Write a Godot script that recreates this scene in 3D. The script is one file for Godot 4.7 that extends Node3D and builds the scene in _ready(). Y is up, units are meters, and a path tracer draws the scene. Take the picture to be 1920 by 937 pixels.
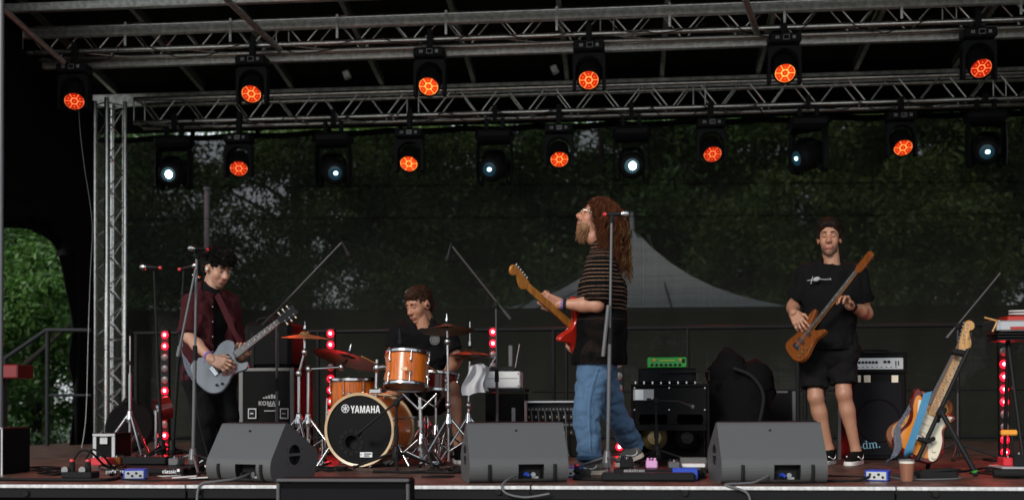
extends Node3D
# ---------------------------------------------------------------- camera model: pixels of the 1920x937 photograph give directions
const FPX := 2170.0
const CX := 960.0
const CY := 712.0
var cam_at := Vector3(0.61, 0.48, 6.5)
var cam_r: Vector3
var cam_u: Vector3
var cam_f: Vector3
var M := {}
var taken := {}
var rng := RandomNumberGenerator.new()

func aim() -> void:
	var yaw := deg_to_rad(5.4)
	var pitch := deg_to_rad(1.0)
	var roll := deg_to_rad(0.25)
	cam_f = Vector3(-sin(yaw) * cos(pitch), sin(pitch), -cos(yaw) * cos(pitch))
	var r := Vector3(cos(yaw), 0, -sin(yaw))
	var u := r.cross(cam_f)
	cam_r = r * cos(roll) - u * sin(roll)
	cam_u = u * cos(roll) + r * sin(roll)

func ray(px: float, py: float) -> Vector3:
	return cam_r * ((px - CX) / FPX) + cam_u * ((CY - py) / FPX) + cam_f

func pz(px: float, py: float, z: float) -> Vector3:      # where that direction meets the plane at depth z
	var d := ray(px, py)
	return cam_at + d * ((z - cam_at.z) / d.z)

func pxx(px: float, py: float, x: float) -> Vector3:     # where it meets a plane across x
	var d := ray(px, py)
	return cam_at + d * ((x - cam_at.x) / d.x)

func fl(px: float, z: float) -> Vector3:                 # floor point under a pixel column at depth z
	var p := pz(px, 860, z)
	return Vector3(p.x, 0, z)

# ---------------------------------------------------------------- mesh builder
class MB:
	var v := PackedVector3Array()
	var n := PackedVector3Array()
	var c := PackedColorArray()
	var u := PackedVector2Array()
	var i := PackedInt32Array()
	var col := Color(1, 1, 1)
	var tinted := false
	var mapped := false

	func vt(p: Vector3, nr: Vector3, uv := Vector2.ZERO) -> int:
		v.append(p); n.append(nr); c.append(col); u.append(uv)
		return v.size() - 1

	func tri(a: int, b: int, d: int) -> void:
		var f := (v[b] - v[a]).cross(v[d] - v[a])
		if f.dot(n[a] + n[b] + n[d]) > 0.0:
			i.append(a); i.append(d); i.append(b)
		else:
			i.append(a); i.append(b); i.append(d)

	func quad(a: Vector3, b: Vector3, d: Vector3, e: Vector3, nr: Vector3) -> void:
		var k := vt(a, nr, Vector2(0, 1)); vt(b, nr, Vector2(1, 1)); vt(d, nr, Vector2(1, 0)); vt(e, nr, Vector2(0, 0))
		tri(k, k + 1, k + 2); tri(k, k + 2, k + 3)

	func face(pts: Array, nr: Vector3) -> void:
		var k := v.size()
		for p in pts: vt(p, nr)
		for j in range(1, pts.size() - 1): tri(k, k + j, k + j + 1)

	func box(ct: Vector3, s: Vector3, bs := Basis(), bev := 0.0) -> MB:
		var h := s * 0.5
		bev = minf(bev, minf(h.x, minf(h.y, h.z)) * 0.9)
		for ax in 3:
			for sg in [-1.0, 1.0]:
				var w := Vector3.ZERO; w[ax] = sg
				var p := (ax + 1) % 3
				var q := (ax + 2) % 3
				var pts := []
				for e in [[-1, -1], [1, -1], [1, 1], [-1, 1]]:
					var o := Vector3.ZERO
					o[ax] = sg * h[ax]; o[p] = e[0] * (h[p] - bev); o[q] = e[1] * (h[q] - bev)
					pts.append(ct + bs * o)
				face(pts, (bs * w).normalized())
		if bev > 0.0:
			for ax in 3:
				var p := (ax + 1) % 3
				var q := (ax + 2) % 3
				for e in [[-1, -1], [1, -1], [1, 1], [-1, 1]]:
					var pts := []
					var nr := Vector3.ZERO; nr[p] = e[0]; nr[q] = e[1]
					for t in [[0, -1], [0, 1], [1, 1], [1, -1]]:
						var o := Vector3.ZERO
						o[ax] = t[1] * (h[ax] - bev)
						o[p] = e[0] * (h[p] - (0.0 if t[0] == 0 else bev))
						o[q] = e[1] * (h[q] - (bev if t[0] == 0 else 0.0))
						pts.append(ct + bs * o)
					face(pts, (bs * nr).normalized())
			for sx in [-1, 1]:
				for sy in [-1, 1]:
					for sz in [-1, 1]:
						var g := Vector3(sx, sy, sz)
						var k := h - Vector3.ONE * bev
						face([ct + bs * (g * Vector3(h.x, k.y, k.z)), ct + bs * (g * Vector3(k.x, h.y, k.z)), ct + bs * (g * Vector3(k.x, k.y, h.z))], (bs * g).normalized())
		return self

	func tube(pts: Array, r, seg := 8, caps := true) -> MB:
		var m := pts.size()
		var prev := Vector3.ZERO
		var base := v.size()
		for j in m:
			var t: Vector3 = (pts[mini(j + 1, m - 1)] - pts[maxi(j - 1, 0)])
			t = t.normalized() if t.length() > 1e-7 else Vector3.UP
			if j == 0:
				prev = t.cross(Vector3.UP if absf(t.y) < 0.9 else Vector3.RIGHT).normalized()
			else:
				prev = prev - t * prev.dot(t)
				prev = prev.normalized() if prev.length() > 1e-6 else t.cross(Vector3(0.3, 1, 0.2)).normalized()
			var b := t.cross(prev)
			var rr: float = r[j] if r is Array else r
			for s in seg:
				var a := TAU * s / seg
				var d := prev * cos(a) + b * sin(a)
				vt(pts[j] + d * rr, d)
		for j in m - 1:
			for s in seg:
				var a := base + j * seg + s
				var b2 := base + j * seg + (s + 1) % seg
				tri(a, b2, b2 + seg); tri(a, b2 + seg, a + seg)
		if caps:
			for e in [0, m - 1]:
				var nr: Vector3 = (pts[0] - pts[1]).normalized() if e == 0 else (pts[m - 1] - pts[m - 2]).normalized()
				var ring := []
				for s in seg: ring.append(v[base + e * seg + s])
				face(ring, nr)
		return self

	func cyl(a: Vector3, b: Vector3, ra: float, rb := -1.0, seg := 12) -> MB:
		return tube([a, b], [ra, ra if rb < 0.0 else rb], seg)

	func lathe(prof: Array, xf: Transform3D, seg := 24) -> MB:
		for j in prof.size() - 1:
			var p: Vector2 = prof[j]
			var q: Vector2 = prof[j + 1]
			var d := q - p
			if d.length() < 1e-7: continue
			var nr := Vector2(d.y, -d.x).normalized()
			var base := v.size()
			for s in seg + 1:
				var a := TAU * s / seg
				var e := Vector3(cos(a), 0, sin(a))
				var w := (xf.basis * (e * nr.x + Vector3.UP * nr.y)).normalized()
				vt(xf * (e * p.x + Vector3.UP * p.y), w, Vector2(float(s) / seg, p.y)); vt(xf * (e * q.x + Vector3.UP * q.y), w, Vector2(float(s) / seg, q.y))
			for s in seg:
				var k := base + 2 * s
				tri(k, k + 1, k + 3); tri(k, k + 3, k + 2)
		return self

	func prism(poly: PackedVector2Array, depth: float, xf := Transform3D(), bev := 0.0) -> MB:
		var m := poly.size()
		var area := 0.0
		for j in m: area += poly[j].cross(poly[(j + 1) % m])
		var sg := signf(area)
		var nr := PackedVector2Array()
		var inn := PackedVector2Array()
		for j in m:
			var e1 := (poly[j] - poly[(j + m - 1) % m]).normalized()
			var e2 := (poly[(j + 1) % m] - poly[j]).normalized()
			var o := (Vector2(e1.y, -e1.x) + Vector2(e2.y, -e2.x)) * sg
			o = o.normalized() if o.length() > 1e-6 else Vector2(e1.y, -e1.x) * sg
			nr.append(o); inn.append(poly[j] - o * bev)
		var t := Geometry2D.triangulate_polygon(inn)
		for s in [-1.0, 1.0]:
			var z: float = s * depth * 0.5
			var base := v.size()
			var w: Vector3 = (xf.basis.z * s).normalized()
			for p in inn: vt(xf * Vector3(p.x, p.y, z), w, p)
			for j in range(0, t.size(), 3): tri(base + t[j], base + t[j + 1], base + t[j + 2])
			if bev > 0.0:
				for j in m:
					var k := (j + 1) % m
					var a := vt(xf * Vector3(inn[j].x, inn[j].y, z), (xf.basis * Vector3(nr[j].x, nr[j].y, s)).normalized())
					vt(xf * Vector3(inn[k].x, inn[k].y, z), (xf.basis * Vector3(nr[k].x, nr[k].y, s)).normalized())
					vt(xf * Vector3(poly[k].x, poly[k].y, z - s * bev), (xf.basis * Vector3(nr[k].x, nr[k].y, s * 0.4)).normalized())
					vt(xf * Vector3(poly[j].x, poly[j].y, z - s * bev), (xf.basis * Vector3(nr[j].x, nr[j].y, s * 0.4)).normalized())
					tri(a, a + 1, a + 2); tri(a, a + 2, a + 3)
		var hz := depth * 0.5 - bev
		for j in m:
			var k := (j + 1) % m
			var e := (poly[k] - poly[j]).normalized()
			var fn := Vector2(e.y, -e.x) * sg
			var na := nr[j] if nr[j].dot(fn) > 0.8 else fn
			var nb := nr[k] if nr[k].dot(fn) > 0.8 else fn
			var wa := (xf.basis * Vector3(na.x, na.y, 0)).normalized()
			var wb := (xf.basis * Vector3(nb.x, nb.y, 0)).normalized()
			var a := vt(xf * Vector3(poly[j].x, poly[j].y, -hz), wa)
			vt(xf * Vector3(poly[k].x, poly[k].y, -hz), wb); vt(xf * Vector3(poly[k].x, poly[k].y, hz), wb); vt(xf * Vector3(poly[j].x, poly[j].y, hz), wa)
			tri(a, a + 1, a + 2); tri(a, a + 2, a + 3)
		return self

	func ell(ct: Vector3, r: Vector3, bs := Basis(), seg := 14, rings := 9) -> MB:
		var base := v.size()
		for j in rings + 1:
			var p := PI * j / rings
			for s in seg + 1:
				var a := TAU * s / seg
				var d := Vector3(sin(p) * cos(a), cos(p), sin(p) * sin(a))
				vt(ct + bs * (d * r), (bs * (d / r)).normalized())
		for j in rings:
			for s in seg:
				var k := base + j * (seg + 1) + s
				if j > 0: tri(k, k + 1, k + seg + 2)
				if j < rings - 1: tri(k, k + seg + 2, k + seg + 1)
		return self

	func sheet(grid: Array, nu: int, nv: int, uvs := Vector2.ONE) -> MB:      # (nu+1)*(nv+1) points, row by row, smooth normals
		var base := v.size()
		for j in nv + 1:
			for k in nu + 1:
				var at := j * (nu + 1) + k
				var dx: Vector3 = grid[j * (nu + 1) + mini(k + 1, nu)] - grid[j * (nu + 1) + maxi(k - 1, 0)]
				var dy: Vector3 = grid[mini(j + 1, nv) * (nu + 1) + k] - grid[maxi(j - 1, 0) * (nu + 1) + k]
				vt(grid[at], dx.cross(dy).normalized(), Vector2(float(k) / nu * uvs.x, float(j) / nv * uvs.y))
		for j in nv:
			for k in nu:
				var a := base + j * (nu + 1) + k
				tri(a, a + 1, a + nu + 2); tri(a, a + nu + 2, a + nu + 1)
		return self

	func add(o: MB) -> MB:
		var base := v.size()
		v.append_array(o.v); n.append_array(o.n); c.append_array(o.c); u.append_array(o.u)
		for k in o.i: i.append(base + k)
		return self

	func mesh() -> ArrayMesh:
		var a := []
		a.resize(Mesh.ARRAY_MAX)
		a[Mesh.ARRAY_VERTEX] = v; a[Mesh.ARRAY_NORMAL] = n; a[Mesh.ARRAY_INDEX] = i
		if tinted: a[Mesh.ARRAY_COLOR] = c
		if mapped: a[Mesh.ARRAY_TEX_UV] = u
		var m := ArrayMesh.new()
		m.add_surface_from_arrays(Mesh.PRIMITIVE_TRIANGLES, a)
		return m

	func moved(t: Transform3D) -> void:
		for k in v.size():
			v[k] = t * v[k]; n[k] = (t.basis * n[k]).normalized()

func mb() -> MB: return MB.new()

# ---------------------------------------------------------------- naming and tagging
func numbered(called: String) -> String:
	var k: int = taken.get(called, 0)
	taken[called] = k + 1
	return called if k == 0 else "%s_%03d" % [called, k]

func thing(called: String, label: String, category: String, at := Vector3.ZERO, group := "", basis_ := Basis()) -> Node3D:
	var o := Node3D.new()
	o.name = numbered(called)
	add_child(o)
	o.transform = Transform3D(basis_, at)
	o.set_meta("label", label); o.set_meta("category", category)
	if group: o.set_meta("group", group)
	return o

func root_of(o: Node) -> Transform3D:
	var t := Transform3D()
	while o != self:
		t = o.transform * t
		o = o.get_parent()
	return t

func part(parent: Node3D, called: String, b: MB, mat: Material, local := false) -> MeshInstance3D:
	if not local and parent != self:
		b.moved(root_of(parent).affine_inverse())
	var o := MeshInstance3D.new()
	o.name = called
	o.mesh = b.mesh()
	o.material_override = mat
	parent.add_child(o, true)
	return o

func share(parent: Node3D, called: String, m: Mesh, mat: Material, t: Transform3D) -> MeshInstance3D:
	var o := MeshInstance3D.new()
	o.name = called; o.mesh = m; o.material_override = mat; o.transform = t
	parent.add_child(o, true)
	return o

func single(called: String, label: String, category: String, b: MB, mat: Material, at: Vector3, group := "") -> MeshInstance3D:
	b.moved(Transform3D(Basis(), -at))
	var o := MeshInstance3D.new()
	o.name = numbered(called); o.mesh = b.mesh(); o.material_override = mat
	add_child(o)
	o.position = at
	o.set_meta("label", label); o.set_meta("category", category)
	if group: o.set_meta("group", group)
	return o

func structure(o: Node) -> void: o.set_meta("kind", "structure")

func lettering(parent: Node3D, called: String, text: String, height: float, mat: Material, t: Transform3D, font := "Droid Sans", bold := 400, italic := false, stretch := 1.0) -> MeshInstance3D:
	var f := SystemFont.new()
	f.font_names = PackedStringArray([font]); f.font_weight = bold; f.font_italic = italic
	var tm := TextMesh.new()
	tm.font = f; tm.text = text; tm.font_size = 64; tm.pixel_size = height / 46.0; tm.depth = 0.002; tm.curve_step = 2.0
	var o := MeshInstance3D.new()
	o.name = called; o.mesh = tm; o.material_override = mat
	parent.add_child(o, true)
	o.transform = root_of(parent).affine_inverse() * t * Transform3D(Basis.from_scale(Vector3(stretch, 1, 1)), Vector3.ZERO)
	return o

func look(fwd: Vector3, up := Vector3.UP) -> Basis:       # z axis along fwd
	var z := fwd.normalized()
	var x := up.cross(z).normalized()
	return Basis(x, z.cross(x), z)

func along(a: Vector3, b: Vector3) -> Transform3D:        # y axis from a to b, at a
	var y := (b - a).normalized()
	var x := y.cross(Vector3(0, 0, 1) if absf(y.z) < 0.9 else Vector3.RIGHT).normalized()
	return Transform3D(Basis(x, y, x.cross(y)), a)

func curve(pts: Array, sub := 6, closed := false) -> Array:     # Catmull-Rom
	var out := []
	var m := pts.size()
	for j in (m if closed else m - 1):
		var p0 = pts[(j + m - 1) % m] if closed else pts[maxi(j - 1, 0)]
		var p1 = pts[j]
		var p2 = pts[(j + 1) % m]
		var p3 = pts[(j + 2) % m] if closed else pts[mini(j + 2, m - 1)]
		for s in sub:
			var t := float(s) / sub
			out.append(0.5 * ((2.0 * p1) + (p2 - p0) * t + (2.0 * p0 - 5.0 * p1 + 4.0 * p2 - p3) * t * t + (3.0 * p1 - p0 - 3.0 * p2 + p3) * t * t * t))
	if not closed: out.append(pts[m - 1])
	return out

# ---------------------------------------------------------------- materials
func lin(r: float, g: float, b: float) -> Color: return Color(r, g, b).linear_to_srgb()

func noise_tex(freq: float, size := 512, lo := 0.0, hi := 1.0, kind := FastNoiseLite.TYPE_SIMPLEX_SMOOTH, oct := 4, seed_ := 1) -> NoiseTexture2D:
	var f := FastNoiseLite.new()
	f.noise_type = kind; f.frequency = freq; f.fractal_octaves = oct; f.seed = seed_
	var t := NoiseTexture2D.new()
	t.width = size; t.height = size; t.seamless = true; t.noise = f
	var g := Gradient.new()
	g.set_color(0, Color(lo, lo, lo)); g.set_color(1, Color(hi, hi, hi))
	t.color_ramp = g
	return t

func mat(called: String, c: Color, rough := 0.6, metal := 0.0) -> StandardMaterial3D:
	var m := StandardMaterial3D.new()
	m.resource_name = called
	m.albedo_color = c; m.roughness = rough; m.metallic = metal
	M[called] = m
	return m

func grain(m: StandardMaterial3D, tex: Texture2D, scale_: float, bump: Texture2D = null, cm := 0.1, world := false) -> StandardMaterial3D:
	m.uv1_triplanar = true; m.uv1_world_triplanar = world
	m.uv1_scale = Vector3.ONE * scale_
	if tex: m.albedo_texture = tex
	if bump:
		m.heightmap_enabled = true; m.heightmap_texture = bump; m.heightmap_scale = cm
	return m

func glow(called: String, c: Color, e: float) -> StandardMaterial3D:
	var m := mat(called, Color(0.02, 0.02, 0.02), 0.3)
	m.emission_enabled = true; m.emission = c; m.emission_energy_multiplier = e
	return m

func make_materials() -> void:
	var cloudy := noise_tex(0.012, 512, 0.72, 1.0)
	var fine := noise_tex(0.12, 512, 0.55, 1.0, FastNoiseLite.TYPE_SIMPLEX, 3, 4)
	var speck := noise_tex(0.35, 512, 0.2, 1.0, FastNoiseLite.TYPE_SIMPLEX, 2, 7)
	var fibre := weave_tex()
	grain(mat("alu", lin(0.90, 0.89, 0.84), 0.27, 0.95), cloudy, 3.0)
	grain(mat("beam_alu", lin(0.90, 0.89, 0.84), 0.42, 0.95), cloudy, 2.0)
	mat("chrome", lin(0.52, 0.52, 0.53), 0.2, 1.0)
	mat("steel", lin(0.45, 0.45, 0.46), 0.3, 1.0)
	mat("black_metal", lin(0.012, 0.012, 0.013), 0.42)
	mat("stand_grey", lin(0.10, 0.10, 0.105), 0.4, 0.3)
	mat("rail_grey", lin(0.02, 0.021, 0.023), 0.45, 0.2)
	mat("edge_dull", lin(0.12, 0.12, 0.12), 0.4, 0.6)
	mat("boom_black", lin(0.028, 0.028, 0.03), 0.42)
	mat("dull_chrome", lin(0.42, 0.42, 0.43), 0.3, 1.0)
	mat("black_plastic", lin(0.014, 0.014, 0.015), 0.5)
	mat("fixture", lin(0.013, 0.013, 0.0145), 0.45)
	mat("rubber", lin(0.015, 0.015, 0.015), 0.75)
	grain(mat("black_cloth", lin(0.006, 0.006, 0.0065), 0.95), fibre, 6.0)
	grain(mat("tolex", lin(0.009, 0.009, 0.0095), 0.66), fine, 14.0, speck, 0.05)
	grain(mat("wedge_paint", lin(0.115, 0.115, 0.117), 0.6), fine, 9.0, speck, 0.06)
	grain(mat("grille", lin(0.02, 0.02, 0.026), 0.55), speck, 30.0, speck, 0.06)
	grain(mat("deck_ply", lin(0.175, 0.098, 0.080), 0.42), deck_tex(), 0.5, speck, 0.015, true)
	M.deck_ply.uv1_scale = Vector3(0.5, 0.5, 0.5)
	grain(mat("edge_alu", lin(0.82, 0.82, 0.82), 0.55, 0.0), cloudy, 4.0)
	grain(mat("roof_sheet", lin(0.025, 0.0245, 0.022), 0.7), cloudy, 1.0)
	grain(mat("grass", lin(0.05, 0.08, 0.025), 0.9), cloudy, 0.3)
	grain(mat("gravel", lin(0.36, 0.34, 0.29), 0.9), fine, 1.5)
	mat("white_plastic", lin(0.6, 0.6, 0.6), 0.4)
	mat("white_print", lin(0.72, 0.72, 0.72), 0.5)
	mat("grey_print", lin(0.32, 0.32, 0.32), 0.6)
	mat("silver_panel", lin(0.45, 0.46, 0.47), 0.35, 0.5)
	grain(mat("white_fabric", lin(0.82, 0.82, 0.86), 0.9), fine, 8.0)
	mat("red_plastic", lin(0.55, 0.02, 0.03), 0.35)
	mat("dark_red", lin(0.17, 0.007, 0.009), 0.3)
	mat("blue_box", lin(0.02, 0.06, 0.42), 0.35)
	mat("script_blue", lin(0.25, 0.5, 0.62), 0.4)
	mat("green_paint", lin(0.02, 0.32, 0.03), 0.35)
	mat("pink_paint", lin(0.62, 0.30, 0.55), 0.4)
	mat("orange_plastic", lin(0.75, 0.30, 0.03), 0.4)
	mat("tape_green", lin(0.0, 0.16, 0.07), 0.5)
	mat("tape_white", lin(0.5, 0.5, 0.48), 0.6)
	mat("tape_yellow", lin(0.6, 0.5, 0.02), 0.5)
	mat("cable", lin(0.012, 0.012, 0.012), 0.55)
	mat("cable_grey", lin(0.09, 0.09, 0.09), 0.55)
	grain(mat("wood_orange", lin(0.80, 0.185, 0.012), 0.3), stripe_tex(3), 2.2)
	M.wood_orange.clearcoat_enabled = true; M.wood_orange.clearcoat = 0.12; M.wood_orange.clearcoat_roughness = 0.05
	mat("hoop_wood", lin(0.55, 0.38, 0.22), 0.3)
	mat("drum_skin", lin(0.006, 0.006, 0.0065), 0.5)
	mat("clear_skin", lin(0.24, 0.15, 0.10), 0.3)
	grain(mat("bronze", lin(0.34, 0.25, 0.11), 0.38, 0.5), cloudy, 9.0)
	grain(mat("dark_bronze", lin(0.14, 0.105, 0.06), 0.4, 0.5), cloudy, 9.0)
	grain(mat("maple", lin(0.66, 0.36, 0.12), 0.3), stripe_tex(5), 3.0)
	grain(mat("amber_maple", lin(0.50, 0.19, 0.035), 0.25), stripe_tex(6), 3.0)
	grain(mat("walnut", lin(0.24, 0.07, 0.016), 0.22), stripe_tex(8), 4.0)
	mat("rosewood", lin(0.035, 0.02, 0.014), 0.4)
	mat("grey_gloss", lin(0.155, 0.17, 0.19), 0.2)
	mat("red_gloss", lin(0.36, 0.016, 0.008), 0.16)
	mat("cream", lin(0.66, 0.60, 0.47), 0.35)
	mat("burst_dark", lin(0.10, 0.008, 0.006), 0.14)
	mat("burst_amber", lin(0.60, 0.21, 0.03), 0.16)
	grain(mat("spruce", lin(0.62, 0.28, 0.06), 0.22), stripe_tex(9), 3.0)
	mat("dark_glass", lin(0.01, 0.012, 0.014), 0.08)
	glow("wash_rim", Color(1.0, 0.55, 0.26), 1.0)
	glow("wash_cell", Color(0.84, 0.17, 0.05), 0.62)
	for k in 3:
		glow("wash_cell_%d" % k, [Color(0.84, 0.17, 0.05), Color(0.80, 0.13, 0.04), Color(0.88, 0.22, 0.07)][k], [0.44, 0.36, 0.52][k])
		glow("wash_rim_%d" % k, Color(1.0, [0.55, 0.48, 0.6][k], 0.26), [1.0, 0.8, 1.15][k])
	glow("beam_core", Color(0.93, 1.0, 1.0), 8.0)
	glow("beam_dim", Color(0.75, 0.95, 1.0), 2.0)
	glow("beam_halo", Color(0.35, 0.55, 0.6), 0.16)
	glow("lens_glass", Color(0.25, 0.5, 0.6), 0.06)
	glow("led_red", Color(1.0, 0.05, 0.15), 1.6)
	glow("cell_dot", Color(1.0, 0.42, 0.16), 0.75)
	mat("led_off", lin(0.10, 0.09, 0.09), 0.3)
	glow("led_core", Color(1.0, 0.62, 0.66), 5.0)
	mat("beer", lin(0.26, 0.07, 0.010), 0.3)
	M.beer.transparency = BaseMaterial3D.TRANSPARENCY_ALPHA; M.beer.albedo_color.a = 0.9
	mat("clear_cup", lin(0.8, 0.8, 0.8), 0.1)
	M.clear_cup.transparency = BaseMaterial3D.TRANSPARENCY_ALPHA; M.clear_cup.albedo_color.a = 0.06
	mat("foam", lin(0.75, 0.72, 0.62), 0.8)
	var leafy := mat("leaf", Color.WHITE, 0.55)
	leafy.vertex_color_use_as_albedo = true; leafy.backlight = lin(0.35, 0.5, 0.12); leafy.backlight_enabled = true
	grain(mat("bark", lin(0.035, 0.028, 0.022), 0.9), fine, 3.0)
	mat("tent_white", lin(0.45, 0.45, 0.44), 0.6)
	for k in ["black_cloth", "tolex", "grille", "roof_sheet", "rubber", "black_metal", "black_plastic", "fixture", "drum_skin", "cable", "deck_ply", "rail_grey"]: M[k].metallic_specular = 0.2
	mat("post_pale", lin(0.55, 0.45, 0.50), 0.6)
	mat("hide_line", lin(0.05, 0.05, 0.05), 0.6)
	var s := mat("scrim", Color(1, 1, 1, 1), 0.95)
	s.albedo_texture = scrim_tex(); s.transparency = BaseMaterial3D.TRANSPARENCY_ALPHA; s.specular_mode = BaseMaterial3D.SPECULAR_DISABLED
	dense_net()

func dense_net() -> void:
	var s: StandardMaterial3D = M.scrim.duplicate()
	s.albedo_color = Color(0.8, 0.8, 0.8, 1.08)
	M["scrim_dense"] = s

func weave_tex() -> ImageTexture:
	var im := Image.create(256, 256, false, Image.FORMAT_RGB8)
	var r := RandomNumberGenerator.new(); r.seed = 5
	for y in 256:
		for x in 256:
			var k := 0.7 + 0.3 * (1.0 if (x / 2 + y / 2) % 2 == 0 else 0.6) * r.randf_range(0.7, 1.0)
			im.set_pixel(x, y, Color(k, k, k))
	return ImageTexture.create_from_image(im)

func scrim_tex() -> ImageTexture:                     # knitted shade net: dark threads, open stitches
	var w := 1024
	var im := Image.create(w, w, false, Image.FORMAT_RGBA8)
	var r := RandomNumberGenerator.new(); r.seed = 11
	var rows := []
	var cols := []
	for k in w:
		rows.append(r.randf_range(-0.05, 0.05)); cols.append(r.randf_range(-0.035, 0.035))
	for y in w:
		for x in w:
			var a: float = 0.892 + rows[y] * 0.6 + cols[x] * 0.6 + (0.03 if (y / 3) % 2 == 0 else -0.03) + r.randf_range(-0.05, 0.05)
			im.set_pixel(x, y, Color(0.155, 0.158, 0.142, clampf(a, 0.0, 1.0)))
	return ImageTexture.create_from_image(im)

func deck_tex() -> ImageTexture:                      # phenolic ply: fine mesh print, scuffs and paint specks
	var w := 1024
	var im := Image.create(w, w, false, Image.FORMAT_RGB8)
	var f := FastNoiseLite.new(); f.frequency = 0.008; f.fractal_octaves = 5; f.seed = 3
	var r := RandomNumberGenerator.new(); r.seed = 21
	for y in w:
		for x in w:
			var k := 0.78 + 0.3 * f.get_noise_2d(x, y) + r.randf_range(-0.08, 0.08)
			k *= 0.9 if (x % 4 == 0 or y % 4 == 0) else 1.0
			im.set_pixel(x, y, Color(clampf(k, 0, 1), clampf(k, 0, 1), clampf(k * 0.98, 0, 1)))
	for k in 500:
		var p := Vector2i(r.randi_range(4, w - 5), r.randi_range(4, w - 5))
		var s := r.randi_range(1, 4)
		var g := r.randf_range(0.35, 0.6) if k % 3 else 1.0
		im.fill_rect(Rect2i(p, Vector2i(s, r.randi_range(1, 3))), Color(g, g, g))
	for k in 60:
		var p := Vector2(r.randf() * w, r.randf() * w)
		var d := Vector2.from_angle(r.randf() * TAU)
		for t in r.randi_range(20, 120):
			var q := p + d * t
			im.set_pixel(posmod(int(q.x), w), posmod(int(q.y), w), Color(0.6, 0.6, 0.58))
	return ImageTexture.create_from_image(im)

func stripe_tex(seed_: int) -> ImageTexture:          # wood grain along v
	var im := Image.create(256, 256, false, Image.FORMAT_RGB8)
	var f := FastNoiseLite.new(); f.frequency = 0.03; f.seed = seed_; f.fractal_octaves = 3
	for y in 256:
		for x in 256:
			var k := 0.82 + 0.26 * f.get_noise_2d(x * 2.2, y * 0.22) + 0.08 * sin(x * 0.9 + 3.0 * f.get_noise_2d(x, y * 0.3))
			im.set_pixel(x, y, Color(clampf(k, 0, 1), clampf(k * 0.98, 0, 1), clampf(k * 0.94, 0, 1)))
	return ImageTexture.create_from_image(im)

# ---------------------------------------------------------------- setting
func build_ground() -> void:
	var g := mb()
	g.quad(Vector3(-250, -1.05, 150), Vector3(250, -1.05, 150), Vector3(250, -1.05, -300), Vector3(-250, -1.05, -300), Vector3.UP)
	var o := part(self, "ground", g, M.grass)
	structure(o); o.set_meta("label", "grass field around the stage"); o.set_meta("category", "ground")
	var pv := mb()
	pv.quad(Vector3(-60, -1.04, 60), Vector3(60, -1.04, 60), Vector3(60, -1.04, 0.15), Vector3(-60, -1.04, 0.15), Vector3.UP)
	var po := part(self, "pavement", pv, M.gravel)
	structure(po); po.set_meta("label", "pale gravel square before the stage"); po.set_meta("category", "pavement")
	# stage deck
	var st := thing("stage_floor", "red brown plywood stage deck with pale metal front edge", "stage")
	structure(st)
	var pan := mb(); pan.box(Vector3(0, -0.02, 0), Vector3(1.996, 0.04, 0.996), Basis(), 0.002)
	var pm := pan.mesh()
	for ix in 6:
		for iz in 7:
			share(st, "deck_panel", pm, M.deck_ply, Transform3D(Basis(), Vector3(-4.9 + ix * 2.0, 0, -0.5 - iz)))
	for k in 6:
		part(st, "edge_strip", mb().box(Vector3(-4.9 + k * 2.0, -0.012, 0.012), Vector3(1.992, 0.020, 0.02), Basis(), 0.003), M.edge_alu)
		part(st, "frame_beam", mb().box(Vector3(-4.9 + k * 2.0, -0.052, -0.02), Vector3(1.99, 0.058, 0.05), Basis(), 0.004), M.black_metal)
	for p in [[48, 925], [368, 922], [935, 922], [1285, 924], [1755, 926]]:
		var c := pz(p[0], p[1], 0.01)
		part(st, "lock_knob", mb().lathe([Vector2(0.0, 0.02), Vector2(0.016, 0.02), Vector2(0.019, 0.015), Vector2(0.019, 0.0)], Transform3D(Basis(Vector3.RIGHT, Vector3(0, 0, 1), Vector3(0, -1, 0)), Vector3(c.x, c.y, 0.003)), 16), M.rubber)
	var sk := []
	for j in 2:
		for k in 161:
			sk.append(Vector3(-5.9 + k * 0.0745, -0.075 if j == 0 else -1.04, -0.03 + 0.02 * sin(k * 0.9) * (0.3 if j == 0 else 1.0)))
	part(st, "skirt_cloth", mb().sheet(sk, 160, 1), M.black_cloth)
	for x in [-5.85, 6.05]:
		part(st, "side_board", mb().box(Vector3(x, -0.55, -3.5), Vector3(0.04, 0.98, 6.9)), M.black_cloth)

func truss_bar(th: Node3D, a: Vector3, b: Vector3, r: float, m: Material, called := "brace") -> void:
	part(th, called, mb().cyl(a, b, r, r, 8), M.alu)

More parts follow.
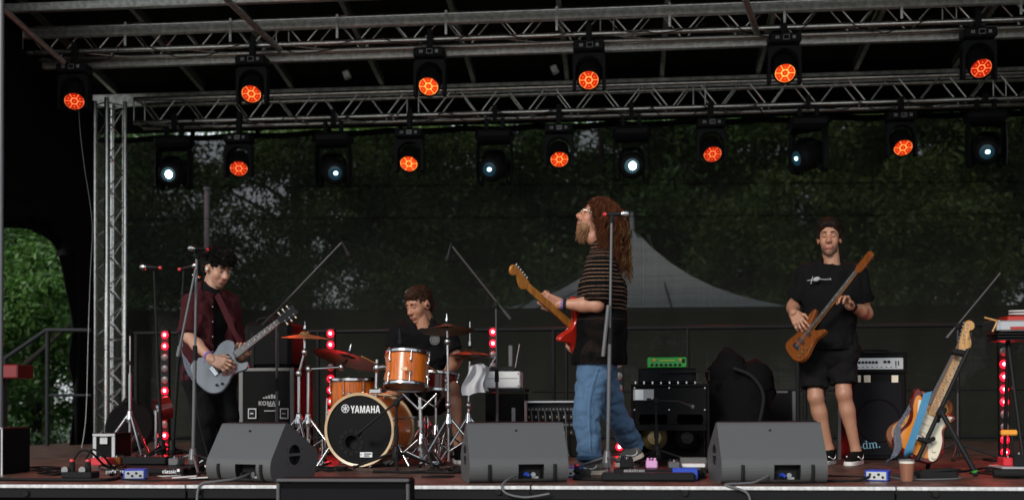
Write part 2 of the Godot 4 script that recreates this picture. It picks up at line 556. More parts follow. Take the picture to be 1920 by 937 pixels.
func build_trusses() -> void:
	# four-chord tower at the back corner
	var foot := pz(204, 815, -6.4)
	var tw := thing("truss_tower", "upright silver four-tube truss tower beside the black side cloth", "truss", Vector3(foot.x, 0, -6.4), "", Basis(Vector3.UP, deg_to_rad(57.6)))
	var h := 0.119
	var top := pz(204, 190, -6.4).y
	for sx in [-1, 1]:
		for sz in [-1, 1]:
			part(tw, "chord", mb().cyl(Vector3(sx * h, 0.02, sz * h), Vector3(sx * h, top, sz * h), 0.0285, -1, 16), M.alu, true)
			for y in [1.06, 1.10]:
				part(tw, "joint_sleeve", mb().cyl(Vector3(sx * h, y, sz * h), Vector3(sx * h, y + 0.03, sz * h), 0.0305, -1, 14), M.steel, true)
	for f in 4:
		var e := Basis(Vector3.UP, f * PI / 2)
		for yy in [0.05, 0.98, 1.2, top - 0.05]:
			part(tw, "brace", mb().cyl(e * Vector3(-h, yy, h), e * Vector3(h, yy, h), 0.008), M.alu, true)
		for seg in [[0.07, 0.96, 3], [1.22, top - 0.07, 7]]:
			var n: int = seg[2] * 2
			for k in n:
				var y0: float = lerpf(seg[0], seg[1], float(k) / n)
				var y1: float = lerpf(seg[0], seg[1], float(k + 1) / n)
				var s := 1.0 if (k + f) % 2 else -1.0
				part(tw, "brace", mb().cyl(e * Vector3(-h * s, y0, h), e * Vector3(h * s, y1, h), 0.008), M.alu, true)
	part(tw, "base_plate", mb().box(Vector3(0, 0.01, 0), Vector3(0.4, 0.016, 0.4)), M.steel, true)
	# rear truss over the scrim
	box_truss("rear_truss", "silver lattice truss across the stage carrying the lower row of lamps", -6.25, pz(250, 190, -6.25), pz(1960, 131, -6.25), 0.27, 19, M.alu)
	# front truss
	box_truss("front_truss", "silver lattice truss under the roof carrying the upper row of lamps", -4.9, pz(-60, 60, -4.9), pz(1990, -17, -4.9), 0.25, 20, M.alu)

func box_truss(called: String, label: String, z: float, a: Vector3, b: Vector3, hgt: float, bays: int, m: Material) -> void:
	var lo := (a.y + b.y) * 0.5 - hgt
	var th := thing(called, label, "truss", Vector3((a.x + b.x) * 0.5, lo, z))
	for yy in [0.0, hgt]:
		for zz in [0.0, -hgt]:
			part(th, "chord", mb().cyl(Vector3(a.x, lo + yy, z + zz), Vector3(b.x, lo + yy, z + zz), 0.027, -1, 12), m)
	var w := (b.x - a.x) / bays
	for k in bays:
		var x := a.x + k * w
		for zz in [0.0, -hgt]:
			truss_bar(th, Vector3(x + w * 0.12, lo + hgt, z + zz), Vector3(x + w * 0.5, lo, z + zz), 0.0095, m)
			truss_bar(th, Vector3(x + w * 0.55, lo, z + zz), Vector3(x + w * 0.95, lo + hgt, z + zz), 0.0095, m)
		if k % 2 == 0:
			truss_bar(th, Vector3(x, lo, z), Vector3(x + w, lo, z - hgt), 0.0095, m)
			truss_bar(th, Vector3(x + w, lo + hgt, z), Vector3(x + w, lo + hgt, z - hgt), 0.0095, m)
		if k % 6 == 0:
			for dx in [0.0, 0.13]:
				truss_bar(th, Vector3(x + dx, lo, z), Vector3(x + dx, lo + hgt, z), 0.0095, m)
	for e in [a.x, b.x]:
		for yy in [0.0, hgt]:
			truss_bar(th, Vector3(e, lo + yy, z), Vector3(e, lo + yy, z - hgt), 0.0095, m)

func roof_y(z: float) -> float: return lerpf(4.32, 5.5, (z + 7.1) / 8.1)

func build_roof() -> void:
	var rf := thing("stage_roof", "dark stage roof with metal beams and rafters above the lamps", "roof", Vector3(0, 4.3, -3))
	for k in 12:
		var x := -6.6 + k * 1.1
		var sh := mb()
		var pts := [Vector3(x, roof_y(-7.1), -7.1), Vector3(x + 1.08, roof_y(-7.1), -7.1), Vector3(x + 1.08, roof_y(1.0), 1.0), Vector3(x, roof_y(1.0), 1.0)]
		var nr: Vector3 = (pts[1] - pts[0]).cross(pts[3] - pts[0]).normalized()
		sh.face(pts, nr)
		sh.face(pts.map(func(p): return p - nr.sign().y * nr * -0.03), nr)
		part(rf, "roof_panel", sh, M.roof_sheet)
		# rafter that runs from front to back under each joint
		var a := Vector3(x, roof_y(-7.0) - 0.07, -7.0)
		var b := Vector3(x, roof_y(0.9) - 0.07, 0.9)
		part(rf, "rafter", mb().box((a + b) / 2, Vector3(0.05, 0.09, a.distance_to(b)), look(b - a)), M.beam_alu)
	for z in [-7.0, -3.95, -2.6, -0.9, 0.85]:
		part(rf, "beam", mb().box(Vector3(0, roof_y(z) - 0.2, z), Vector3(13.2, 0.16, 0.07), Basis(), 0.006), M.beam_alu)
	var front_low: float = get_node("front_truss").position.y
	# sheet metal rail directly behind and above the front truss tube
	for q in [[-4.83, front_low + 0.17, 0.09], [-5.22, front_low - 0.05, 0.07]]:
		part(rf, "cross_rail", mb().box(Vector3(0, q[1], q[0]), Vector3(13.2, q[2], 0.06), Basis(), 0.006), M.beam_alu)
	var bp := pz(200, 9, -4.2)
	part(rf, "beam", mb().box(Vector3(0, bp.y, -4.2), Vector3(13.0, 0.085, 0.06), Basis(), 0.006), M.beam_alu)
	for k in 12:
		part(rf, "hanger_post", mb().box(Vector3(-6.6 + k * 1.1, front_low + 0.13, -4.79), Vector3(0.022, 0.24, 0.012)), M.beam_alu)
	# braces that come down out of the roof towards the front truss
	for q in [[-60, -40, 118, 117], [415, -10, 524, 93], [1392, -20, 1420, 62]]:
		var a := pz(q[0], q[1], -3.4)
		var b := pz(q[2], q[3], -4.65)
		part(rf, "roof_strut", mb().cyl(a, b, 0.03, 0.03, 12), M.beam_alu)
	# straps and brackets on the rear slope
	for q in [[650, 140, 660, 170], [1040, 130, 1045, 165]]:
		part(rf, "strap_bracket", mb().box(pz(q[0], q[1], -6.1), Vector3(0.08, 0.1, 0.05), Basis(Vector3(0, 0, 1), 0.4), 0.01), M.beam_alu)

func build_cloths() -> void:
	# black side cloth with the doorway pulled open
	var xl := -5.5
	var out := []
	for p in [[-330, -140], [172, -140], [172, 880], [122, 866]]: out.append(pxx(p[0], p[1], xl))
	for p in curve([Vector2(128, 850), Vector2(134, 790), Vector2(139, 735), Vector2(128, 675), Vector2(135, 610), Vector2(122, 540), Vector2(112, 490), Vector2(98, 456), Vector2(66, 436), Vector2(10, 427), Vector2(-330, 425)], 5):
		out.append(pxx(p.x, p.y, xl))
	var poly := PackedVector2Array()
	for p in out: poly.append(Vector2(p.z, p.y))
	var c := thing("side_cloth", "black cloth side wall with a gathered doorway showing trees", "curtain", Vector3(xl, 0, -5.0))
	part(c, "cloth", mb().prism(poly, 0.012, Transform3D(Basis(Vector3(0, 0, 1), Vector3.UP, Vector3(-1, 0, 0)), Vector3(xl, 0, 0))), M.black_cloth)
	var roll := []
	for p in curve([Vector2(-120, 400), Vector2(10, 405), Vector2(60, 395), Vector2(105, 425), Vector2(122, 455), Vector2(118, 480)], 5): roll.append(pxx(p.x, p.y, xl + 0.06))
	var rr := []
	for k in roll.size(): rr.append(0.09 + 0.03 * sin(k * 1.3))
	rr[-1] = 0.03
	part(c, "gathered_roll", mb().tube(roll, rr, 10), M.black_cloth)
	for k in 5:                                                     # hanging folds of the gathered edge
		var f := []
		for p in curve([Vector2(140 + k * 7, 440), Vector2(146 + k * 6, 600), Vector2(142 + k * 6, 740), Vector2(140 + k * 7, 872)], 5): f.append(pxx(p.x, p.y, xl + 0.02))
		part(c, "fold", mb().tube(f, 0.03, 8), M.black_cloth)
	var rc := thing("side_cloth", "black cloth side wall beyond the keyboard", "curtain", Vector3(5.9, 0, -3.0))
	part(rc, "cloth", mb().box(Vector3(5.9, 2.0, -3.6), Vector3(0.02, 5.4, 6.6)), M.black_cloth)
	# scrim: a see-through net hung under the rear truss
	var g := []
	var nu := 150
	var nv := 12
	for j in nv + 1:
		for k in nu + 1:
			var t := float(k) / nu
			var px := lerpf(168.0, 1990.0, t)
			var sag := 4.0 * absf(sin(t * PI * 13.0))
			var topy := lerpf(258.0, 203.0, t) + sag
			var y := lerpf(topy, 905.0, float(j) / nv)
			var zz := -6.8 + 0.018 * sin(t * 70.0) + 0.012 * sin(t * 173.0 + j)
			g.append(pz(px, y, zz))
	var s := mb(); s.sheet(g, nu, nv, Vector2(5.5, 2.0)); s.mapped = true
	var net := thing("scrim", "dark see-through shade net across the back of the stage", "net", Vector3(0, 0, -6.8))
	part(net, "net_cloth", s, M.scrim)
	var hem := mb()
	var line := []
	for k in nu + 1: line.append(g[k] + Vector3(0, -0.02, 0))
	hem.tube(line, 0.035, 6)
	part(net, "top_hem", hem, M.black_cloth)
	for k in 14:                                                    # ties from the hem up to the truss
		var p: Vector3 = g[int((k + 0.5) / 14.0 * nu)]
		part(net, "tie", mb().box(p + Vector3(0, 0.06, 0.03), Vector3(0.05, 0.22, 0.02)), M.black_cloth)
	# black cloth that closes the gap between roof and truss, and a denser net along the bottom
	var vl := thing("back_valance", "black cloth closing the gap between roof and rear truss", "curtain", Vector3(0, 3.9, -7.0))
	var va := pz(150, 257, -7.0)
	var vb := pz(1980, 200, -7.0)
	var vy := (va.y + vb.y) / 2
	part(vl, "cloth", mb().box(Vector3((va.x + vb.x) / 2, (vy + 4.6) / 2, -7.0), Vector3(vb.x - va.x + 3.4, 4.6 - vy, 0.02)), M.black_cloth)
	var low := []
	for j in 5:
		for k in 81:
			var t := k / 80.0
			low.append(pz(lerpf(168, 2000, t), lerpf(lerpf(583, 571, t), 905, j / 4.0), -6.86 + 0.02 * sin(t * 60.0)))
	var lm := mb(); lm.sheet(low, 80, 4, Vector2(5.5, 1.0)); lm.mapped = true
	part(net, "lower_net", lm, M.scrim_dense)
	# seams of the net
	for y in [352, 412]:
		var l := []
		for k in 40: l.append(pz(lerpf(150, 1980, k / 39.0), y - lerpf(0, 12, k / 39.0), -6.77))
		part(net, "seam", mb().tube(l, 0.004, 5), M.black_cloth)

func build_rail() -> void:
	var z := -4.6
	var r := thing("guard_rail", "black metal guard rail along the back of the stage", "railing", Vector3(0, 0, z))
	var a := pz(250, 628, z)
	var b := pz(1960, 604, z)
	var y := (a.y + b.y) / 2
	part(r, "top_rail", mb().cyl(Vector3(a.x, y, z), Vector3(b.x, y, z), 0.021), M.black_metal)
	part(r, "low_rail", mb().cyl(Vector3(a.x, 0.12, z), Vector3(b.x, 0.12, z), 0.016), M.black_metal)
	part(r, "middle_rail", mb().cyl(Vector3(pz(1000, 740, z).x, 0.56, z), Vector3(b.x, 0.56, z), 0.012), M.black_metal)
	for px in [255, 500, 596, 800, 1038, 1062, 1290, 1497, 1510, 1797, 1930]:
		var q := pz(px, 720, z)
		part(r, "post", mb().cyl(Vector3(q.x, 0.0, z), Vector3(q.x, y, z), 0.019), M.black_metal)
	# stair rail outside the doorway
	var s := thing("stair_rail", "grey tube handrail of the stairs outside the doorway", "railing", Vector3(-6.6, -1.05, -6.0))
	var zz := -5.75
	var p0 := pz(-70, 726, zz)
	var p1 := pz(86, 619, zz)
	var p2 := pz(170, 619, zz)
	part(s, "handrail", mb().tube([p0, p1, p2], 0.024, 10), M.rail_grey)
	part(s, "lower_bar", mb().cyl(pz(87, 741, zz), pz(170, 741, zz), 0.016), M.rail_grey)
	for px in [88, 8]:
		var q := pz(px, 700, zz)
		part(s, "post", mb().cyl(Vector3(q.x, -1.05, zz), Vector3(q.x, p1.y if px == 88 else pz(8, 672, zz).y, zz), 0.024), M.rail_grey)
	for k in 5:
		part(s, "step", mb().box(Vector3(p1.x - 0.1 - k * 0.28, -0.1 - k * 0.2, zz - 0.5), Vector3(0.3, 0.04, 0.95)), M.black_metal)

# ---------------------------------------------------------------- trees behind the stage
func leaf_crown(seed_: int, rx: float, ry: float, leaves: int, size: float, tone: Color) -> ArrayMesh:
	var r := RandomNumberGenerator.new(); r.seed = seed_
	var b := mb(); b.tinted = true
	var clumps := []
	for k in 60:
		var d := Vector3(r.randfn(), r.randfn(), r.randfn()).normalized() * pow(r.randf(), 0.4)
		clumps.append([Vector3(d.x * rx, d.y * ry, d.z * rx), r.randf_range(0.12, 0.26) * rx, r.randf_range(0.6, 1.35)])
	for k in leaves:
		var cl: Array = clumps[r.randi() % clumps.size()]
		var d := Vector3(r.randfn(), r.randfn() * 0.6, r.randfn()) * 0.55
		var p: Vector3 = cl[0] + d * cl[1]
		var nr := (Vector3(r.randfn(), r.randfn() + 0.8, r.randfn())).normalized()
		var t := nr.cross(Vector3(r.randfn(), r.randfn(), r.randfn())).normalized()
		var e := nr.cross(t)
		var s := size * r.randf_range(0.6, 1.3)
		var w: float = cl[2] * r.randf_range(0.7, 1.3)
		b.col = Color(tone.r * w, tone.g * w, tone.b * w)
		var a := b.vt(p - t * s, nr); b.vt(p + e * s * 0.45, nr); b.vt(p + t * s, nr); b.vt(p - e * s * 0.45, nr)
		b.tri(a, a + 1, a + 2); b.tri(a, a + 2, a + 3)
	return b.mesh()

func build_trees() -> void:
	var crowns := [leaf_crown(1, 2.6, 3.2, 36000, 0.06, Color(0.068, 0.150, 0.028)), leaf_crown(2, 2.9, 2.8, 36000, 0.06, Color(0.055, 0.110, 0.026)), leaf_crown(3, 2.4, 3.6, 36000, 0.06, Color(0.095, 0.145, 0.034)), leaf_crown(4, 2.8, 2.8, 15000, 0.06, Color(0.045, 0.075, 0.022))]
	var r := RandomNumberGenerator.new(); r.seed = 77
	var words := ["bright leaved", "dark green", "yellow green", "thinly leaved"]
	var spots := [
		# x, z, height of the crown's centre, scale, kind, what it stands by
		[-9.6, -11.0, 2.3, 0.85, 0, "seen through the doorway of the side cloth"], [-11.8, -14.5, 2.9, 1.1, 1, "behind the one in the doorway of the side cloth"],
		[-13.5, -19.0, 3.4, 1.3, 1, "farthest back beyond the doorway"], [-11.6, -16.5, 3.2, 1.15, 0, "behind the net above the truss tower base"],
		[-7.9, -16.5, 3.0, 1.1, 3, "behind the net at the truss tower"], [-5.3, -15.0, 2.6, 0.9, 3, "behind the net at the flight case, sky between its leaves"], [-4.2, -16.0, 4.8, 1.0, 2, "behind the net above the guitarist in maroon"],
		[-2.2, -17.8, 2.6, 1.15, 1, "behind the net above the drummer"], [-3.6, -19.0, 4.6, 1.2, 0, "behind the net between guitarist and drummer"],
		[1.2, -24.0, 4.0, 1.45, 0, "rising behind the white tent"], [3.6, -19.5, 4.6, 1.15, 0, "behind the net between singer and bassist"],
		[5.0, -17.0, 3.0, 1.2, 2, "behind the net beside the bassist"], [8.2, -18.0, 3.6, 1.25, 2, "behind the net above the leaning guitar"],
		[0.2, -20.5, 6.2, 1.5, 1, "tall behind the white tent and the singer"], [-7.4, -21.5, 9.6, 1.4, 1, "tall behind the net over the guitarist in maroon"], [6.2, -21.0, 7.6, 1.4, 2, "tall behind the net over the bassist"], [-12.6, -19.0, 6.8, 1.3, 0, "tall beyond the truss tower"], [9.8, -19.0, 6.8, 1.4, 1, "tall behind the net over the keyboard"],
		[6.6, -24.0, 5.5, 1.5, 1, "far back behind the bassist"], [-2.0, -26.0, 5.2, 1.5, 1, "far back behind the drummer"],
		[-14.5, -29.0, 6.0, 1.6, 0, "far back beyond the truss tower"], [11.5, -22.0, 4.6, 1.5, 0, "far back beyond the keyboard"]]
	for k in spots.size():
		var s: Array = spots[k]
		var at := Vector3(s[0], -1.05, s[1])
		var t := thing("broadleaf_tree", "%s tree %s" % [words[s[4]], s[5]], "tree", at, "trees behind the stage")
		var ct := Vector3(0, s[2] + 1.05, 0)
		var trunk := mb()
		trunk.tube([Vector3.ZERO, Vector3(0.05, ct.y * 0.4, 0), Vector3(-0.05, ct.y * 0.8, 0.05), ct + Vector3(0, 1.2, 0)], [0.2, 0.16, 0.12, 0.04], 9)
		for j in 7:
			var a := TAU * j / 7.0 + k
			var y0 := ct.y * (0.45 + 0.07 * j)
			trunk.tube([Vector3(0, y0, 0), Vector3(cos(a) * 0.8, y0 + 0.6, sin(a) * 0.8), Vector3(cos(a) * 1.9 * s[3], y0 + 1.3, sin(a) * 1.9 * s[3])], [0.08, 0.05, 0.015], 6)
		part(t, "trunk", trunk, M.bark, true)
		share(t, "crown", crowns[s[4]], M.leaf, Transform3D(Basis(Vector3.UP, r.randf() * TAU).scaled(Vector3.ONE * s[3]), ct))
	var lp := pz(387, 560, -10.5)
	var post := thing("lamp_post", "pale slim post seen through the net above the guitarist in maroon", "post", Vector3(lp.x, -1.05, -10.5))
	part(post, "pole", mb().cyl(Vector3(lp.x, -1.05, -10.5), Vector3(lp.x, pz(387, 352, -10.5).y, -10.5), 0.045, 0.04), M.post_pale)
	part(post, "cap", mb().cyl(Vector3(lp.x, pz(387, 356, -10.5).y, -10.5), Vector3(lp.x, pz(387, 350, -10.5).y, -10.5), 0.06, 0.05), M.post_pale)
	var hedge := leaf_crown(9, 1.5, 0.9, 14000, 0.055, Color(0.03, 0.06, 0.016))
	var where := [[-8.2, -8.6, 0.75, "outside the doorway at the stair foot"], [-10.6, -10.0, 1.0, "farther out beyond the stairs"], [-3.8, -13.0, 1.0, "behind the net at the flight case"], [-2.6, -12.8, 1.0, "behind the net at the drum kit"], [5.8, -14.0, 1.1, "behind the net at the bass amplifier"], [7.4, -12.6, 1.1, "behind the net at the keyboard"]]
	for s in where:
		var t := thing("shrub", "low dark shrub " + s[3], "shrub", Vector3(s[0], -1.05, s[1]), "shrubs behind the stage")
		part(t, "stem", mb().tube([Vector3.ZERO, Vector3(0.05, 0.9 * s[2], 0)], [0.05, 0.03], 6), M.bark, true)
		share(t, "foliage", hedge, M.leaf, Transform3D(Basis(Vector3.UP, r.randf() * TAU).scaled(Vector3.ONE * s[2]), Vector3(0, 0.95 * s[2], 0)))

func build_tent() -> void:
	var z := -12.0
	var apex := pz(1186, 408, z)
	var le := pz(905, 588, z + 1.6)
	var re := pz(1520, 576, z + 1.6)
	var ey := (le.y + re.y) / 2
	var hw := (re.x - le.x) / 2
	var ct := Vector3((le.x + re.x) / 2, 0, z - 1.0)
	apex = Vector3(apex.x, apex.y, ct.z)
	var t := thing("pagoda_tent", "white peaked tent seen through the net behind the singer", "tent", Vector3(ct.x, -1.05, ct.z))
	var corners := [Vector3(-hw, 0, hw), Vector3(hw, 0, hw), Vector3(hw, 0, -hw), Vector3(-hw, 0, -hw)]
	for f in 4:
		var a: Vector3 = ct + corners[f]; a.y = ey
		var b: Vector3 = ct + corners[(f + 1) % 4]; b.y = ey
		var g := []
		for j in 9:
			var s := j / 8.0
			for k in 9:
				var e := a.lerp(b, k / 8.0)
				var p := e.lerp(apex, s)
				p.y = ey + (apex.y - ey) * (0.45 * s + 0.55 * s * s * s)
				g.append(p)
		part(t, "roof_panel", mb().sheet(g, 8, 8), M.tent_white)
		part(t, "post", mb().cyl(Vector3(a.x, -1.05, a.z), a, 0.04), M.alu)
	for q in [[[1150, 470], [1060, 530], [960, 583]], [[1160, 495], [1080, 548], [985, 586]], [[1215, 440], [1240, 510], [1262, 583]], [[1176, 420], [1168, 500], [1160, 583]]]:
		var l := []
		for p in curve([Vector2(q[0][0], q[0][1]), Vector2(q[1][0], q[1][1]), Vector2(q[2][0], q[2][1])], 6):
			var d := ray(p.x, p.y)
			var lo_ := 14.0
			var pt := cam_at + d * 18.0
			for it in 40:                                  # walk the line of sight to the front slope of the tent
				pt = cam_at + d * (lo_ + it * 0.15)
				var ss := clampf((ct.z + hw - pt.z) / hw, 0.0, 1.0)
				if pt.y <= ey + (apex.y - ey) * (0.45 * ss + 0.55 * ss * ss * ss) + 0.03 and pt.z < ct.z + hw: break
			l.append(pt)
		part(t, "roof_seam", mb().tube(l, 0.014, 5), M.hide_line)
	part(t, "peak", mb().cyl(apex - Vector3(0, 0.05, 0), apex + Vector3(0, 0.25, 0), 0.05, 0.03), M.tent_white)

# ---------------------------------------------------------------- stage lamps
func arch(w: float, h: float, ri: float, top: float, cut_up: bool) -> PackedVector2Array:   # a plate with a rounded notch from below
	var p := PackedVector2Array()
	var c := 0.03
	p.append(Vector2(-w / 2, -h)); p.append(Vector2(-w / 2, -c)); p.append(Vector2(-w / 2 + c, 0)); p.append(Vector2(w / 2 - c, 0)); p.append(Vector2(w / 2, -c)); p.append(Vector2(w / 2, -h))
	if cut_up:
		p.append(Vector2(ri, -h))
		for k in 13:
			var a := PI * k / 12.0
			p.append(Vector2(cos(a) * ri, -top - ri + sin(a) * ri))
		p.append(Vector2(-ri, -h))
	return p

func make_wash(down: float, turn: float, tone := 0) -> Node3D:
	var t := Node3D.new()
	part(t, "clamp", mb().box(Vector3(0, -0.06, 0), Vector3(0.06, 0.16, 0.06), Basis(), 0.006), M.black_metal, true)
	part(t, "clamp_knob", mb().cyl(Vector3(-0.03, -0.155, 0.035), Vector3(0.03, -0.155, 0.035), 0.014, -1, 10), M.bronze, true)
	var base := part(t, "base", mb().box(Vector3(0, -0.2, 0), Vector3(0.31, 0.095, 0.2), Basis(Vector3.RIGHT, 0.0), 0.015), M.fixture, true)
	part(base, "display", mb().box(Vector3(0.01, -0.198, 0.101), Vector3(0.05, 0.04, 0.004)), M.dark_glass, true)
	for q in [Vector3(0.01, -0.176, 0.1), Vector3(0.01, -0.22, 0.1)]:
		part(base, "display_frame", mb().box(q, Vector3(0.056, 0.004, 0.01)), M.grey_print, true)
	for q in [Vector3(-0.018, -0.198, 0.1), Vector3(0.038, -0.198, 0.1)]:
		part(base, "display_frame", mb().box(q, Vector3(0.004, 0.044, 0.01)), M.grey_print, true)
	for q in [-0.085, -0.065, 0.075, 0.09]:
		part(base, "button", mb().box(Vector3(q, -0.198, 0.1), Vector3(0.012, 0.03, 0.008)), M.grey_print, true)
	part(t, "yoke", mb().prism(arch(0.325, 0.36, 0.128, 0.035, true), 0.1, Transform3D(Basis(), Vector3(0, -0.26, 0)), 0.006), M.fixture, true)
	var ax := Basis(Vector3.UP, turn) * Basis(Vector3.RIGHT, down)      # local z is the way the lamp looks
	var pv := Vector3(0, -0.47, 0)
	var f := ax.z
	var y_ax := Basis(ax.x, f, ax.x.cross(f))
	var hd := part(t, "head", mb().lathe([Vector2(0, -0.13), Vector2(0.08, -0.13), Vector2(0.108, -0.1), Vector2(0.118, 0.05), Vector2(0.112, 0.13), Vector2(0.096, 0.13), Vector2(0.094, 0.115)], Transform3D(y_ax, pv), 28), M.fixture, true)
	var ct := pv + f * 0.112
	part(hd, "light_guide", mb().lathe([Vector2(0, 0.0), Vector2(0.094, 0.0)], Transform3D(y_ax, ct), 28), M["wash_rim_%d" % tone], true)
	var cell := Transform3D(Basis(ax.x, ax.y, ax.z), ct + f * 0.004)
	for k in 7:
		var poly := PackedVector2Array()
		if k == 6:
			for j in 6: poly.append(Vector2.from_angle(TAU * j / 6.0 + PI / 6) * 0.031)
		else:
			var a0 := TAU * k / 6.0 + 0.035
			var a1 := TAU * (k + 1) / 6.0 - 0.035
			for j in 7: poly.append(Vector2.from_angle(lerpf(a0, a1, j / 6.0)) * 0.090)
			var mid := (a0 + a1) / 2
			poly.append(Vector2.from_angle(a1 - 0.03) * 0.041); poly.append(Vector2.from_angle(mid) * 0.0375); poly.append(Vector2.from_angle(a0 + 0.03) * 0.041)
		part(hd, "light_dot", mb().ell(cell * (Vector3.ZERO if k == 6 else Vector3(cos(TAU * (k + 0.5) / 6.0), sin(TAU * (k + 0.5) / 6.0), 0) * 0.062) + f * 0.003, Vector3(0.006, 0.003, 0.006), y_ax, 8, 6), M.cell_dot, true)
		part(hd, "light_cell", mb().prism(poly, 0.006, cell, 0.002), M["wash_cell_%d" % tone], true)
	t.set_meta("lens", ct + f * 0.02); t.set_meta("dir", f)
	return t

func make_beam(down: float, turn: float, side: float, bright: bool) -> Node3D:
	var t := Node3D.new()
	for x in [-0.09, 0.09]:
		part(t, "clamp", mb().box(Vector3(x, -0.06, 0), Vector3(0.045, 0.15, 0.05), Basis(), 0.006), M.black_metal, true)
	var base := part(t, "base", mb().box(Vector3(0, -0.18, 0), Vector3(0.42, 0.13, 0.26), Basis(), 0.04), M.fixture, true)
	part(base, "badge", mb().cyl(Vector3(-0.06, -0.18, 0.118), Vector3(-0.06, -0.18, 0.124), 0.024, -1, 20), M.grey_print, true)
	part(base, "display", mb().box(Vector3(0.02, -0.18, 0.12), Vector3(0.06, 0.055, 0.006)), M.stand_grey, true)
	var turned := Node3D.new()
	var bs := Basis(Vector3.UP, side)
	var u := mb()
	var poly := PackedVector2Array()
	for p in curve([Vector2(-0.19, -0.02), Vector2(-0.15, 0.0), Vector2(0.15, 0.0), Vector2(0.19, -0.02), Vector2(0.2, -0.2), Vector2(0.195, -0.42), Vector2(0.16, -0.46), Vector2(0.12, -0.42), Vector2(0.12, -0.20), Vector2(0.09, -0.125), Vector2(0, -0.11), Vector2(-0.09, -0.125), Vector2(-0.12, -0.20), Vector2(-0.12, -0.42), Vector2(-0.16, -0.46), Vector2(-0.195, -0.42), Vector2(-0.2, -0.2)], 3, true): poly.append(p)
	u.prism(poly, 0.17, Transform3D(bs, Vector3(0, -0.25, 0)), 0.015)
	part(t, "yoke", u, M.fixture, true)
	turned.free()
	var ax := bs * Basis(Vector3.UP, turn) * Basis(Vector3.RIGHT, down)
	var pv := Vector3(0, -0.53, 0)
	var f := ax.z
	var y_ax := Basis(ax.x, f, ax.x.cross(f))
	var hd := part(t, "head", mb().lathe([Vector2(0, -0.2), Vector2(0.11, -0.19), Vector2(0.14, -0.13), Vector2(0.15, 0.05), Vector2(0.142, 0.12), Vector2(0.115, 0.17), Vector2(0.085, 0.18), Vector2(0.076, 0.165)], Transform3D(y_ax, pv), 26), M.fixture, true)
	var ct := pv + f * 0.168
	part(hd, "lens", mb().lathe([Vector2(0.078, -0.005), Vector2(0.05, 0.004), Vector2(0.0, 0.008)], Transform3D(y_ax, ct), 22), M.beam_halo if bright else M.lens_glass, true)
	part(hd, "light_core", mb().ell(ct + f * 0.012 + ax.x * 0.008, Vector3(0.04, 0.006, 0.044) if bright else Vector3(0.026, 0.006, 0.022), y_ax), M.beam_core if bright else M.beam_dim, true)
	part(hd, "carry_handle", mb().box(pv + ax.y * 0.125, Vector3(0.16, 0.02, 0.1), ax, 0.008), M.steel, true)
	t.set_meta("lens", ct + f * 0.03); t.set_meta("dir", f)
	return t

func hang(t: Node3D, called: String, label: String, lens_px: Vector2, z: float, group: String, hang_y: float, color: Color, energy: float, cone: float) -> void:
	var p := pz(lens_px.x, lens_px.y, z)
	var l: Vector3 = t.get_meta("lens")
	t.name = numbered(called)
	add_child(t)
	t.position = p - l
	t.set_meta("label", label); t.set_meta("category", "stage lamp"); t.set_meta("group", group)
	var gap := hang_y - (t.position.y + 0.02)
	if gap > 0.0:
		part(t, "hanging_bracket", mb().box(Vector3(0, 0.0 + gap / 2, 0), Vector3(0.05, gap + 0.06, 0.05), Basis(), 0.004), M.black_metal, true)
	var s := SpotLight3D.new()
	s.name = "lamp_beam"
	var d: Vector3 = t.get_meta("dir")
	t.add_child(s)
	s.transform = Transform3D(look(-d), l)
	s.light_color = color; s.light_energy = energy; s.spot_angle = cone; s.spot_range = 30.0; s.spot_attenuation = 2.0; s.shadow_enabled = true; s.light_size = 0.08
	t.remove_meta("lens"); t.remove_meta("dir")

const NTH := ["first", "second", "third", "fourth", "fifth", "sixth", "seventh", "eighth", "ninth", "tenth", "eleventh", "twelfth", "thirteenth", "fourteenth", "fifteenth", "sixteenth"]

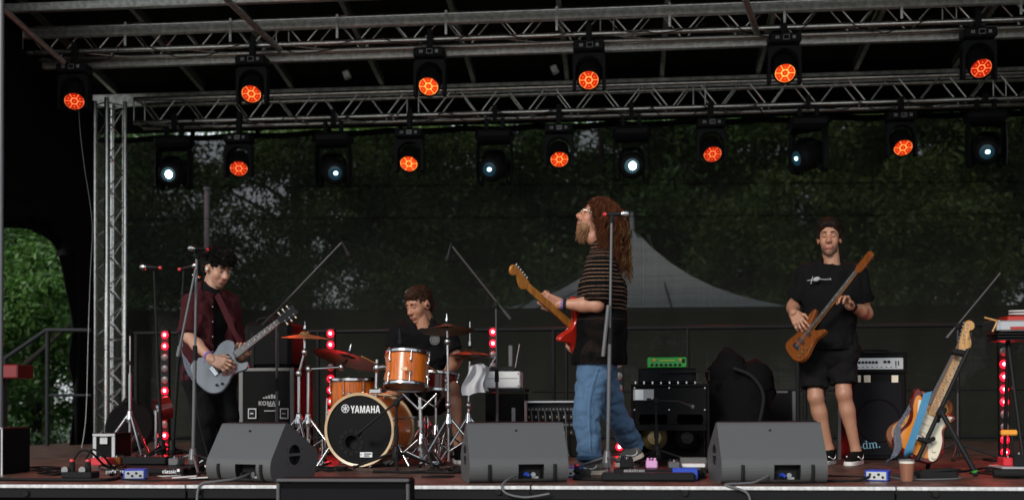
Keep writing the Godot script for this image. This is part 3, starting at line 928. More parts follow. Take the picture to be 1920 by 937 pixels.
func build_lamps() -> void:
	var ords := ["nearest the truss tower", "second from the truss tower", "third from the truss tower", "fourth from the truss tower", "fifth from the truss tower", "farthest from the truss tower"]
	var fr := [[138, 191, -0.42, 0.75], [470, 177, -0.15, 0.72], [803, 163, 0.0, 0.70], [1104, 151, 0.02, 0.66], [1473, 138, 0.05, 0.68], [1842, 129, 0.0, 0.70]]
	for k in 6:
		var q: Array = fr[k]
		hang(make_wash(q[3], q[2] * -1.0, [1, 0, 2, 0, 2, 1][k]), "wash_lamp", "moving wash lamp glowing orange on the front truss, " + ords[k], Vector2(q[0], q[1]), -4.75, "orange wash lamps on the front truss", pz(q[0], lerpf(90, 18, q[0] / 1920.0), -4.9).y - 0.0, Color(1.0, 0.25, 0.08), 1.2, 22.0)
	var rr := [[447, 317], [766, 308], [1049, 300], [1337, 290], [1695, 278]]
	for k in 5:
		var q: Array = rr[k]
		hang(make_wash(0.72, [0.3, 0.05, 0.1, 0.1, 0.0][k], [1, 2, 0, 1, 0][k]), "wash_lamp", "moving wash lamp glowing orange under the rear truss, " + (ords[k] if k < 4 else ords[5]), Vector2(q[0], q[1]), -6.1, "orange wash lamps under the rear truss", pz(q[0], lerpf(225, 178, q[0] / 1920.0), -6.25).y, Color(1.0, 0.22, 0.07), 1.2, 22.0)
	var bm := [[313, 327, 0.25, 0.0, 0.0], [628, 325, 0.35, 0.35, 0.0], [915, 318, 0.3, -0.3, 0.0], [1185, 311, 0.25, 0.0, 0.0], [1490, 298, 0.25, -0.5, -0.55], [1852, 285, 0.3, -0.25, 0.0]]
	for k in 6:
		var q: Array = bm[k]
		hang(make_beam(q[2], q[3], q[4], k == 0 or k == 3), "beam_lamp", "black moving beam lamp with white point of light, " + ords[k], Vector2(q[0], q[1]), -6.0, "white beam lamps under the rear truss", pz(q[0], lerpf(225, 178, q[0] / 1920.0), -6.25).y, Color(0.85, 1.0, 1.0), 2.0, 6.0)
	# cables looped along the two trusses
	for row in [[-4.85, 92, 18, 8], [-6.2, 226, 180, 16]]:
		for k in row[3]:
			var x0: float = lerpf(260 if row[0] < -6 else 60, 1800, k / float(row[3]))
			var pts := []
			var sag := rng.randf_range(12, 30)
			for j in 9:
				var s := j / 8.0
				var px: float = x0 + s * rng.randf_range(90, 110) * (1.0 if row[0] < -6 else 1.7)
				var py: float = lerpf(row[1], row[2], px / 1920.0) + 4 + sag * 4 * s * (1 - s) + rng.randf_range(-3, 3)
				pts.append(pz(px, py, row[0] + 0.02))
			single("truss_cable", "black cable looped along the %s truss, %s loop from the truss tower" % ["rear" if row[0] < -6 else "front", NTH[k]], "cable", mb().tube(curve(pts, 3), 0.006, 5), M.cable, pts[0], "cables looped along the %s truss" % ("rear" if row[0] < -6 else "front"))
	var wire := []
	for p in [[146, 200], [150, 255], [158, 320], [166, 370], [172, 430], [168, 520], [164, 640], [160, 780], [150, 850]]: wire.append(pz(p[0], p[1], -5.2 - 0.0 * p[1]))
	single("hanging_wire", "thin pale wire hanging from the end lamp down the side cloth", "wire", mb().tube(curve(wire, 4), 0.003, 5), M.tape_white, wire[0])
	for p in [[197, 88], [222, 87], [250, 85], [337, 80], [410, 76], [558, 65], [706, 59]]:
		tape(pz(p[0], p[1], -4.9), M.tape_green, "green")
	for p in [[893, 51], [942, 49], [1048, 46]]:
		tape(pz(p[0], p[1], -4.9), M.tape_white, "white")

func tape(p: Vector3, m: Material, word: String) -> void:
	var t := get_node("front_truss")
	var y: float = t.position.y
	var o := part(t, "tape_band", mb().cyl(Vector3(p.x, y, -4.9), Vector3(p.x + 0.028, y, -4.9), 0.0262, -1, 12), m)
	o.set_meta("label", "band of %s tape wound round the lower tube" % word)

func led_bar(px: float, z: float, top_px: float, lit: Array, label: String) -> void:
	var b := fl(px, z)
	var h := pz(px, top_px, z).y
	var t := thing("led_bar", label, "light bar", b, "upright light bars at the back of the stage")
	var cn := part(t, "housing", mb().box(Vector3(0, h / 2 + 0.02, 0), Vector3(0.075, h - 0.04, 0.05), Basis(), 0.006), M.black_metal, true)
	part(t, "base_plate", mb().box(Vector3(0, 0.01, 0), Vector3(0.25, 0.02, 0.22), Basis(), 0.005), M.black_metal, true)
	var nn := 11
	for k in nn:
		var y := h - 0.05 - k * (h - 0.12) / (nn - 1)
		var on: bool = k in lit
		var l := mb(); l.ell(Vector3(0, y, 0.026), Vector3(0.034, 0.034, 0.01), Basis(), 12, 6)
		part(t, "light_dot" if on else "dark_dot", l, M.led_red if on else M.led_off, true)
		if on:
			part(t, "light_core", mb().ell(Vector3(0, y, 0.034), Vector3(0.014, 0.014, 0.006), Basis(), 10, 6), M.led_core, true)
			var o := OmniLight3D.new()
			o.name = "dot_light"
			t.add_child(o, true)
			o.position = Vector3(0, y, 0.05)
			o.light_color = Color(1.0, 0.03, 0.10); o.light_energy = 0.013; o.omni_range = 8.0; o.omni_attenuation = 2.0; o.shadow_enabled = true; o.light_size = 0.02

func build_leds() -> void:
	led_bar(310, -3.7, 618, [0, 1, 5, 6, 7, 9, 10], "upright bar of red lights beside the truss tower")
	led_bar(621, -3.7, 615, [0, 1, 4, 5, 6, 7], "upright bar of red lights left of the bass drum behind the cymbals")
	led_bar(926, -3.7, 612, [0, 1, 7], "upright bar of red lights behind the white rack box")
	led_bar(1162, -3.6, 606, [6, 7, 10], "upright bar of red lights behind the singer in jeans")
	led_bar(1541, -3.6, 602, [10], "upright bar of red lights behind the bassist's legs")
	led_bar(1884, -2.6, 600, [3, 4, 5, 6, 9, 10], "upright bar of red lights under the keyboard")

# ---------------------------------------------------------------- loudspeakers
func csg_poly(parent: Node3D, called: String, poly: Array, depth: float, t: Transform3D, m: Material, op := CSGShape3D.OPERATION_UNION) -> CSGPolygon3D:
	var c := CSGPolygon3D.new()
	c.name = called
	var p := PackedVector2Array()
	for q in poly: p.append(q)
	c.polygon = p; c.depth = depth; c.transform = t; c.material = m; c.operation = op
	parent.add_child(c, true)
	return c

func wedge(px: float, z: float, turn: float, w: float, label: String, plug: Material) -> void:
	var t := thing("floor_monitor", label, "loudspeaker", fl(px, z), "grey floor monitors along the front edge", Basis(Vector3.UP, deg_to_rad(turn)))
	var prof := [Vector2(0.185, 0.0), Vector2(0.203, 0.004), Vector2(0.218, 0.012), Vector2(0.230, 0.024), Vector2(0.238, 0.04), Vector2(0.2435, 0.057), Vector2(0.246, 0.075), Vector2(0.246, 0.093), Vector2(0.243, 0.11), Vector2(0.2385, 0.125), Vector2(0.232, 0.14), Vector2(0.104, 0.327), Vector2(0.098, 0.335), Vector2(0.092, 0.341), Vector2(0.085, 0.345), Vector2(0.06, 0.345), Vector2(-0.22, 0.18), Vector2(-0.25, 0.14), Vector2(-0.25, 0.11), Vector2(-0.2, 0.0)]
	# the extruded profile lies in local z (audience side) and y; it runs along x
	var bs := Basis(Vector3(0, 0, 1), Vector3.UP, Vector3(-1, 0, 0))
	var body := csg_poly(t, "cabinet", prof, w, Transform3D(bs, Vector3(-w / 2, 0, 0)), M.wedge_paint)
	for s in [-1.0, 1.0]:
		for half in 2:
			var hp := []
			for k in 10:
				var a := PI * k / 9.0
				if half == 0: hp.append(Vector2(cos(a) * 0.058, 0.165 + sin(a) * 0.052))
				else: hp.append(Vector2(cos(a) * 0.058, 0.148 - sin(a) * 0.055))
			csg_poly(body, "handle_hole", hp, 0.05, Transform3D(Basis(), Vector3(0, 0, w - 0.04 if s < 0 else -0.01)).affine_inverse() if false else Transform3D(Basis(), Vector3(0, 0, 0.01 if s < 0 else -w + 0.04)), M.rubber, CSGShape3D.OPERATION_SUBTRACTION)
	var rc := CSGBox3D.new()
	rc.name = "connector_recess"; rc.size = Vector3(0.12, 0.085, 0.15); rc.position = Vector3(0.235, 0.065, -w * 0.62); rc.material = M.rubber; rc.operation = CSGShape3D.OPERATION_SUBTRACTION
	body.add_child(rc)
	var cx := w * 0.12
	part(t, "connector_plate", mb().box(Vector3(cx, 0.045, 0.185), Vector3(0.13, 0.05, 0.012), Basis(), 0.002), M.black_plastic, true)
	for k in 2:
		part(t, "socket", mb().cyl(Vector3(cx - 0.03 + 0.05 * k, 0.045, 0.19), Vector3(cx - 0.03 + 0.05 * k, 0.045, 0.2), 0.014, -1, 14), M.steel if k else M.rubber, true)
	part(t, "rating_label", mb().box(Vector3(cx + 0.03, 0.028, 0.192), Vector3(0.04, 0.012, 0.003)), M.grey_print, true)
	part(t, "plug", mb().tube([Vector3(cx - 0.03, 0.045, 0.2), Vector3(cx - 0.025, 0.05, 0.235), Vector3(cx - 0.02, 0.046, 0.262)], [0.011, 0.012, 0.008], 10), plug, true)
	for x in [-0.3 * w, 0.36 * w]:
		var pts := []
		for q in [Vector2(0.222, 0.01), Vector2(0.243, 0.04), Vector2(0.251, 0.075), Vector2(0.248, 0.108)]: pts.append(Vector3(x, q.y, q.x))
		part(t, "skid_strip", mb().tube(pts, 0.010, 8), M.rubber, true)
	part(t, "badge_stud", mb().cyl(Vector3(0, 0.30, 0.124), Vector3(0, 0.302, 0.131), 0.006), M.black_metal, true)
	var sl := Vector2(0.06, 0.345) - Vector2(-0.22, 0.18)
	part(t, "grille", mb().box(Vector3(0, 0.268, -0.083), Vector3(w - 0.02, 0.012, sl.length() * 0.98), look(Vector3(0, sl.y, sl.x)), 0.003), M.grille, true)
	for s in [-1.0, 1.0]:
		for q in [Vector2(-0.075, 0.19), Vector2(0.075, 0.19), Vector2(-0.07, 0.105), Vector2(0.07, 0.105)]:
			part(t, "screw", mb().cyl(Vector3(s * w / 2, q.y, q.x), Vector3(s * (w / 2 + 0.002), q.y, q.x), 0.004, -1, 8), M.rubber, true)

func build_speakers() -> void:
	wedge(492, -0.42, -19.0, 0.47, "grey floor monitor in front of the guitarist in maroon", M.rubber)
	wedge(962, -0.42, 14.0, 0.58, "grey floor monitor between the drum kit and the singer", M.blue_box)
	wedge(1436, -0.40, 5.0, 0.60, "grey floor monitor in front of the bassist", M.blue_box)
	# black loudspeaker on the ground before the stage, its top just above the deck
	var a := pz(515, 898, 0.62)
	var b := pz(765, 898, 0.62)
	var w := b.x - a.x
	var t := thing("front_speaker", "black loudspeaker standing on the ground before the stage edge", "loudspeaker", Vector3((a.x + b.x) / 2, -1.05, 0.36))
	var hh := a.y + 1.05
	part(t, "cabinet", mb().box(Vector3(0, hh / 2, 0.14), Vector3(w, hh, 0.16), Basis(), 0.012), M.black_cloth, true)
	part(t, "grille", mb().box(Vector3(0, hh / 2 - 0.02, 0.215), Vector3(w - 0.035, hh - 0.06, 0.03), Basis(), 0.004), M.grille, true)
	part(t, "trim", mb().box(Vector3(0, hh - 0.008, 0.225), Vector3(w, 0.016, 0.03), Basis(), 0.004), M.wedge_paint, true)
	for s in [-1, 1]:
		part(t, "trim", mb().box(Vector3(s * (w / 2 - 0.008), hh / 2 - 0.01, 0.225), Vector3(0.016, hh - 0.03, 0.03), Basis(), 0.004), M.wedge_paint, true)
	# black cabinet at the doorway
	var c := fl(-4, -1.0)
	var sp := thing("side_speaker", "black speaker cabinet with metal corner trim inside the doorway", "loudspeaker", c)
	part(sp, "cabinet", mb().box(Vector3(-0.08, 0.155, 0), Vector3(0.42, 0.31, 0.36), Basis(), 0.008), M.tolex, true)
	part(sp, "trim", mb().box(Vector3(0.128, 0.155, 0.185), Vector3(0.012, 0.31, 0.012)), M.steel, true)
	part(sp, "trim", mb().box(Vector3(-0.08, 0.308, 0.185), Vector3(0.42, 0.012, 0.012)), M.steel, true)
	part(sp, "grille", mb().box(Vector3(-0.09, 0.15, 0.182), Vector3(0.38, 0.27, 0.01)), M.grille, true)

# ---------------------------------------------------------------- stands and microphones
func tripod(t: Node3D, base: Vector3, hub: float, reach: float, r: float, m: Material, turn := 0.3, braced := false) -> void:
	for k in 3:
		var d := Vector3.BACK.rotated(Vector3.UP, turn + TAU * k / 3.0)
		part(t, "leg", mb().tube([base + Vector3(0, hub, 0) + d * 0.02, base + d * reach + Vector3(0, 0.012, 0)], r, 8), m)
		part(t, "rubber_foot", mb().ell(base + d * reach + Vector3(0, 0.013, 0), Vector3.ONE * (r * 1.6), Basis(), 8, 6), M.rubber)
		if braced:
			part(t, "leg_brace", mb().cyl(base + Vector3(0, hub * 0.3, 0), base + Vector3(0, hub * 0.55, 0) + d * reach * 0.45, r * 0.7), m)
	part(t, "hub", mb().lathe([Vector2(0.012, hub + 0.05), Vector2(0.02, hub + 0.04), Vector2(0.034, hub - 0.03), Vector2(0.03, hub - 0.06), Vector2(0.0, hub - 0.06)], Transform3D(Basis(), base), 14), m)

func mic_stand(label: String, base: Vector3, top: Vector3, boom: Array, m: Material, legs := true, weight := false) -> Node3D:
	var t := thing("microphone_stand", label, "microphone stand", base, "microphone stands on the stage")
	if legs: tripod(t, base, 0.12, 0.34, 0.009, m, rng.randf() * 2.0)
	if weight: part(t, "round_base", mb().lathe([Vector2(0.0, 0.03), Vector2(0.03, 0.028), Vector2(0.1, 0.016), Vector2(0.11, 0.0)], Transform3D(Basis(), base), 20), m)
	var mid := base.lerp(top, 0.55)
	part(t, "lower_tube", mb().cyl(base + Vector3(0, 0.02, 0), mid, 0.0125, -1, 10), m)
	part(t, "upper_tube", mb().cyl(mid, top, 0.0088, -1, 10), m)
	part(t, "clutch", mb().cyl(mid - (top - base).normalized() * 0.05, mid + (top - base).normalized() * 0.05, 0.018, 0.015), M.rubber)
	if boom.size() == 2:
		part(t, "boom", mb().cyl(boom[0], boom[1], 0.0085, -1, 10), m)
		part(t, "joint", mb().ell(top, Vector3(0.024, 0.03, 0.024), Basis(), 10, 7), M.rubber)
		part(t, "counterweight", mb().cyl(boom[0], boom[0].lerp(boom[1], 0.12), 0.015), m)
	return t

func mic(label: String, at: Vector3, dir: Vector3, ball: Material, ringed := false, s := 1.0) -> void:
	var t := thing("microphone", label, "microphone", at, "microphones on the stage")
	var x := along(at, at + dir)
	part(t, "handle", mb().lathe([Vector2(0, 0.0), Vector2(0.010, 0.0), Vector2(0.011, 0.02), Vector2(0.018, 0.11), Vector2(0.02, 0.12)].map(func(p): return p * s), x, 14), M.black_metal)
	part(t, "grille", mb().lathe([Vector2(0.02, 0.12), Vector2(0.0255, 0.135), Vector2(0.026, 0.15), Vector2(0.02, 0.165), Vector2(0.01, 0.173), Vector2(0, 0.175)].map(func(p): return p * s), x, 16), ball)
	part(t, "collar", mb().lathe([Vector2(0.0215, 0.115), Vector2(0.0268, 0.134), Vector2(0.0268, 0.142), Vector2(0.02, 0.15)].map(func(p): return p * s), x, 16), M.chrome if ringed else M.black_metal)
	if ringed: part(t, "color_ring", mb().lathe([Vector2(0.0, -0.012), Vector2(0.014, -0.01), Vector2(0.0145, 0.012), Vector2(0.011, 0.012)].map(func(p): return p * s), x, 14), M.red_plastic)

func build_mics() -> void:
	# the singer's stand, nearest the edge
	var zz := -0.72
	var b := fl(1139, zz)
	var t := mic_stand("tall straight grey stand before the singer in jeans", b, pz(1147, 414, zz), [], M.stand_grey)
	part(t, "clip_bar", mb().cyl(pz(1131, 668, zz + 0.03), pz(1141, 572, zz + 0.03), 0.0125), M.stand_grey)
	part(t, "clip", mb().cyl(pz(1147, 418, zz), pz(1148, 404, zz), 0.014), M.rubber)
	mic("silver headed vocal microphone behind the singer's curls", pz(1134, 402, zz), (pz(1170, 401, zz) - pz(1134, 402, zz)).normalized(), M.steel, true, 0.9)
	# guitarist's stand
	zz = -1.05
	b = fl(361, zz)
	t = mic_stand("dark stand with hanging boom before the guitarist in maroon", b, pz(368, 478, zz), [pz(333, 668, zz + 0.04), pz(366, 505, zz + 0.04)], M.stand_grey)
	part(t, "cross_bar", mb().cyl(pz(360, 515, zz), pz(374, 521, zz), 0.006), M.chrome)
	mic("vocal microphone with red tail over the guitarist's stand", pz(388, 468, zz), Vector3(-0.7, 0.02, 0.5).normalized(), M.steel, true, 0.75)
	# two stands by the tower
	zz = -2.6
	var s1 := mic_stand("thin black stand nearest the truss tower", fl(303, zz), pz(288, 508, zz), [], M.black_metal)
	mic("black microphone with red tail nearest the truss tower", pz(300, 502, zz), (pz(262, 500, zz) - pz(300, 502, zz)).normalized(), M.steel, true, 1.0)
	var s2 := mic_stand("thin black stand behind the guitarist's shoulder", fl(322, zz), pz(344, 508, zz), [], M.black_metal)
	mic("black microphone with red tail behind the guitarist's shoulder", pz(336, 505, zz), (pz(362, 499, zz) - pz(336, 505, zz)).normalized(), M.black_metal, true, 1.0)
	# overhead left of the kit
	zz = -2.2
	mic_stand("tall black boom stand between flight case and cymbals", fl(519, zz), pz(518, 600, zz), [pz(492, 610, zz), pz(640, 455, zz)], M.boom_black)
	mic("small black overhead microphone above the cymbals", pz(640, 452, zz), (pz(655, 480, zz) - pz(640, 452, zz)).normalized(), M.black_metal, false, 0.85)
	# overhead right of the kit
	zz = -2.5
	mic_stand("tall black boom stand between the towel and the white rack box", fl(933, zz), pz(930, 572, zz), [pz(957, 598, zz), pz(848, 462, zz)], M.boom_black)
	mic("small black overhead microphone beside the drummer's head", pz(846, 456, zz), (pz(838, 490, zz) - pz(846, 456, zz)).normalized(), M.black_metal, false, 0.9)
	# kick drum stand
	zz = -1.42
	mic_stand("short black stand with boom at the bass drum", fl(743, zz), pz(743, 755, zz), [pz(757, 742, zz), pz(672, 812, zz)], M.black_metal, true)
	mic("black bass drum microphone at the port of the drum", pz(680, 806, zz), (pz(660, 826, -1.6) - pz(680, 806, zz)).normalized(), M.rubber, false, 0.7)
	# at the open-backed amplifier
	zz = -1.75
	mic_stand("short black stand with level boom before the open-backed amplifier", fl(1232, zz), pz(1230, 752, zz), [pz(1213, 750, zz), pz(1276, 753, zz)], M.black_metal)
	mic("slim black microphone on the level boom at the amplifier", pz(1272, 753, zz), (pz(1300, 763, zz) - pz(1272, 753, zz)).normalized(), M.stand_grey, false, 0.7)
	# empty boom by the leaning guitar
	zz = -2.9
	mic_stand("black boom stand with empty clip above the leaning guitar", fl(1797, zz), pz(1797, 612, zz), [pz(1776, 634, zz), pz(1877, 512, zz)], M.boom_black)
	# tom clip microphone
	mic("small clip-on microphone at the orange rack tom", pz(749, 616, -1.72), (pz(751, 652, -1.66) - pz(749, 616, -1.72)).normalized(), M.rubber, false, 0.75)

# ---------------------------------------------------------------- drum kit
func drum(called: String, label: String, bottom: Vector3, axis: Vector3, r: float, h: float, shell: Material, top_m: Material, low_m: Material, lugs: int) -> Node3D:
	var t := thing(called, label, "drum", bottom)
	var x := along(bottom, bottom + axis)
	part(t, "shell", mb().lathe([Vector2(r, 0.0), Vector2(r, h)], x, 40), shell)
	part(t, "top_head", mb().lathe([Vector2(r * 1.005, h + 0.004), Vector2(0, h + 0.004)], x, 40), top_m)
	part(t, "lower_head", mb().lathe([Vector2(0, -0.004), Vector2(r * 1.005, -0.004)], x, 40), low_m)
	for y in [0.0, h]:
		part(t, "hoop", mb().lathe([Vector2(r * 1.0, y - 0.014), Vector2(r + 0.014, y - 0.014), Vector2(r + 0.011, y - 0.008), Vector2(r + 0.010, y + 0.008), Vector2(r + 0.014, y + 0.014), Vector2(r * 1.0, y + 0.014)], x, 40), M.chrome)
	for k in lugs:
		var a := TAU * k / lugs + 0.2
		var d := x.basis * Vector3(cos(a), 0, sin(a))
		for y in ([0.28, 0.72] if h > 0.18 else [0.5]):
			part(t, "lug", mb().ell(x * Vector3(0, h * y, 0) + d * (r + 0.006), Vector3(0.009, 0.022, 0.009), x.basis, 8, 6), M.chrome)
		part(t, "tension_rod", mb().cyl(x * Vector3(0, h * 0.98, 0) + d * (r + 0.012), x * Vector3(0, h * 0.72, 0) + d * (r + 0.012), 0.003), M.chrome)
		part(t, "tension_rod", mb().cyl(x * Vector3(0, h * 0.02, 0) + d * (r + 0.012), x * Vector3(0, h * 0.28, 0) + d * (r + 0.012), 0.003), M.chrome)
	return t

func cymbal(label: String, c: Vector3, r: float, up: Vector3, m: Material, stand: Array, base: Vector3, pair := false) -> void:
	var t := thing("cymbal", label, "cymbal", c)
	var x := along(c, c + up)
	var prof := [Vector2(r, -0.03), Vector2(r * 0.62, -0.012), Vector2(r * 0.24, 0.0), Vector2(r * 0.19, 0.014), Vector2(r * 0.09, 0.024), Vector2(0.006, 0.026)]
	part(t, "plate", mb().lathe(prof, x, 48), m)
	if pair: part(t, "lower_plate", mb().lathe([Vector2(r, -0.034), Vector2(r * 0.6, -0.05), Vector2(r * 0.2, -0.06), Vector2(0.01, -0.075)], x, 48), m)
	part(t, "felt", mb().lathe([Vector2(0.018, 0.026), Vector2(0.018, 0.044), Vector2(0.006, 0.044)], x, 12), M.rubber)
	part(t, "wing_nut", mb().lathe([Vector2(0.012, 0.044), Vector2(0.009, 0.07), Vector2(0, 0.07)], x, 10), M.chrome)
	var s := thing("cymbal_stand", "chrome stand carrying the " + label, "cymbal stand", base)
	tripod(s, base, 0.34, 0.3, 0.010, M.chrome, rng.randf() * 2.0, true)
	var pts := [base + Vector3(0, 0.03, 0)] + stand + [c + up * (-0.03)]
	for k in pts.size() - 1:
		part(s, "tube", mb().cyl(pts[k], pts[k + 1], 0.0125 if k == 0 else 0.0095, -1, 10), M.chrome)
		if k > 0: part(s, "clamp", mb().ell(pts[k], Vector3(0.024, 0.03, 0.024), Basis(), 10, 7), M.steel)
	part(s, "rod", mb().cyl(c + up * -0.04, c + up * 0.1, 0.004), M.chrome)

func build_drums() -> void:
	# bass drum
	var z := -1.66
	var c := pz(674, 802, z)
	c.y = 0.272
	var ax := Vector3(0.14, 0, -0.99).normalized()
	var t := thing("bass_drum", "orange bass drum with black front head and white lettering", "drum", Vector3(c.x, 0, c.z - 0.2))
	var x := along(c, c + ax)
	var r := 0.252
	part(t, "shell", mb().lathe([Vector2(r, 0.03), Vector2(r, 0.42)], x, 56), M.wood_orange)
	for y in [0.0, 0.45]:
		part(t, "hoop", mb().lathe([Vector2(r - 0.006, y - 0.012), Vector2(r + 0.012, y - 0.016), Vector2(r + 0.016, y), Vector2(r + 0.012, y + 0.02), Vector2(r - 0.006, y + 0.02)], x, 56), M.hoop_wood)
		part(t, "rear_head", mb().lathe([Vector2(r, 0.45), Vector2(0, 0.45)], x, 48), M.white_plastic)
	part(t, "hoop_band", mb().lathe([Vector2(r + 0.017, 0.435), Vector2(r + 0.02, 0.445), Vector2(r + 0.017, 0.455)], x, 56), M.chrome)
	# front head with its port cut out, and the ring of patches round the port
	var ht := Transform3D(look(-ax), c)
	var key := PackedVector2Array()
	var hole := Vector2(-0.063, -0.09)
	var a0 := hole.angle()
	for k in 65: key.append(Vector2.from_angle(a0 + TAU * k / 64.0 - (0.0004 if k == 64 else 0.0)) * (r - 0.004))
	for k in 33: key.append(hole + Vector2.from_angle(a0 - TAU * k / 32.0 - (0.002 if k == 0 else 0.0)) * 0.05)
	part(t, "front_head", mb().prism(key, 0.002, ht), M.drum_skin)
	var pc := ht * Vector3(-0.063, -0.09, 0.004)
	part(t, "port_cup", mb().lathe([Vector2(0.052, 0.002), Vector2(0.05, 0.06), Vector2(0, 0.07)], Transform3D(x.basis, ht * Vector3(-0.063, -0.09, -0.002)), 24), M.rubber)
	for k in 12:
		var a := TAU * k / 12.0
		part(t, "port_patch", mb().box(pc + ht.basis * Vector3(cos(a) * 0.082, sin(a) * 0.082, 0), Vector3(0.028, 0.032, 0.003), ht.basis * Basis(Vector3(0, 0, 1), a), 0.001), M.black_metal)
	part(t, "sticker", mb().box(ht * Vector3(0.05, -0.178, 0.004), Vector3(0.092, 0.036, 0.002), ht.basis), M.white_print)
	for q in [[0.062, -0.172, 0.055], [0.055, -0.186, 0.04], [0.012, -0.178, 0.008]]:
		part(t, "sticker_print", mb().box(ht * Vector3(q[0], q[1], 0.0055), Vector3(q[2], 0.008, 0.001), ht.basis), M.black_metal)
	lettering(t, "lettering", "YAMAHA", 0.052, M.white_print, ht * Transform3D(Basis(), Vector3(0.045, 0.145, 0.004)), "Droid Sans", 800, false, 0.74)
	var lg := mb()
	lg.lathe([Vector2(0.026, 0.0), Vector2(0.026, 0.002), Vector2(0.030, 0.002), Vector2(0.030, 0.0)], Transform3D(Basis(ht.basis.x, ht.basis.z, -ht.basis.y), ht * Vector3(-0.108, 0.152, 0.003)), 28)
	for k in 3:
		lg.box(ht * Vector3(-0.108, 0.152, 0.004), Vector3(0.006, 0.044, 0.002), ht.basis * Basis(Vector3(0, 0, 1), PI * k / 3.0))
		lg.box(ht * Vector3(-0.108, 0.152, 0.004), Vector3(0.016, 0.005, 0.002), ht.basis * Basis(Vector3(0, 0, 1), PI * k / 3.0))
	part(t, "emblem", lg, M.white_print)
	for k in 8:
		var a := TAU * k / 8.0 + 0.3
		var d := x.basis * Vector3(cos(a), 0, sin(a))
		for y in [0.0, 0.43]:
			part(t, "claw", mb().box(x * Vector3(0, y + 0.012, 0) + d * (r + 0.02), Vector3(0.022, 0.05, 0.014), Basis(x.basis.y.cross(d), x.basis.y, d), 0.004), M.chrome)
		part(t, "lug", mb().ell(x * Vector3(0, 0.225, 0) + d * (r + 0.008), Vector3(0.01, 0.05, 0.01), x.basis, 8, 6), M.chrome)
		part(t, "tension_rod", mb().cyl(x * Vector3(0, 0.02, 0) + d * (r + 0.02), x * Vector3(0, 0.43, 0) + d * (r + 0.02), 0.0035), M.chrome)
	for s in [-1.0, 1.0]:
		var q := x * Vector3(0, 0.1, 0) + Vector3(s * (r * 0.9), -0.08, 0)
		part(t, "spur", mb().tube([q, Vector3(q.x + s * 0.11, 0.01, q.z + 0.06)], 0.009, 8), M.chrome)
	# rack tom on its post
	var tz := -1.72
	var tb := pz(761, 724, tz)
	var tax := Vector3(0.03, 1.0, -0.2).normalized()
	var tom := drum("rack_tom", "orange rack tom above the bass drum", tb, tax, 0.153, 0.235, M.wood_orange, M.white_plastic, M.clear_skin, 6)
	part(tom, "badge", mb().box(pz(758, 691, tz + 0.185), Vector3(0.045, 0.024, 0.004), look(Vector3(0, 0.2, 1)), 0.001), M.maple)
	var pt := pz(707, 690, -1.85)
	part(tom, "tom_arm", mb().cyl(pz(735, 686, tz + 0.02), pt, 0.015), M.chrome)
	part(tom, "tom_clamp", mb().ell(pt, Vector3(0.03, 0.04, 0.03), Basis(), 12, 8), M.chrome)
	part(tom, "tom_post", mb().cyl(pz(707, 674, -1.85), Vector3(pt.x - 0.01, 0.5, -1.85), 0.0125), M.chrome)
	part(tom, "post_block", mb().box(Vector3(pt.x - 0.01, 0.55, -1.85), Vector3(0.09, 0.04, 0.05), Basis(), 0.008), M.chrome)
	# floor tom
	var fb := fl(664, -2.55)
	var ft := drum("floor_tom", "orange floor tom behind the bass drum", Vector3(fb.x, 0.26, fb.z), Vector3(0, 1, 0.0), 0.19, pz(660, 711, -2.36).y - 0.26, M.wood_orange, M.white_plastic, M.clear_skin, 8)
	for k in 3:
		var d := Vector3.BACK.rotated(Vector3.UP, 0.9 + TAU * k / 3.0)
		part(ft, "leg", mb().cyl(Vector3(fb.x, 0.5, fb.z) + d * 0.215, Vector3(fb.x, 0.005, fb.z) + d * 0.23, 0.008), M.chrome)
	# snare
	var sb := pz(817, 732, -2.3)
	drum("snare_drum", "small dark red snare drum with chrome hoops beside the rack tom", sb, Vector3(0.05, 1, -0.08).normalized(), 0.165, 0.13, M.burst_dark, M.white_plastic, M.white_plastic, 8)
	var ss := thing("snare_stand", "chrome stand under the snare drum", "drum stand", Vector3(sb.x, 0, -2.3))
	tripod(ss, Vector3(sb.x, 0, -2.3), 0.25, 0.26, 0.010, M.chrome, 0.2, true)
	part(ss, "tube", mb().cyl(Vector3(sb.x, 0.05, -2.3), Vector3(sb.x, sb.y - 0.03, -2.3), 0.014), M.chrome)
	for k in 3:
		var d := Vector3.BACK.rotated(Vector3.UP, 0.5 + TAU * k / 3.0)
		part(ss, "basket_arm", mb().tube([Vector3(sb.x, sb.y - 0.13, -2.3), Vector3(sb.x, sb.y - 0.04, -2.3) + d * 0.15, Vector3(sb.x, sb.y + 0.01, -2.3) + d * 0.185], 0.010, 8), M.chrome)
	# front post with double braced base between drum and hi-hat
	var xb := fl(790, -1.75)
	var xs := thing("tom_stand", "chrome double braced stand right of the bass drum", "drum stand", xb)
	tripod(xs, xb, 0.2, 0.24, 0.011, M.chrome, 0.5, true)
	part(xs, "tube", mb().cyl(xb + Vector3(0, 0.03, 0), pz(787, 745, -1.75), 0.016), M.chrome)
	for s in [-1, 1]:
		part(xs, "basket_arm", mb().tube([pz(787, 770, -1.75), pz(787 + s * 26, 744, -1.75), pz(787 + s * 32, 738, -1.75)], 0.011, 8), M.chrome)
	part(xs, "memory_lock", mb().cyl(pz(788, 800, -1.75), pz(788, 788, -1.75), 0.026), M.steel)
	part(xs, "memory_lock", mb().cyl(pz(788, 845, -1.75), pz(788, 838, -1.75), 0.024), M.steel)
	# cymbals
	cymbal("thin golden cymbal left of the drum kit", pz(571, 627, -2.2), 0.185, Vector3(0.04, 1, 0.05).normalized(), M.bronze, [pz(560, 700, -2.2), pz(571, 660, -2.2)], fl(560, -2.2))
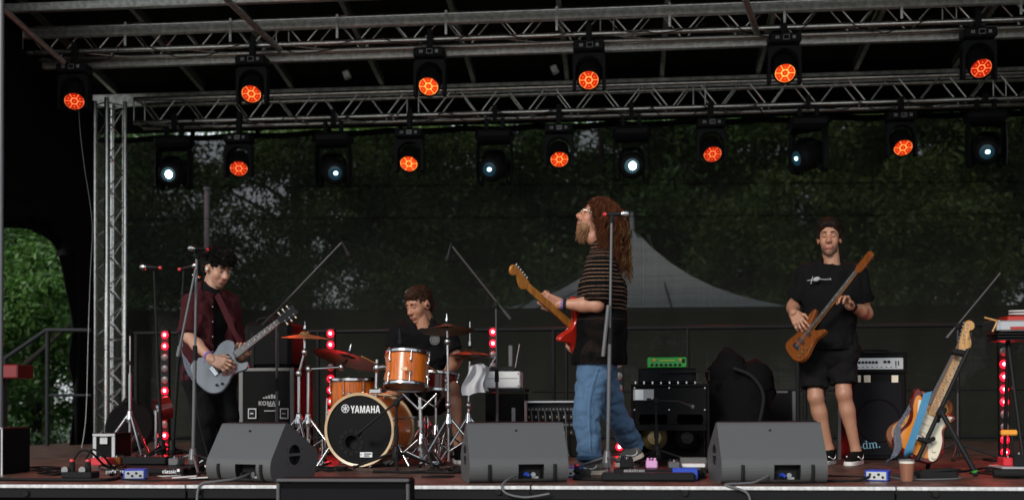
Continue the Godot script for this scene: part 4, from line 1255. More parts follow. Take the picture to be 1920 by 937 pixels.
	cymbal("large dark cymbal tilted behind the bass drum", pz(652, 668, -2.3), 0.27, Vector3(0.22, 1, -0.24).normalized(), M.dark_bronze, [pz(578, 692, -2.2), pz(640, 688, -2.25)], fl(577, -2.2))
	cymbal("bronze cymbal before the drummer's chest", pz(838, 613, -1.95), 0.205, Vector3(-0.04, 1, -0.12).normalized(), M.dark_bronze, [pz(840, 760, -1.95), pz(839, 640, -1.95)], fl(841, -1.95))
	cymbal("pair of hi-hat cymbals above the white towel", pz(881, 659, -2.25), 0.165, Vector3(0, 1, 0.0), M.dark_bronze, [pz(878, 760, -2.25)], fl(878, -2.25), true)
	var hh := get_node("cymbal_stand_003")
	part(hh, "pull_rod", mb().cyl(pz(881, 665, -2.25), pz(881, 603, -2.25), 0.005), M.chrome)
	part(hh, "clutch", mb().cyl(pz(881, 652, -2.25), pz(881, 640, -2.25), 0.012), M.chrome)
	# spare hi-hat stand, cymbal bag and small drum by the tower
	var hb := fl(243, -3.2)
	var hs := thing("hihat_stand", "chrome hi-hat stand without cymbals beside the truss tower", "cymbal stand", hb)
	tripod(hs, hb, 0.36, 0.26, 0.011, M.dull_chrome, 0.8, true)
	part(hs, "tube", mb().cyl(hb + Vector3(0, 0.04, 0), pz(243, 700, -3.2), 0.014), M.dull_chrome)
	part(hs, "pull_rod", mb().cyl(pz(243, 700, -3.2), pz(243, 630, -3.2), 0.006), M.dull_chrome)
	part(hs, "clutch", mb().cyl(pz(243, 684, -3.2), pz(243, 677, -3.2), 0.03, 0.03), M.rubber)
	var cb := thing("cymbal_bag", "round black cymbal bag leaning by the truss tower", "bag", fl(245, -3.9))
	var cc := pz(244, 757, -3.9)
	part(cb, "pouch", mb().lathe([Vector2(0, -0.04), Vector2(0.22, -0.035), Vector2(0.25, 0.0), Vector2(0.22, 0.035), Vector2(0.0, 0.05)], Transform3D(Basis(Vector3.RIGHT, 1.35) * Basis(Vector3(0, 0, 1), 0.0), Vector3(cc.x, 0.25, -3.9)), 30), M.black_cloth)
	part(cb, "handle", mb().tube(curve([Vector3(cc.x - 0.07, 0.47, -3.88), Vector3(cc.x, 0.53, -3.86), Vector3(cc.x + 0.07, 0.47, -3.88)], 4), 0.01, 6), M.rubber)
	var sd := thing("side_drum", "small drum standing on its rim, lit red, beside the truss tower", "drum", fl(292, -3.45))
	var so := Vector3(fl(292, -3.45).x, 0.40, -3.45)
	part(sd, "shell", mb().lathe([Vector2(0, 0), Vector2(0.10, 0.0), Vector2(0.10, 0.13), Vector2(0, 0.13)], along(so, so + Vector3(0.8, 0.25, -0.5)), 26), M.burst_dark)
	part(sd, "hoop", mb().lathe([Vector2(0.098, -0.01), Vector2(0.11, -0.01), Vector2(0.11, 0.014), Vector2(0.098, 0.014)], along(so, so + Vector3(0.8, 0.25, -0.5)), 26), M.chrome)
	part(sd, "stand_post", mb().cyl(Vector3(so.x, 0.0, so.z), so, 0.014), M.chrome)
	# drummer's stool
	var st := thing("drum_stool", "black round stool under the drummer", "stool", fl(800, -2.95))
	part(st, "seat", mb().lathe([Vector2(0, 0.5), Vector2(0.15, 0.5), Vector2(0.17, 0.48), Vector2(0.17, 0.43), Vector2(0, 0.42)], Transform3D(Basis(), fl(800, -2.95)), 26), M.tolex)
	tripod(st, fl(800, -2.95), 0.3, 0.24, 0.012, M.chrome, 0.1)
	part(st, "post", mb().cyl(fl(800, -2.95) + Vector3(0, 0.1, 0), fl(800, -2.95) + Vector3(0, 0.43, 0), 0.014), M.chrome)
	# pedals at the front of the hi-hat and kick
	for q in [[815, -2.1, "hi-hat"], [600, -2.0, "left"]]:
		var p := fl(q[0], q[1])
		var pd := thing("foot_pedal", "chrome foot pedal at the %s of the kit" % ("hi-hat side" if q[2] == "hi-hat" else "flight case side"), "pedal", p)
		part(pd, "base_plate", mb().box(p + Vector3(0, 0.012, 0), Vector3(0.1, 0.014, 0.3), Basis(), 0.003), M.steel)
		part(pd, "footboard", mb().box(p + Vector3(0, 0.07, 0), Vector3(0.085, 0.014, 0.28), Basis(Vector3.RIGHT, 0.35), 0.004), M.chrome)
		for s in [-1, 1]: part(pd, "upright", mb().cyl(p + Vector3(s * 0.05, 0.01, 0.12), p + Vector3(s * 0.05, 0.2, 0.12), 0.009), M.chrome)
	# towel over the hi-hat stand
	var tw := thing("towel", "white towel hung over the hi-hat stand", "towel", fl(890, -2.2))
	var g := []
	for j in 15:
		for k in 15:
			var u := k / 14.0
			var w := j / 14.0
			var px := 890.0 + (u - 0.5) * lerpf(30, 44, w) + 5.0 * sin(w * 5.0 + 1.0)
			var py := 690.0 + w * lerpf(58, 40, absf(u - 0.3)) - 7.0 * cos((u - 0.45) * 3.0)
			g.append(pz(px, py, -2.14 + 0.022 * sin(u * 10.0 + w * 2.5) + 0.012 * sin(w * 7.0 + u * 4.0)))
	g.reverse()
	part(tw, "cloth", mb().sheet(g, 14, 14), M.white_fabric)
	var g2 := []
	for p in g: g2.append(p + Vector3(0.015, 0.012, -0.09 - 0.02 * sin(p.x * 60.0)))
	part(tw, "back_fold", mb().sheet(g2, 14, 14), M.white_fabric)

# ---------------------------------------------------------------- amplifiers, cases, small gear
func bx(t: Node3D, called: String, a: Vector3, size: Vector3, m: Material, bev := 0.004, bs := Basis()) -> MeshInstance3D:
	return part(t, called, mb().box(a, size, bs, bev), m)

func span(px0: float, px1: float, py0: float, py1: float, z: float) -> Array:      # centre and size of a box front at depth z
	var a := pz(px0, py1, z)
	var b := pz(px1, py0, z)
	return [Vector3((a.x + b.x) / 2, (a.y + b.y) / 2, z), Vector3(b.x - a.x, b.y - a.y, 0)]

func build_backline() -> void:
	# flight case
	var z := -2.6
	var q := span(447, 551, 690, 860, z)
	var w: float = q[1].x
	var h: float = pz(500, 689, z).y
	var c := Vector3(q[0].x, 0, z - 0.3)
	var t := thing("flight_case", "black flight case with metal edges, two latches and white print", "flight case", c)
	bx(t, "body", c + Vector3(0, h / 2, 0), Vector3(w - 0.01, h - 0.01, 0.59), M.tolex)
	for s in [-1, 1]:
		bx(t, "edge", c + Vector3(s * (w / 2 - 0.018), h / 2, 0.297), Vector3(0.036, h, 0.012), M.edge_dull)
		bx(t, "edge", c + Vector3(0, h - 0.015 if s > 0 else 0.03, 0.297), Vector3(w - 0.074, 0.03, 0.012), M.edge_dull)
	for s in [-1, 1]:
		var lp := pz(473 if s < 0 else 533, 775, z)
		var l := bx(t, "latch", Vector3(lp.x, lp.y, z + 0.008), Vector3(0.075, 0.09, 0.012), M.steel, 0.004)
		bx(l, "latch_dish", Vector3(lp.x, lp.y, z + 0.016), Vector3(0.052, 0.066, 0.008), M.black_metal, 0.002)
		bx(l, "latch_wing", Vector3(lp.x, lp.y, z + 0.022), Vector3(0.03, 0.014, 0.006), M.chrome, 0.002)
	var tp := pz(504, 756, z + 0.005)
	lettering(t, "lettering", "KOMAN", 0.035, M.grey_print, Transform3D(Basis(), tp), "Droid Sans", 700)
	tp = pz(508, 768, z + 0.005)
	for k in 2:
		bx(t, "small_print", pz(510 - k * 4, 761 + k * 9, z + 0.006), Vector3(0.07 + 0.03 * k, 0.008, 0.002), M.grey_print, 0.0)
	for k in 6:
		var hh: float = [0.010, 0.018, 0.026, 0.034, 0.03, 0.02][k]
		var bp := pz(494 + k * 5, 747, z + 0.006)
		bx(t, "skyline_print", bp + Vector3(0, hh / 2, 0), Vector3(0.016, hh, 0.002), M.grey_print, 0.0)
	# covered cabinet on the case
	q = span(455, 543, 603, 690, z - 0.05)
	t = thing("covered_cabinet", "black soft covered cabinet on top of the flight case", "amplifier", Vector3(q[0].x, h, z - 0.3))
	bx(t, "cover", Vector3(q[0].x, h + (q[0].y + q[1].y / 2 - h) / 2 + 0.002, z - 0.3), Vector3(q[1].x, q[0].y + q[1].y / 2 - h, 0.45), M.tolex, 0.03)
	part(t, "handle", mb().tube(curve([pz(480, 604, z - 0.1), pz(488, 597, z - 0.1), pz(508, 597, z - 0.1), pz(516, 604, z - 0.1)], 4), 0.008, 6), M.rubber)
	for px in [472, 520]: bx(t, "strap", Vector3(pz(px, 640, z - 0.07).x, h + 0.15, z - 0.072), Vector3(0.03, 0.28, 0.006), M.rubber, 0.001)
	# small metal edged case at the tower foot
	q = span(173, 216, 812, 866, -2.7)
	t = thing("small_case", "small case with bright metal edges at the truss tower foot", "case", Vector3(q[0].x, 0, -2.85))
	var sh: float = q[0].y + q[1].y / 2
	bx(t, "body", Vector3(q[0].x, sh / 2, -2.85), Vector3(q[1].x, sh, 0.3), M.tolex)
	for s in [-1, 1]: bx(t, "edge", Vector3(q[0].x + s * (q[1].x / 2 - 0.018), sh / 2, -2.698), Vector3(0.034, sh, 0.014), M.dull_chrome)
	bx(t, "edge", Vector3(q[0].x, sh - 0.014, -2.696), Vector3(q[1].x, 0.028, 0.018), M.dull_chrome)
	bx(t, "latch", Vector3(q[0].x, sh * 0.72, -2.692), Vector3(0.07, 0.06, 0.014), M.chrome)
	# open backed guitar combo
	z = -2.05
	q = span(1184, 1331, 719, 849, z)
	w = q[1].x
	h = q[0].y + q[1].y / 2
	c = Vector3(q[0].x, 0, z - 0.13)
	t = thing("combo_amplifier", "black open-backed guitar amplifier showing its round speaker", "amplifier", c)
	bx(t, "top_board", c + Vector3(0, h - 0.012, 0), Vector3(w, 0.024, 0.27), M.tolex, 0.006)
	bx(t, "bottom_board", c + Vector3(0, 0.03, 0), Vector3(w, 0.024, 0.27), M.tolex, 0.006)
	for s in [-1, 1]: bx(t, "side_board", c + Vector3(s * (w / 2 - 0.011), h / 2, 0), Vector3(0.022, h - 0.05, 0.27), M.tolex, 0.006)
	bx(t, "front_board", c + Vector3(0, h / 2, -0.12), Vector3(w - 0.05, h - 0.06, 0.02), M.black_cloth, 0.0)
	var panel := func(y0: float, y1: float, cuts: Array, nm: String) -> void:
		var poly := PackedVector2Array([Vector2(-w / 2 + 0.024, y0), Vector2(-w / 2 + 0.024, y1), Vector2(w / 2 - 0.024, y1), Vector2(w / 2 - 0.024, y0)])
		for e in cuts: poly.append(e)
		part(t, nm, mb().prism(poly, 0.012, Transform3D(Basis(), c + Vector3(0, 0, 0.125)), 0.002), M.tolex)
	panel.call(h * 0.50, h - 0.026, [Vector2(w * 0.40, h * 0.50), Vector2(w * 0.42, h * 0.56), Vector2(w * 0.40, h * 0.62), Vector2(w * 0.1, h * 0.62), Vector2(w * 0.08, h * 0.56), Vector2(w * 0.1, h * 0.5), Vector2(-w * 0.05, h * 0.5), Vector2(-w * 0.03, h * 0.56), Vector2(-w * 0.05, h * 0.62), Vector2(-w * 0.38, h * 0.62), Vector2(-w * 0.40, h * 0.56), Vector2(-w * 0.38, h * 0.5)], "upper_panel")
	bx(t, "middle_slat", c + Vector3(0, h * 0.46, 0.125), Vector3(w - 0.05, h * 0.075, 0.012), M.tolex, 0.002)
	panel.call(0.045, h * 0.24, [Vector2(w * 0.46, h * 0.27), Vector2(w * 0.36, h * 0.27), Vector2(w * 0.30, h * 0.21), Vector2(-w * 0.30, h * 0.21), Vector2(-w * 0.36, h * 0.27), Vector2(-w * 0.47, h * 0.27)].slice(1, 5), "lower_panel")
	for s in [[-0.2, 0.10], [0.22, 0.09]]:
		part(t, "speaker_basket", mb().lathe([Vector2(s[1], -0.06), Vector2(s[1] * 0.95, -0.03), Vector2(s[1] * 0.55, 0.03), Vector2(s[1] * 0.5, 0.06), Vector2(0, 0.065)], Transform3D(Basis(Vector3.RIGHT, Vector3(0, 0, 1), Vector3(0, -1, 0)), c + Vector3(s[0] * w, h * 0.33, 0.0)), 22), M.bronze if s[0] < 0 else M.black_metal)
	bx(t, "rating_label", pz(1207, 740, z) + Vector3(0, 0, 0.004), Vector3(0.15, 0.08, 0.003), M.grey_print, 0.0)
	bx(t, "label_patch", pz(1199, 740, z) + Vector3(0, 0, 0.007), Vector3(0.06, 0.075, 0.002), M.white_print, 0.0)
	for k in 8: part(t, "top_socket", mb().cyl(pz(1192 + k * 16, 719, z) + Vector3(0, -0.005, -0.02), pz(1192 + k * 16, 719, z) + Vector3(0, 0.016, -0.02), 0.008, -1, 8), M.chrome)
	for px in [1190, 1255, 1322]:
		for py in [768, 727]: part(t, "screw", mb().cyl(pz(px, py, z), pz(px, py, z) + Vector3(0, 0, 0.006), 0.006, -1, 8), M.steel)
	for s in [[-1, 0.0], [1, 0.0], [-1, -0.2], [1, -0.2]]: part(t, "foot", mb().cyl(c + Vector3(s[0] * w * 0.42, 0.0, 0.1 + s[1]), c + Vector3(s[0] * w * 0.42, 0.019, 0.1 + s[1]), 0.02), M.rubber)
	# rack shelf and green amplifier on the combo
	var ct := c + Vector3(-0.02, h + 0.002, 0)
	t = thing("mesh_amplifier", "black amplifier head with mesh front on the open-backed amplifier", "amplifier", ct)
	bx(t, "case", ct + Vector3(0.0, 0.057, -0.01), Vector3(0.42, 0.114, 0.22), M.tolex, 0.008)
	bx(t, "grille", ct + Vector3(0.0, 0.057, 0.101), Vector3(0.37, 0.08, 0.008), M.grille, 0.002)
	part(t, "handle", mb().tube([pz(1240, 716, z), pz(1240, 698, z), pz(1330, 696, z), pz(1330, 714, z)], 0.008, 6), M.black_metal)
	var gt := ct + Vector3(-0.0, 0.116, 0.0)
	t = thing("green_amplifier", "small bright green amplifier head topmost on the stack", "amplifier", gt)
	bx(t, "case", gt + Vector3(0, 0.04, 0), Vector3(0.285, 0.078, 0.2), M.green_paint, 0.006)
	for k in 7: part(t, "knob", mb().cyl(gt + Vector3(-0.11 + k * 0.034, 0.022, 0.1), gt + Vector3(-0.11 + k * 0.034, 0.022, 0.114), 0.010, 0.008), M.black_plastic)
	for s in [-1, 1]: part(t, "orange_knob", mb().cyl(gt + Vector3(s * 0.095, 0.058, 0.1), gt + Vector3(s * 0.095, 0.058, 0.112), 0.010), M.orange_plastic)
	bx(t, "switch", gt + Vector3(0.12, 0.05, 0.101), Vector3(0.02, 0.03, 0.006), M.black_plastic, 0.001)
	bx(t, "print_line", gt + Vector3(0, 0.055, 0.101), Vector3(0.11, 0.006, 0.002), M.tape_yellow, 0.0)
	# heap of black bags
	t = thing("gear_bag", "heap of black soft gear bags between the two amplifiers", "bag", fl(1390, -2.5))
	for e in [[1385, 760, 0.27, 0.36, 0.16], [1370, 700, 0.16, 0.17, 0.14], [1410, 725, 0.15, 0.2, 0.14], [1352, 790, 0.12, 0.24, 0.14]]:
		var p := pz(e[0], e[1], -2.5)
		var el := mb()
		el.ell(Vector3(p.x, maxf(p.y, e[3] * 0.98), -2.5), Vector3(e[2], e[3], e[4]), Basis(), 18, 12)
		for k in el.v.size(): el.v[k] += el.n[k] * (0.025 * sin(el.v[k].x * 31.0 + el.v[k].y * 17.0) + 0.018 * sin(el.v[k].y * 41.0 - el.v[k].z * 30.0))
		part(t, "pouch", el, M.black_cloth)
	part(t, "strap", mb().tube(curve([pz(1375, 690, -2.33), pz(1410, 705, -2.3), pz(1432, 740, -2.3), pz(1425, 790, -2.3)], 5), 0.014, 6), M.rubber)
	# low case behind the bassist
	z = -3.2
	q = span(1425, 1492, 732, 850, z)
	t = thing("low_case", "low black case with pale corner strip behind the bassist", "case", Vector3(q[0].x, 0, z - 0.2))
	bx(t, "body", Vector3(q[0].x, (q[0].y + q[1].y / 2) / 2, z - 0.2), Vector3(q[1].x, q[0].y + q[1].y / 2, 0.39), M.tolex, 0.006)
	bx(t, "corner_strip", Vector3(q[0].x + q[1].x / 2 - 0.012, (q[0].y + q[1].y / 2) / 2, z), Vector3(0.03, q[0].y + q[1].y / 2 - 0.01, 0.02), M.stand_grey, 0.004)
	bx(t, "lid_edge", Vector3(q[0].x - 0.02, q[0].y + q[1].y / 2 - 0.012, z), Vector3(q[1].x - 0.08, 0.02, 0.016), M.stand_grey, 0.004)
	# bass cabinet and head
	z = -2.75
	q = span(1594, 1700, 700, 848, z)
	w = q[1].x
	h = q[0].y + q[1].y / 2
	c = Vector3(q[0].x, 0, z - 0.2)
	t = thing("bass_cabinet", "black bass cabinet with pale corner stickers and blue script", "amplifier", c)
	bx(t, "body", c + Vector3(0, h / 2, 0), Vector3(w, h, 0.4), M.tolex, 0.012)
	bx(t, "grille", c + Vector3(0, h / 2 - 0.01, 0.2), Vector3(w - 0.06, h - 0.09, 0.012), M.grille, 0.004)
	part(t, "cone_ring", mb().lathe([Vector2(0.155, 0.0), Vector2(0.165, 0.006), Vector2(0.175, 0.0)], Transform3D(Basis(Vector3.RIGHT, Vector3(0, 0, 1), Vector3(0, -1, 0)), c + Vector3(0, h * 0.46, 0.206)), 40), M.grille)
	for px in [1609, 1627, 1679]: bx(t, "corner_sticker", pz(px, 710, z + 0.01), Vector3(0.05, 0.055, 0.003), M.cream, 0.0)
	lettering(t, "script", "Ldm.", 0.058, M.script_blue, Transform3D(Basis(Vector3(0, 0, 1), 0.08), pz(1629, 834, z + 0.012)), "Droid Serif", 400, true, 0.95)
	bx(t, "leg_stripe", Vector3(pz(1574, 790, z).x, 0.21, z + 0.0), Vector3(0.028, 0.42, 0.03), M.stand_grey, 0.004)
	var hc := Vector3(pz(1650, 690, z).x, h + 0.002, z - 0.17)
	t = thing("bass_amplifier", "bass amplifier head with silver knob panel on the bass cabinet", "amplifier", hc)
	var hh2: float = pz(1650, 661, z).y - h
	bx(t, "case", hc + Vector3(0, hh2 / 2, 0), Vector3(0.43, hh2, 0.3), M.tolex, 0.008)
	bx(t, "panel", hc + Vector3(0, hh2 * 0.47, 0.152), Vector3(0.37, hh2 * 0.55, 0.008), M.silver_panel, 0.002)
	for k in 6: part(t, "knob", mb().cyl(hc + Vector3(-0.15 + k * 0.026, hh2 * 0.53, 0.155), hc + Vector3(-0.15 + k * 0.026, hh2 * 0.53, 0.172), 0.011, 0.009), M.black_plastic)
	for k in 2: part(t, "knob", mb().cyl(hc + Vector3(0.045 + k * 0.03, hh2 * 0.55, 0.155), hc + Vector3(0.045 + k * 0.03, hh2 * 0.55, 0.172), 0.012, 0.010), M.black_plastic)
	for k in 2: bx(t, "switch", hc + Vector3(0.128 + k * 0.02, hh2 * 0.48, 0.157), Vector3(0.008, 0.035, 0.006), M.black_plastic, 0.0)
	for k in 9: bx(t, "print_mark", hc + Vector3(-0.16 + k * 0.036, hh2 * 0.3, 0.157), Vector3(0.014, 0.006, 0.001), M.black_plastic, 0.0)
	part(t, "handle", mb().tube(curve([hc + Vector3(-0.1, hh2, 0.02), hc + Vector3(-0.08, hh2 + 0.02, 0.02), hc + Vector3(0.08, hh2 + 0.02, 0.02), hc + Vector3(0.1, hh2, 0.02)], 4), 0.009, 6), M.rubber)
	# rack of sockets behind the singer
	z = -3.2
	q = span(984, 1088, 750, 862, z)
	w = q[1].x
	h = q[0].y + q[1].y / 2
	c = Vector3(q[0].x, 0, z - 0.2)
	t = thing("stage_rack", "low black rack of sockets and knobs with metal edges behind the singer", "rack", c)
	bx(t, "case", c + Vector3(0, h / 2, -0.01), Vector3(w, h, 0.4), M.tolex, 0.008)
	for s in [-1, 1]: bx(t, "edge", c + Vector3(s * (w / 2 - 0.012), h / 2, 0.196), Vector3(0.022, h - 0.004, 0.02), M.steel, 0.003)
	bx(t, "edge", c + Vector3(0, h - 0.012, 0.196), Vector3(w - 0.05, 0.02, 0.02), M.steel, 0.003)
	for row in 4:
		var y := h - 0.075 - row * 0.065
		var f := bx(t, "rack_unit", c + Vector3(0, y, 0.194), Vector3(w - 0.06, 0.055, 0.014), M.black_metal, 0.002)
		for k in 14:
			if row % 2 == 0: part(f, "socket", mb().cyl(c + Vector3(-w * 0.42 + k * w * 0.063, y, 0.2), c + Vector3(-w * 0.42 + k * w * 0.063, y, 0.206), 0.010, -1, 8), M.stand_grey)
			elif k % 2 == 0: bx(f, "fader_cap", c + Vector3(-w * 0.42 + k * w * 0.063, y, 0.203), Vector3(0.01, 0.018, 0.008), M.grey_print if k % 4 else M.bronze, 0.0)
	for k in 6:
		var x0: float = -w * 0.4 + k * w * 0.12
		part(t, "patch_lead", mb().tube(curve([c + Vector3(x0, h - 0.075, 0.2), c + Vector3(x0 + 0.02, h - 0.13, 0.26), c + Vector3(x0 + 0.03, 0.08, 0.25), c + Vector3(x0 + 0.05, 0.01, 0.3)], 5), 0.005, 5), M.cable_grey)
	# black table with white rack box, wireless gear
	z = -3.0
	q = span(908, 985, 728, 856, z)
	h = q[0].y + q[1].y / 2
	c = Vector3(q[0].x, 0, z - 0.2)
	t = thing("black_table", "narrow black cloth covered table under the white rack box", "table", c)
	bx(t, "table_top", c + Vector3(0, h - 0.015, 0), Vector3(q[1].x, 0.03, 0.42), M.black_metal, 0.004)
	bx(t, "cloth_front", c + Vector3(0, h / 2 - 0.02, 0.19), Vector3(q[1].x - 0.02, h - 0.04, 0.02), M.black_cloth, 0.004)
	for s in [-1, 1]:
		bx(t, "leg", c + Vector3(s * (q[1].x / 2 - 0.02), h / 2 - 0.02, -0.16), Vector3(0.03, h - 0.04, 0.03), M.black_metal, 0.003)
	bx(t, "pale_strip", Vector3(pz(963, 760, z).x, h * 0.55, z + 0.012), Vector3(0.03, 0.2, 0.01), M.stand_grey, 0.0)
	var wq := span(906, 975, 695, 727, z)
	t = thing("white_rack_box", "white metal rack box on the black table", "equipment box", Vector3(wq[0].x, h, z - 0.15))
	var wb := Vector3(wq[0].x, h + wq[1].y / 2 + 0.002, z - 0.15)
	bx(t, "case", wb, Vector3(wq[1].x, wq[1].y, 0.3), M.white_plastic, 0.008)
	for sx in [-1, 1]:
		for sy in [-1, 1]: part(t, "screw", mb().cyl(wb + Vector3(sx * wq[1].x * 0.45, sy * wq[1].y * 0.36, 0.15), wb + Vector3(sx * wq[1].x * 0.45, sy * wq[1].y * 0.36, 0.155), 0.006, -1, 8), M.stand_grey)
	bx(t, "groove", wb + Vector3(0, wq[1].y * 0.08, 0.15), Vector3(wq[1].x * 0.9, 0.005, 0.003), M.stand_grey, 0.0)
	var top_y: float = wb.y + wq[1].y / 2 + 0.002
	t = thing("wireless_receiver", "small black receiver with upright aerial on the white rack box", "receiver", Vector3(wb.x, top_y, z - 0.15))
	bx(t, "case", Vector3(wb.x, top_y + 0.02, z - 0.15), Vector3(0.2, 0.04, 0.15), M.black_plastic, 0.004)
	part(t, "aerial", mb().cyl(pz(966, 690, z - 0.1), pz(974, 645, z - 0.1), 0.004), M.steel)
	part(t, "aerial", mb().cyl(pz(915, 692, z - 0.1), pz(930, 668, z - 0.1), 0.004), M.steel)
	bx(t, "antenna_fin", Vector3(pz(957, 665, z - 0.12).x, top_y + 0.13, z - 0.14), Vector3(0.035, 0.18, 0.02), M.stand_grey, 0.006)
	# keyboards at the right edge: stand, red keyboard, things on top
	z = -1.9
	var ka := pz(1868, 612, z)
	t = thing("red_keyboard", "red keyboard with silver end on a black stand at the stage side", "keyboard", Vector3(ka.x + 0.6, 0, z - 0.15))
	bx(t, "body", Vector3(ka.x + 0.62, ka.y + 0.005, z - 0.15), Vector3(1.2, 0.075, 0.3), M.silver_panel, 0.01)
	bx(t, "end_cheek", Vector3(ka.x + 0.02, ka.y + 0.01, z - 0.15), Vector3(0.04, 0.085, 0.3), M.steel, 0.008)
	bx(t, "red_panel", Vector3(ka.x + 0.66, ka.y + 0.06, z - 0.2), Vector3(1.1, 0.04, 0.22), M.red_gloss, 0.006)
	bx(t, "red_strip", Vector3(ka.x + 0.66, ka.y - 0.012, z + 0.001), Vector3(1.12, 0.02, 0.004), M.red_gloss, 0.0)
	for k in 3: bx(t, "stand_arm", Vector3(ka.x + 0.6, ka.y - 0.05 - k * 0.02, z - 0.15), Vector3(1.15, 0.014, 0.26 - k * 0.02), M.black_metal, 0.003)
	for s in [[0.16, 0.12], [0.16, -0.3], [1.0, 0.12], [1.0, -0.3]]: part(t, "stand_leg", mb().cyl(Vector3(ka.x + s[0], 0.0, z + s[1] - 0.05), Vector3(ka.x + s[0] - 0.03, ka.y - 0.09, z - 0.15), 0.014), M.black_metal)
	var ck := []
	for k in 22: ck.append(Vector3(ka.x + 0.28 + 0.13 * cos(k * 0.62), ka.y + 0.088 + 0.002 * k, z - 0.17 + 0.09 * sin(k * 0.62)))
	single("coiled_cable", "pale cable coiled on top of the red keyboard", "cable", mb().tube(curve(ck, 4), 0.006, 6), M.tape_white, ck[0])
	var sa := pz(1862, 598, z)
	for k in 2:
		single("drum_stick", "wooden stick poking out from the keyboard end, %s" % ["upper one", "lower one"][k], "stick", mb().tube([pz(1847, 595, z) if k == 0 else pz(1862, 622, z), pz(1872, 602, z)], [0.007, 0.009], 8), M.maple, sa)
	# left edge: red keyboard end
	t = thing("red_keyboard", "end of a red keyboard on a stand inside the doorway", "keyboard", fl(0, -2.0))
	var kl := pz(34, 696, -2.0)
	bx(t, "body", kl + Vector3(-0.5, 0, -0.1), Vector3(1.0, 0.105, 0.25), M.dark_red, 0.008)
	bx(t, "end_cheek", kl + Vector3(-0.006, 0, -0.1), Vector3(0.014, 0.1, 0.24), M.burst_dark, 0.003)
	for s in [[-0.18, 0.0], [-0.7, 0.0]]: part(t, "stand_leg", mb().cyl(Vector3(kl.x + s[0], 0, -2.1), Vector3(kl.x + s[0], kl.y - 0.05, -2.1), 0.014), M.black_metal)
	# pole at the frame's left border
	t = thing("roof_pole", "slim grey upright pole before the doorway", "pole", fl(-1, -1.3))
	part(t, "tube", mb().cyl(fl(-1, -1.3), fl(-1, -1.3) + Vector3(0, 5.0, 0), 0.018), M.stand_grey)
	part(t, "base_plate", mb().box(fl(-1, -1.3) + Vector3(0, 0.006, 0), Vector3(0.12, 0.01, 0.12)), M.stand_grey)

func stomp(label: String, px: float, z: float, size: Vector3, m: Material, lift := 0.0) -> void:
	var p := fl(px, z) + Vector3(0, lift, 0)
	var t := thing("effect_pedal", label, "effect pedal", p, "effect pedals along the front edge")
	bx(t, "case", p + Vector3(0, size.y / 2, 0), size, m, 0.006)
	for k in 3: part(t, "knob", mb().cyl(p + Vector3((k - 1) * size.x * 0.3, size.y, -size.z * 0.2), p + Vector3((k - 1) * size.x * 0.3, size.y + 0.014, -size.z * 0.2), 0.009, 0.008, 8), M.black_plastic if m != M.pink_paint else M.pink_paint)
	part(t, "foot_switch", mb().cyl(p + Vector3(0, size.y, size.z * 0.28), p + Vector3(0, size.y + 0.012, size.z * 0.28), 0.008, -1, 8), M.chrome)

func di_box(label: String, px: float, z: float, turn: float) -> void:
	var p := fl(px, z)
	var b := Basis(Vector3.UP, turn)
	var t := thing("di_box", label, "direct box", p, "blue direct boxes along the front edge")
	bx(t, "case", p + Vector3(0, 0.032, 0), Vector3(0.13, 0.062, 0.14), M.blue_box, 0.005, b)
	bx(t, "face_plate", p + Vector3(0, 0.032, 0) + b * Vector3(0, 0, 0.0705), Vector3(0.11, 0.046, 0.003), M.silver_panel, 0.0, b)
	for k in 4: part(t, "socket", mb().cyl(p + Vector3(0, 0.032, 0) + b * Vector3(-0.035 + 0.024 * k, 0.008 - 0.016 * (k % 2), 0.071), p + Vector3(0, 0.032, 0) + b * Vector3(-0.035 + 0.024 * k, 0.008 - 0.016 * (k % 2), 0.075), 0.008, -1, 8), M.black_plastic)

func cord(label: String, pts: Array, r := 0.006, m: Material = null) -> void:
	var w := []
	for p in pts:
		var v := fl(p[0], p[1])
		w.append(v + Vector3(0, r + (p[2] if p.size() > 2 else 0.0), 0))
	single("cable", label, "cable", mb().tube(curve(w, 6), r, 6), m if m else M.cable, w[0], "cables on the stage floor")

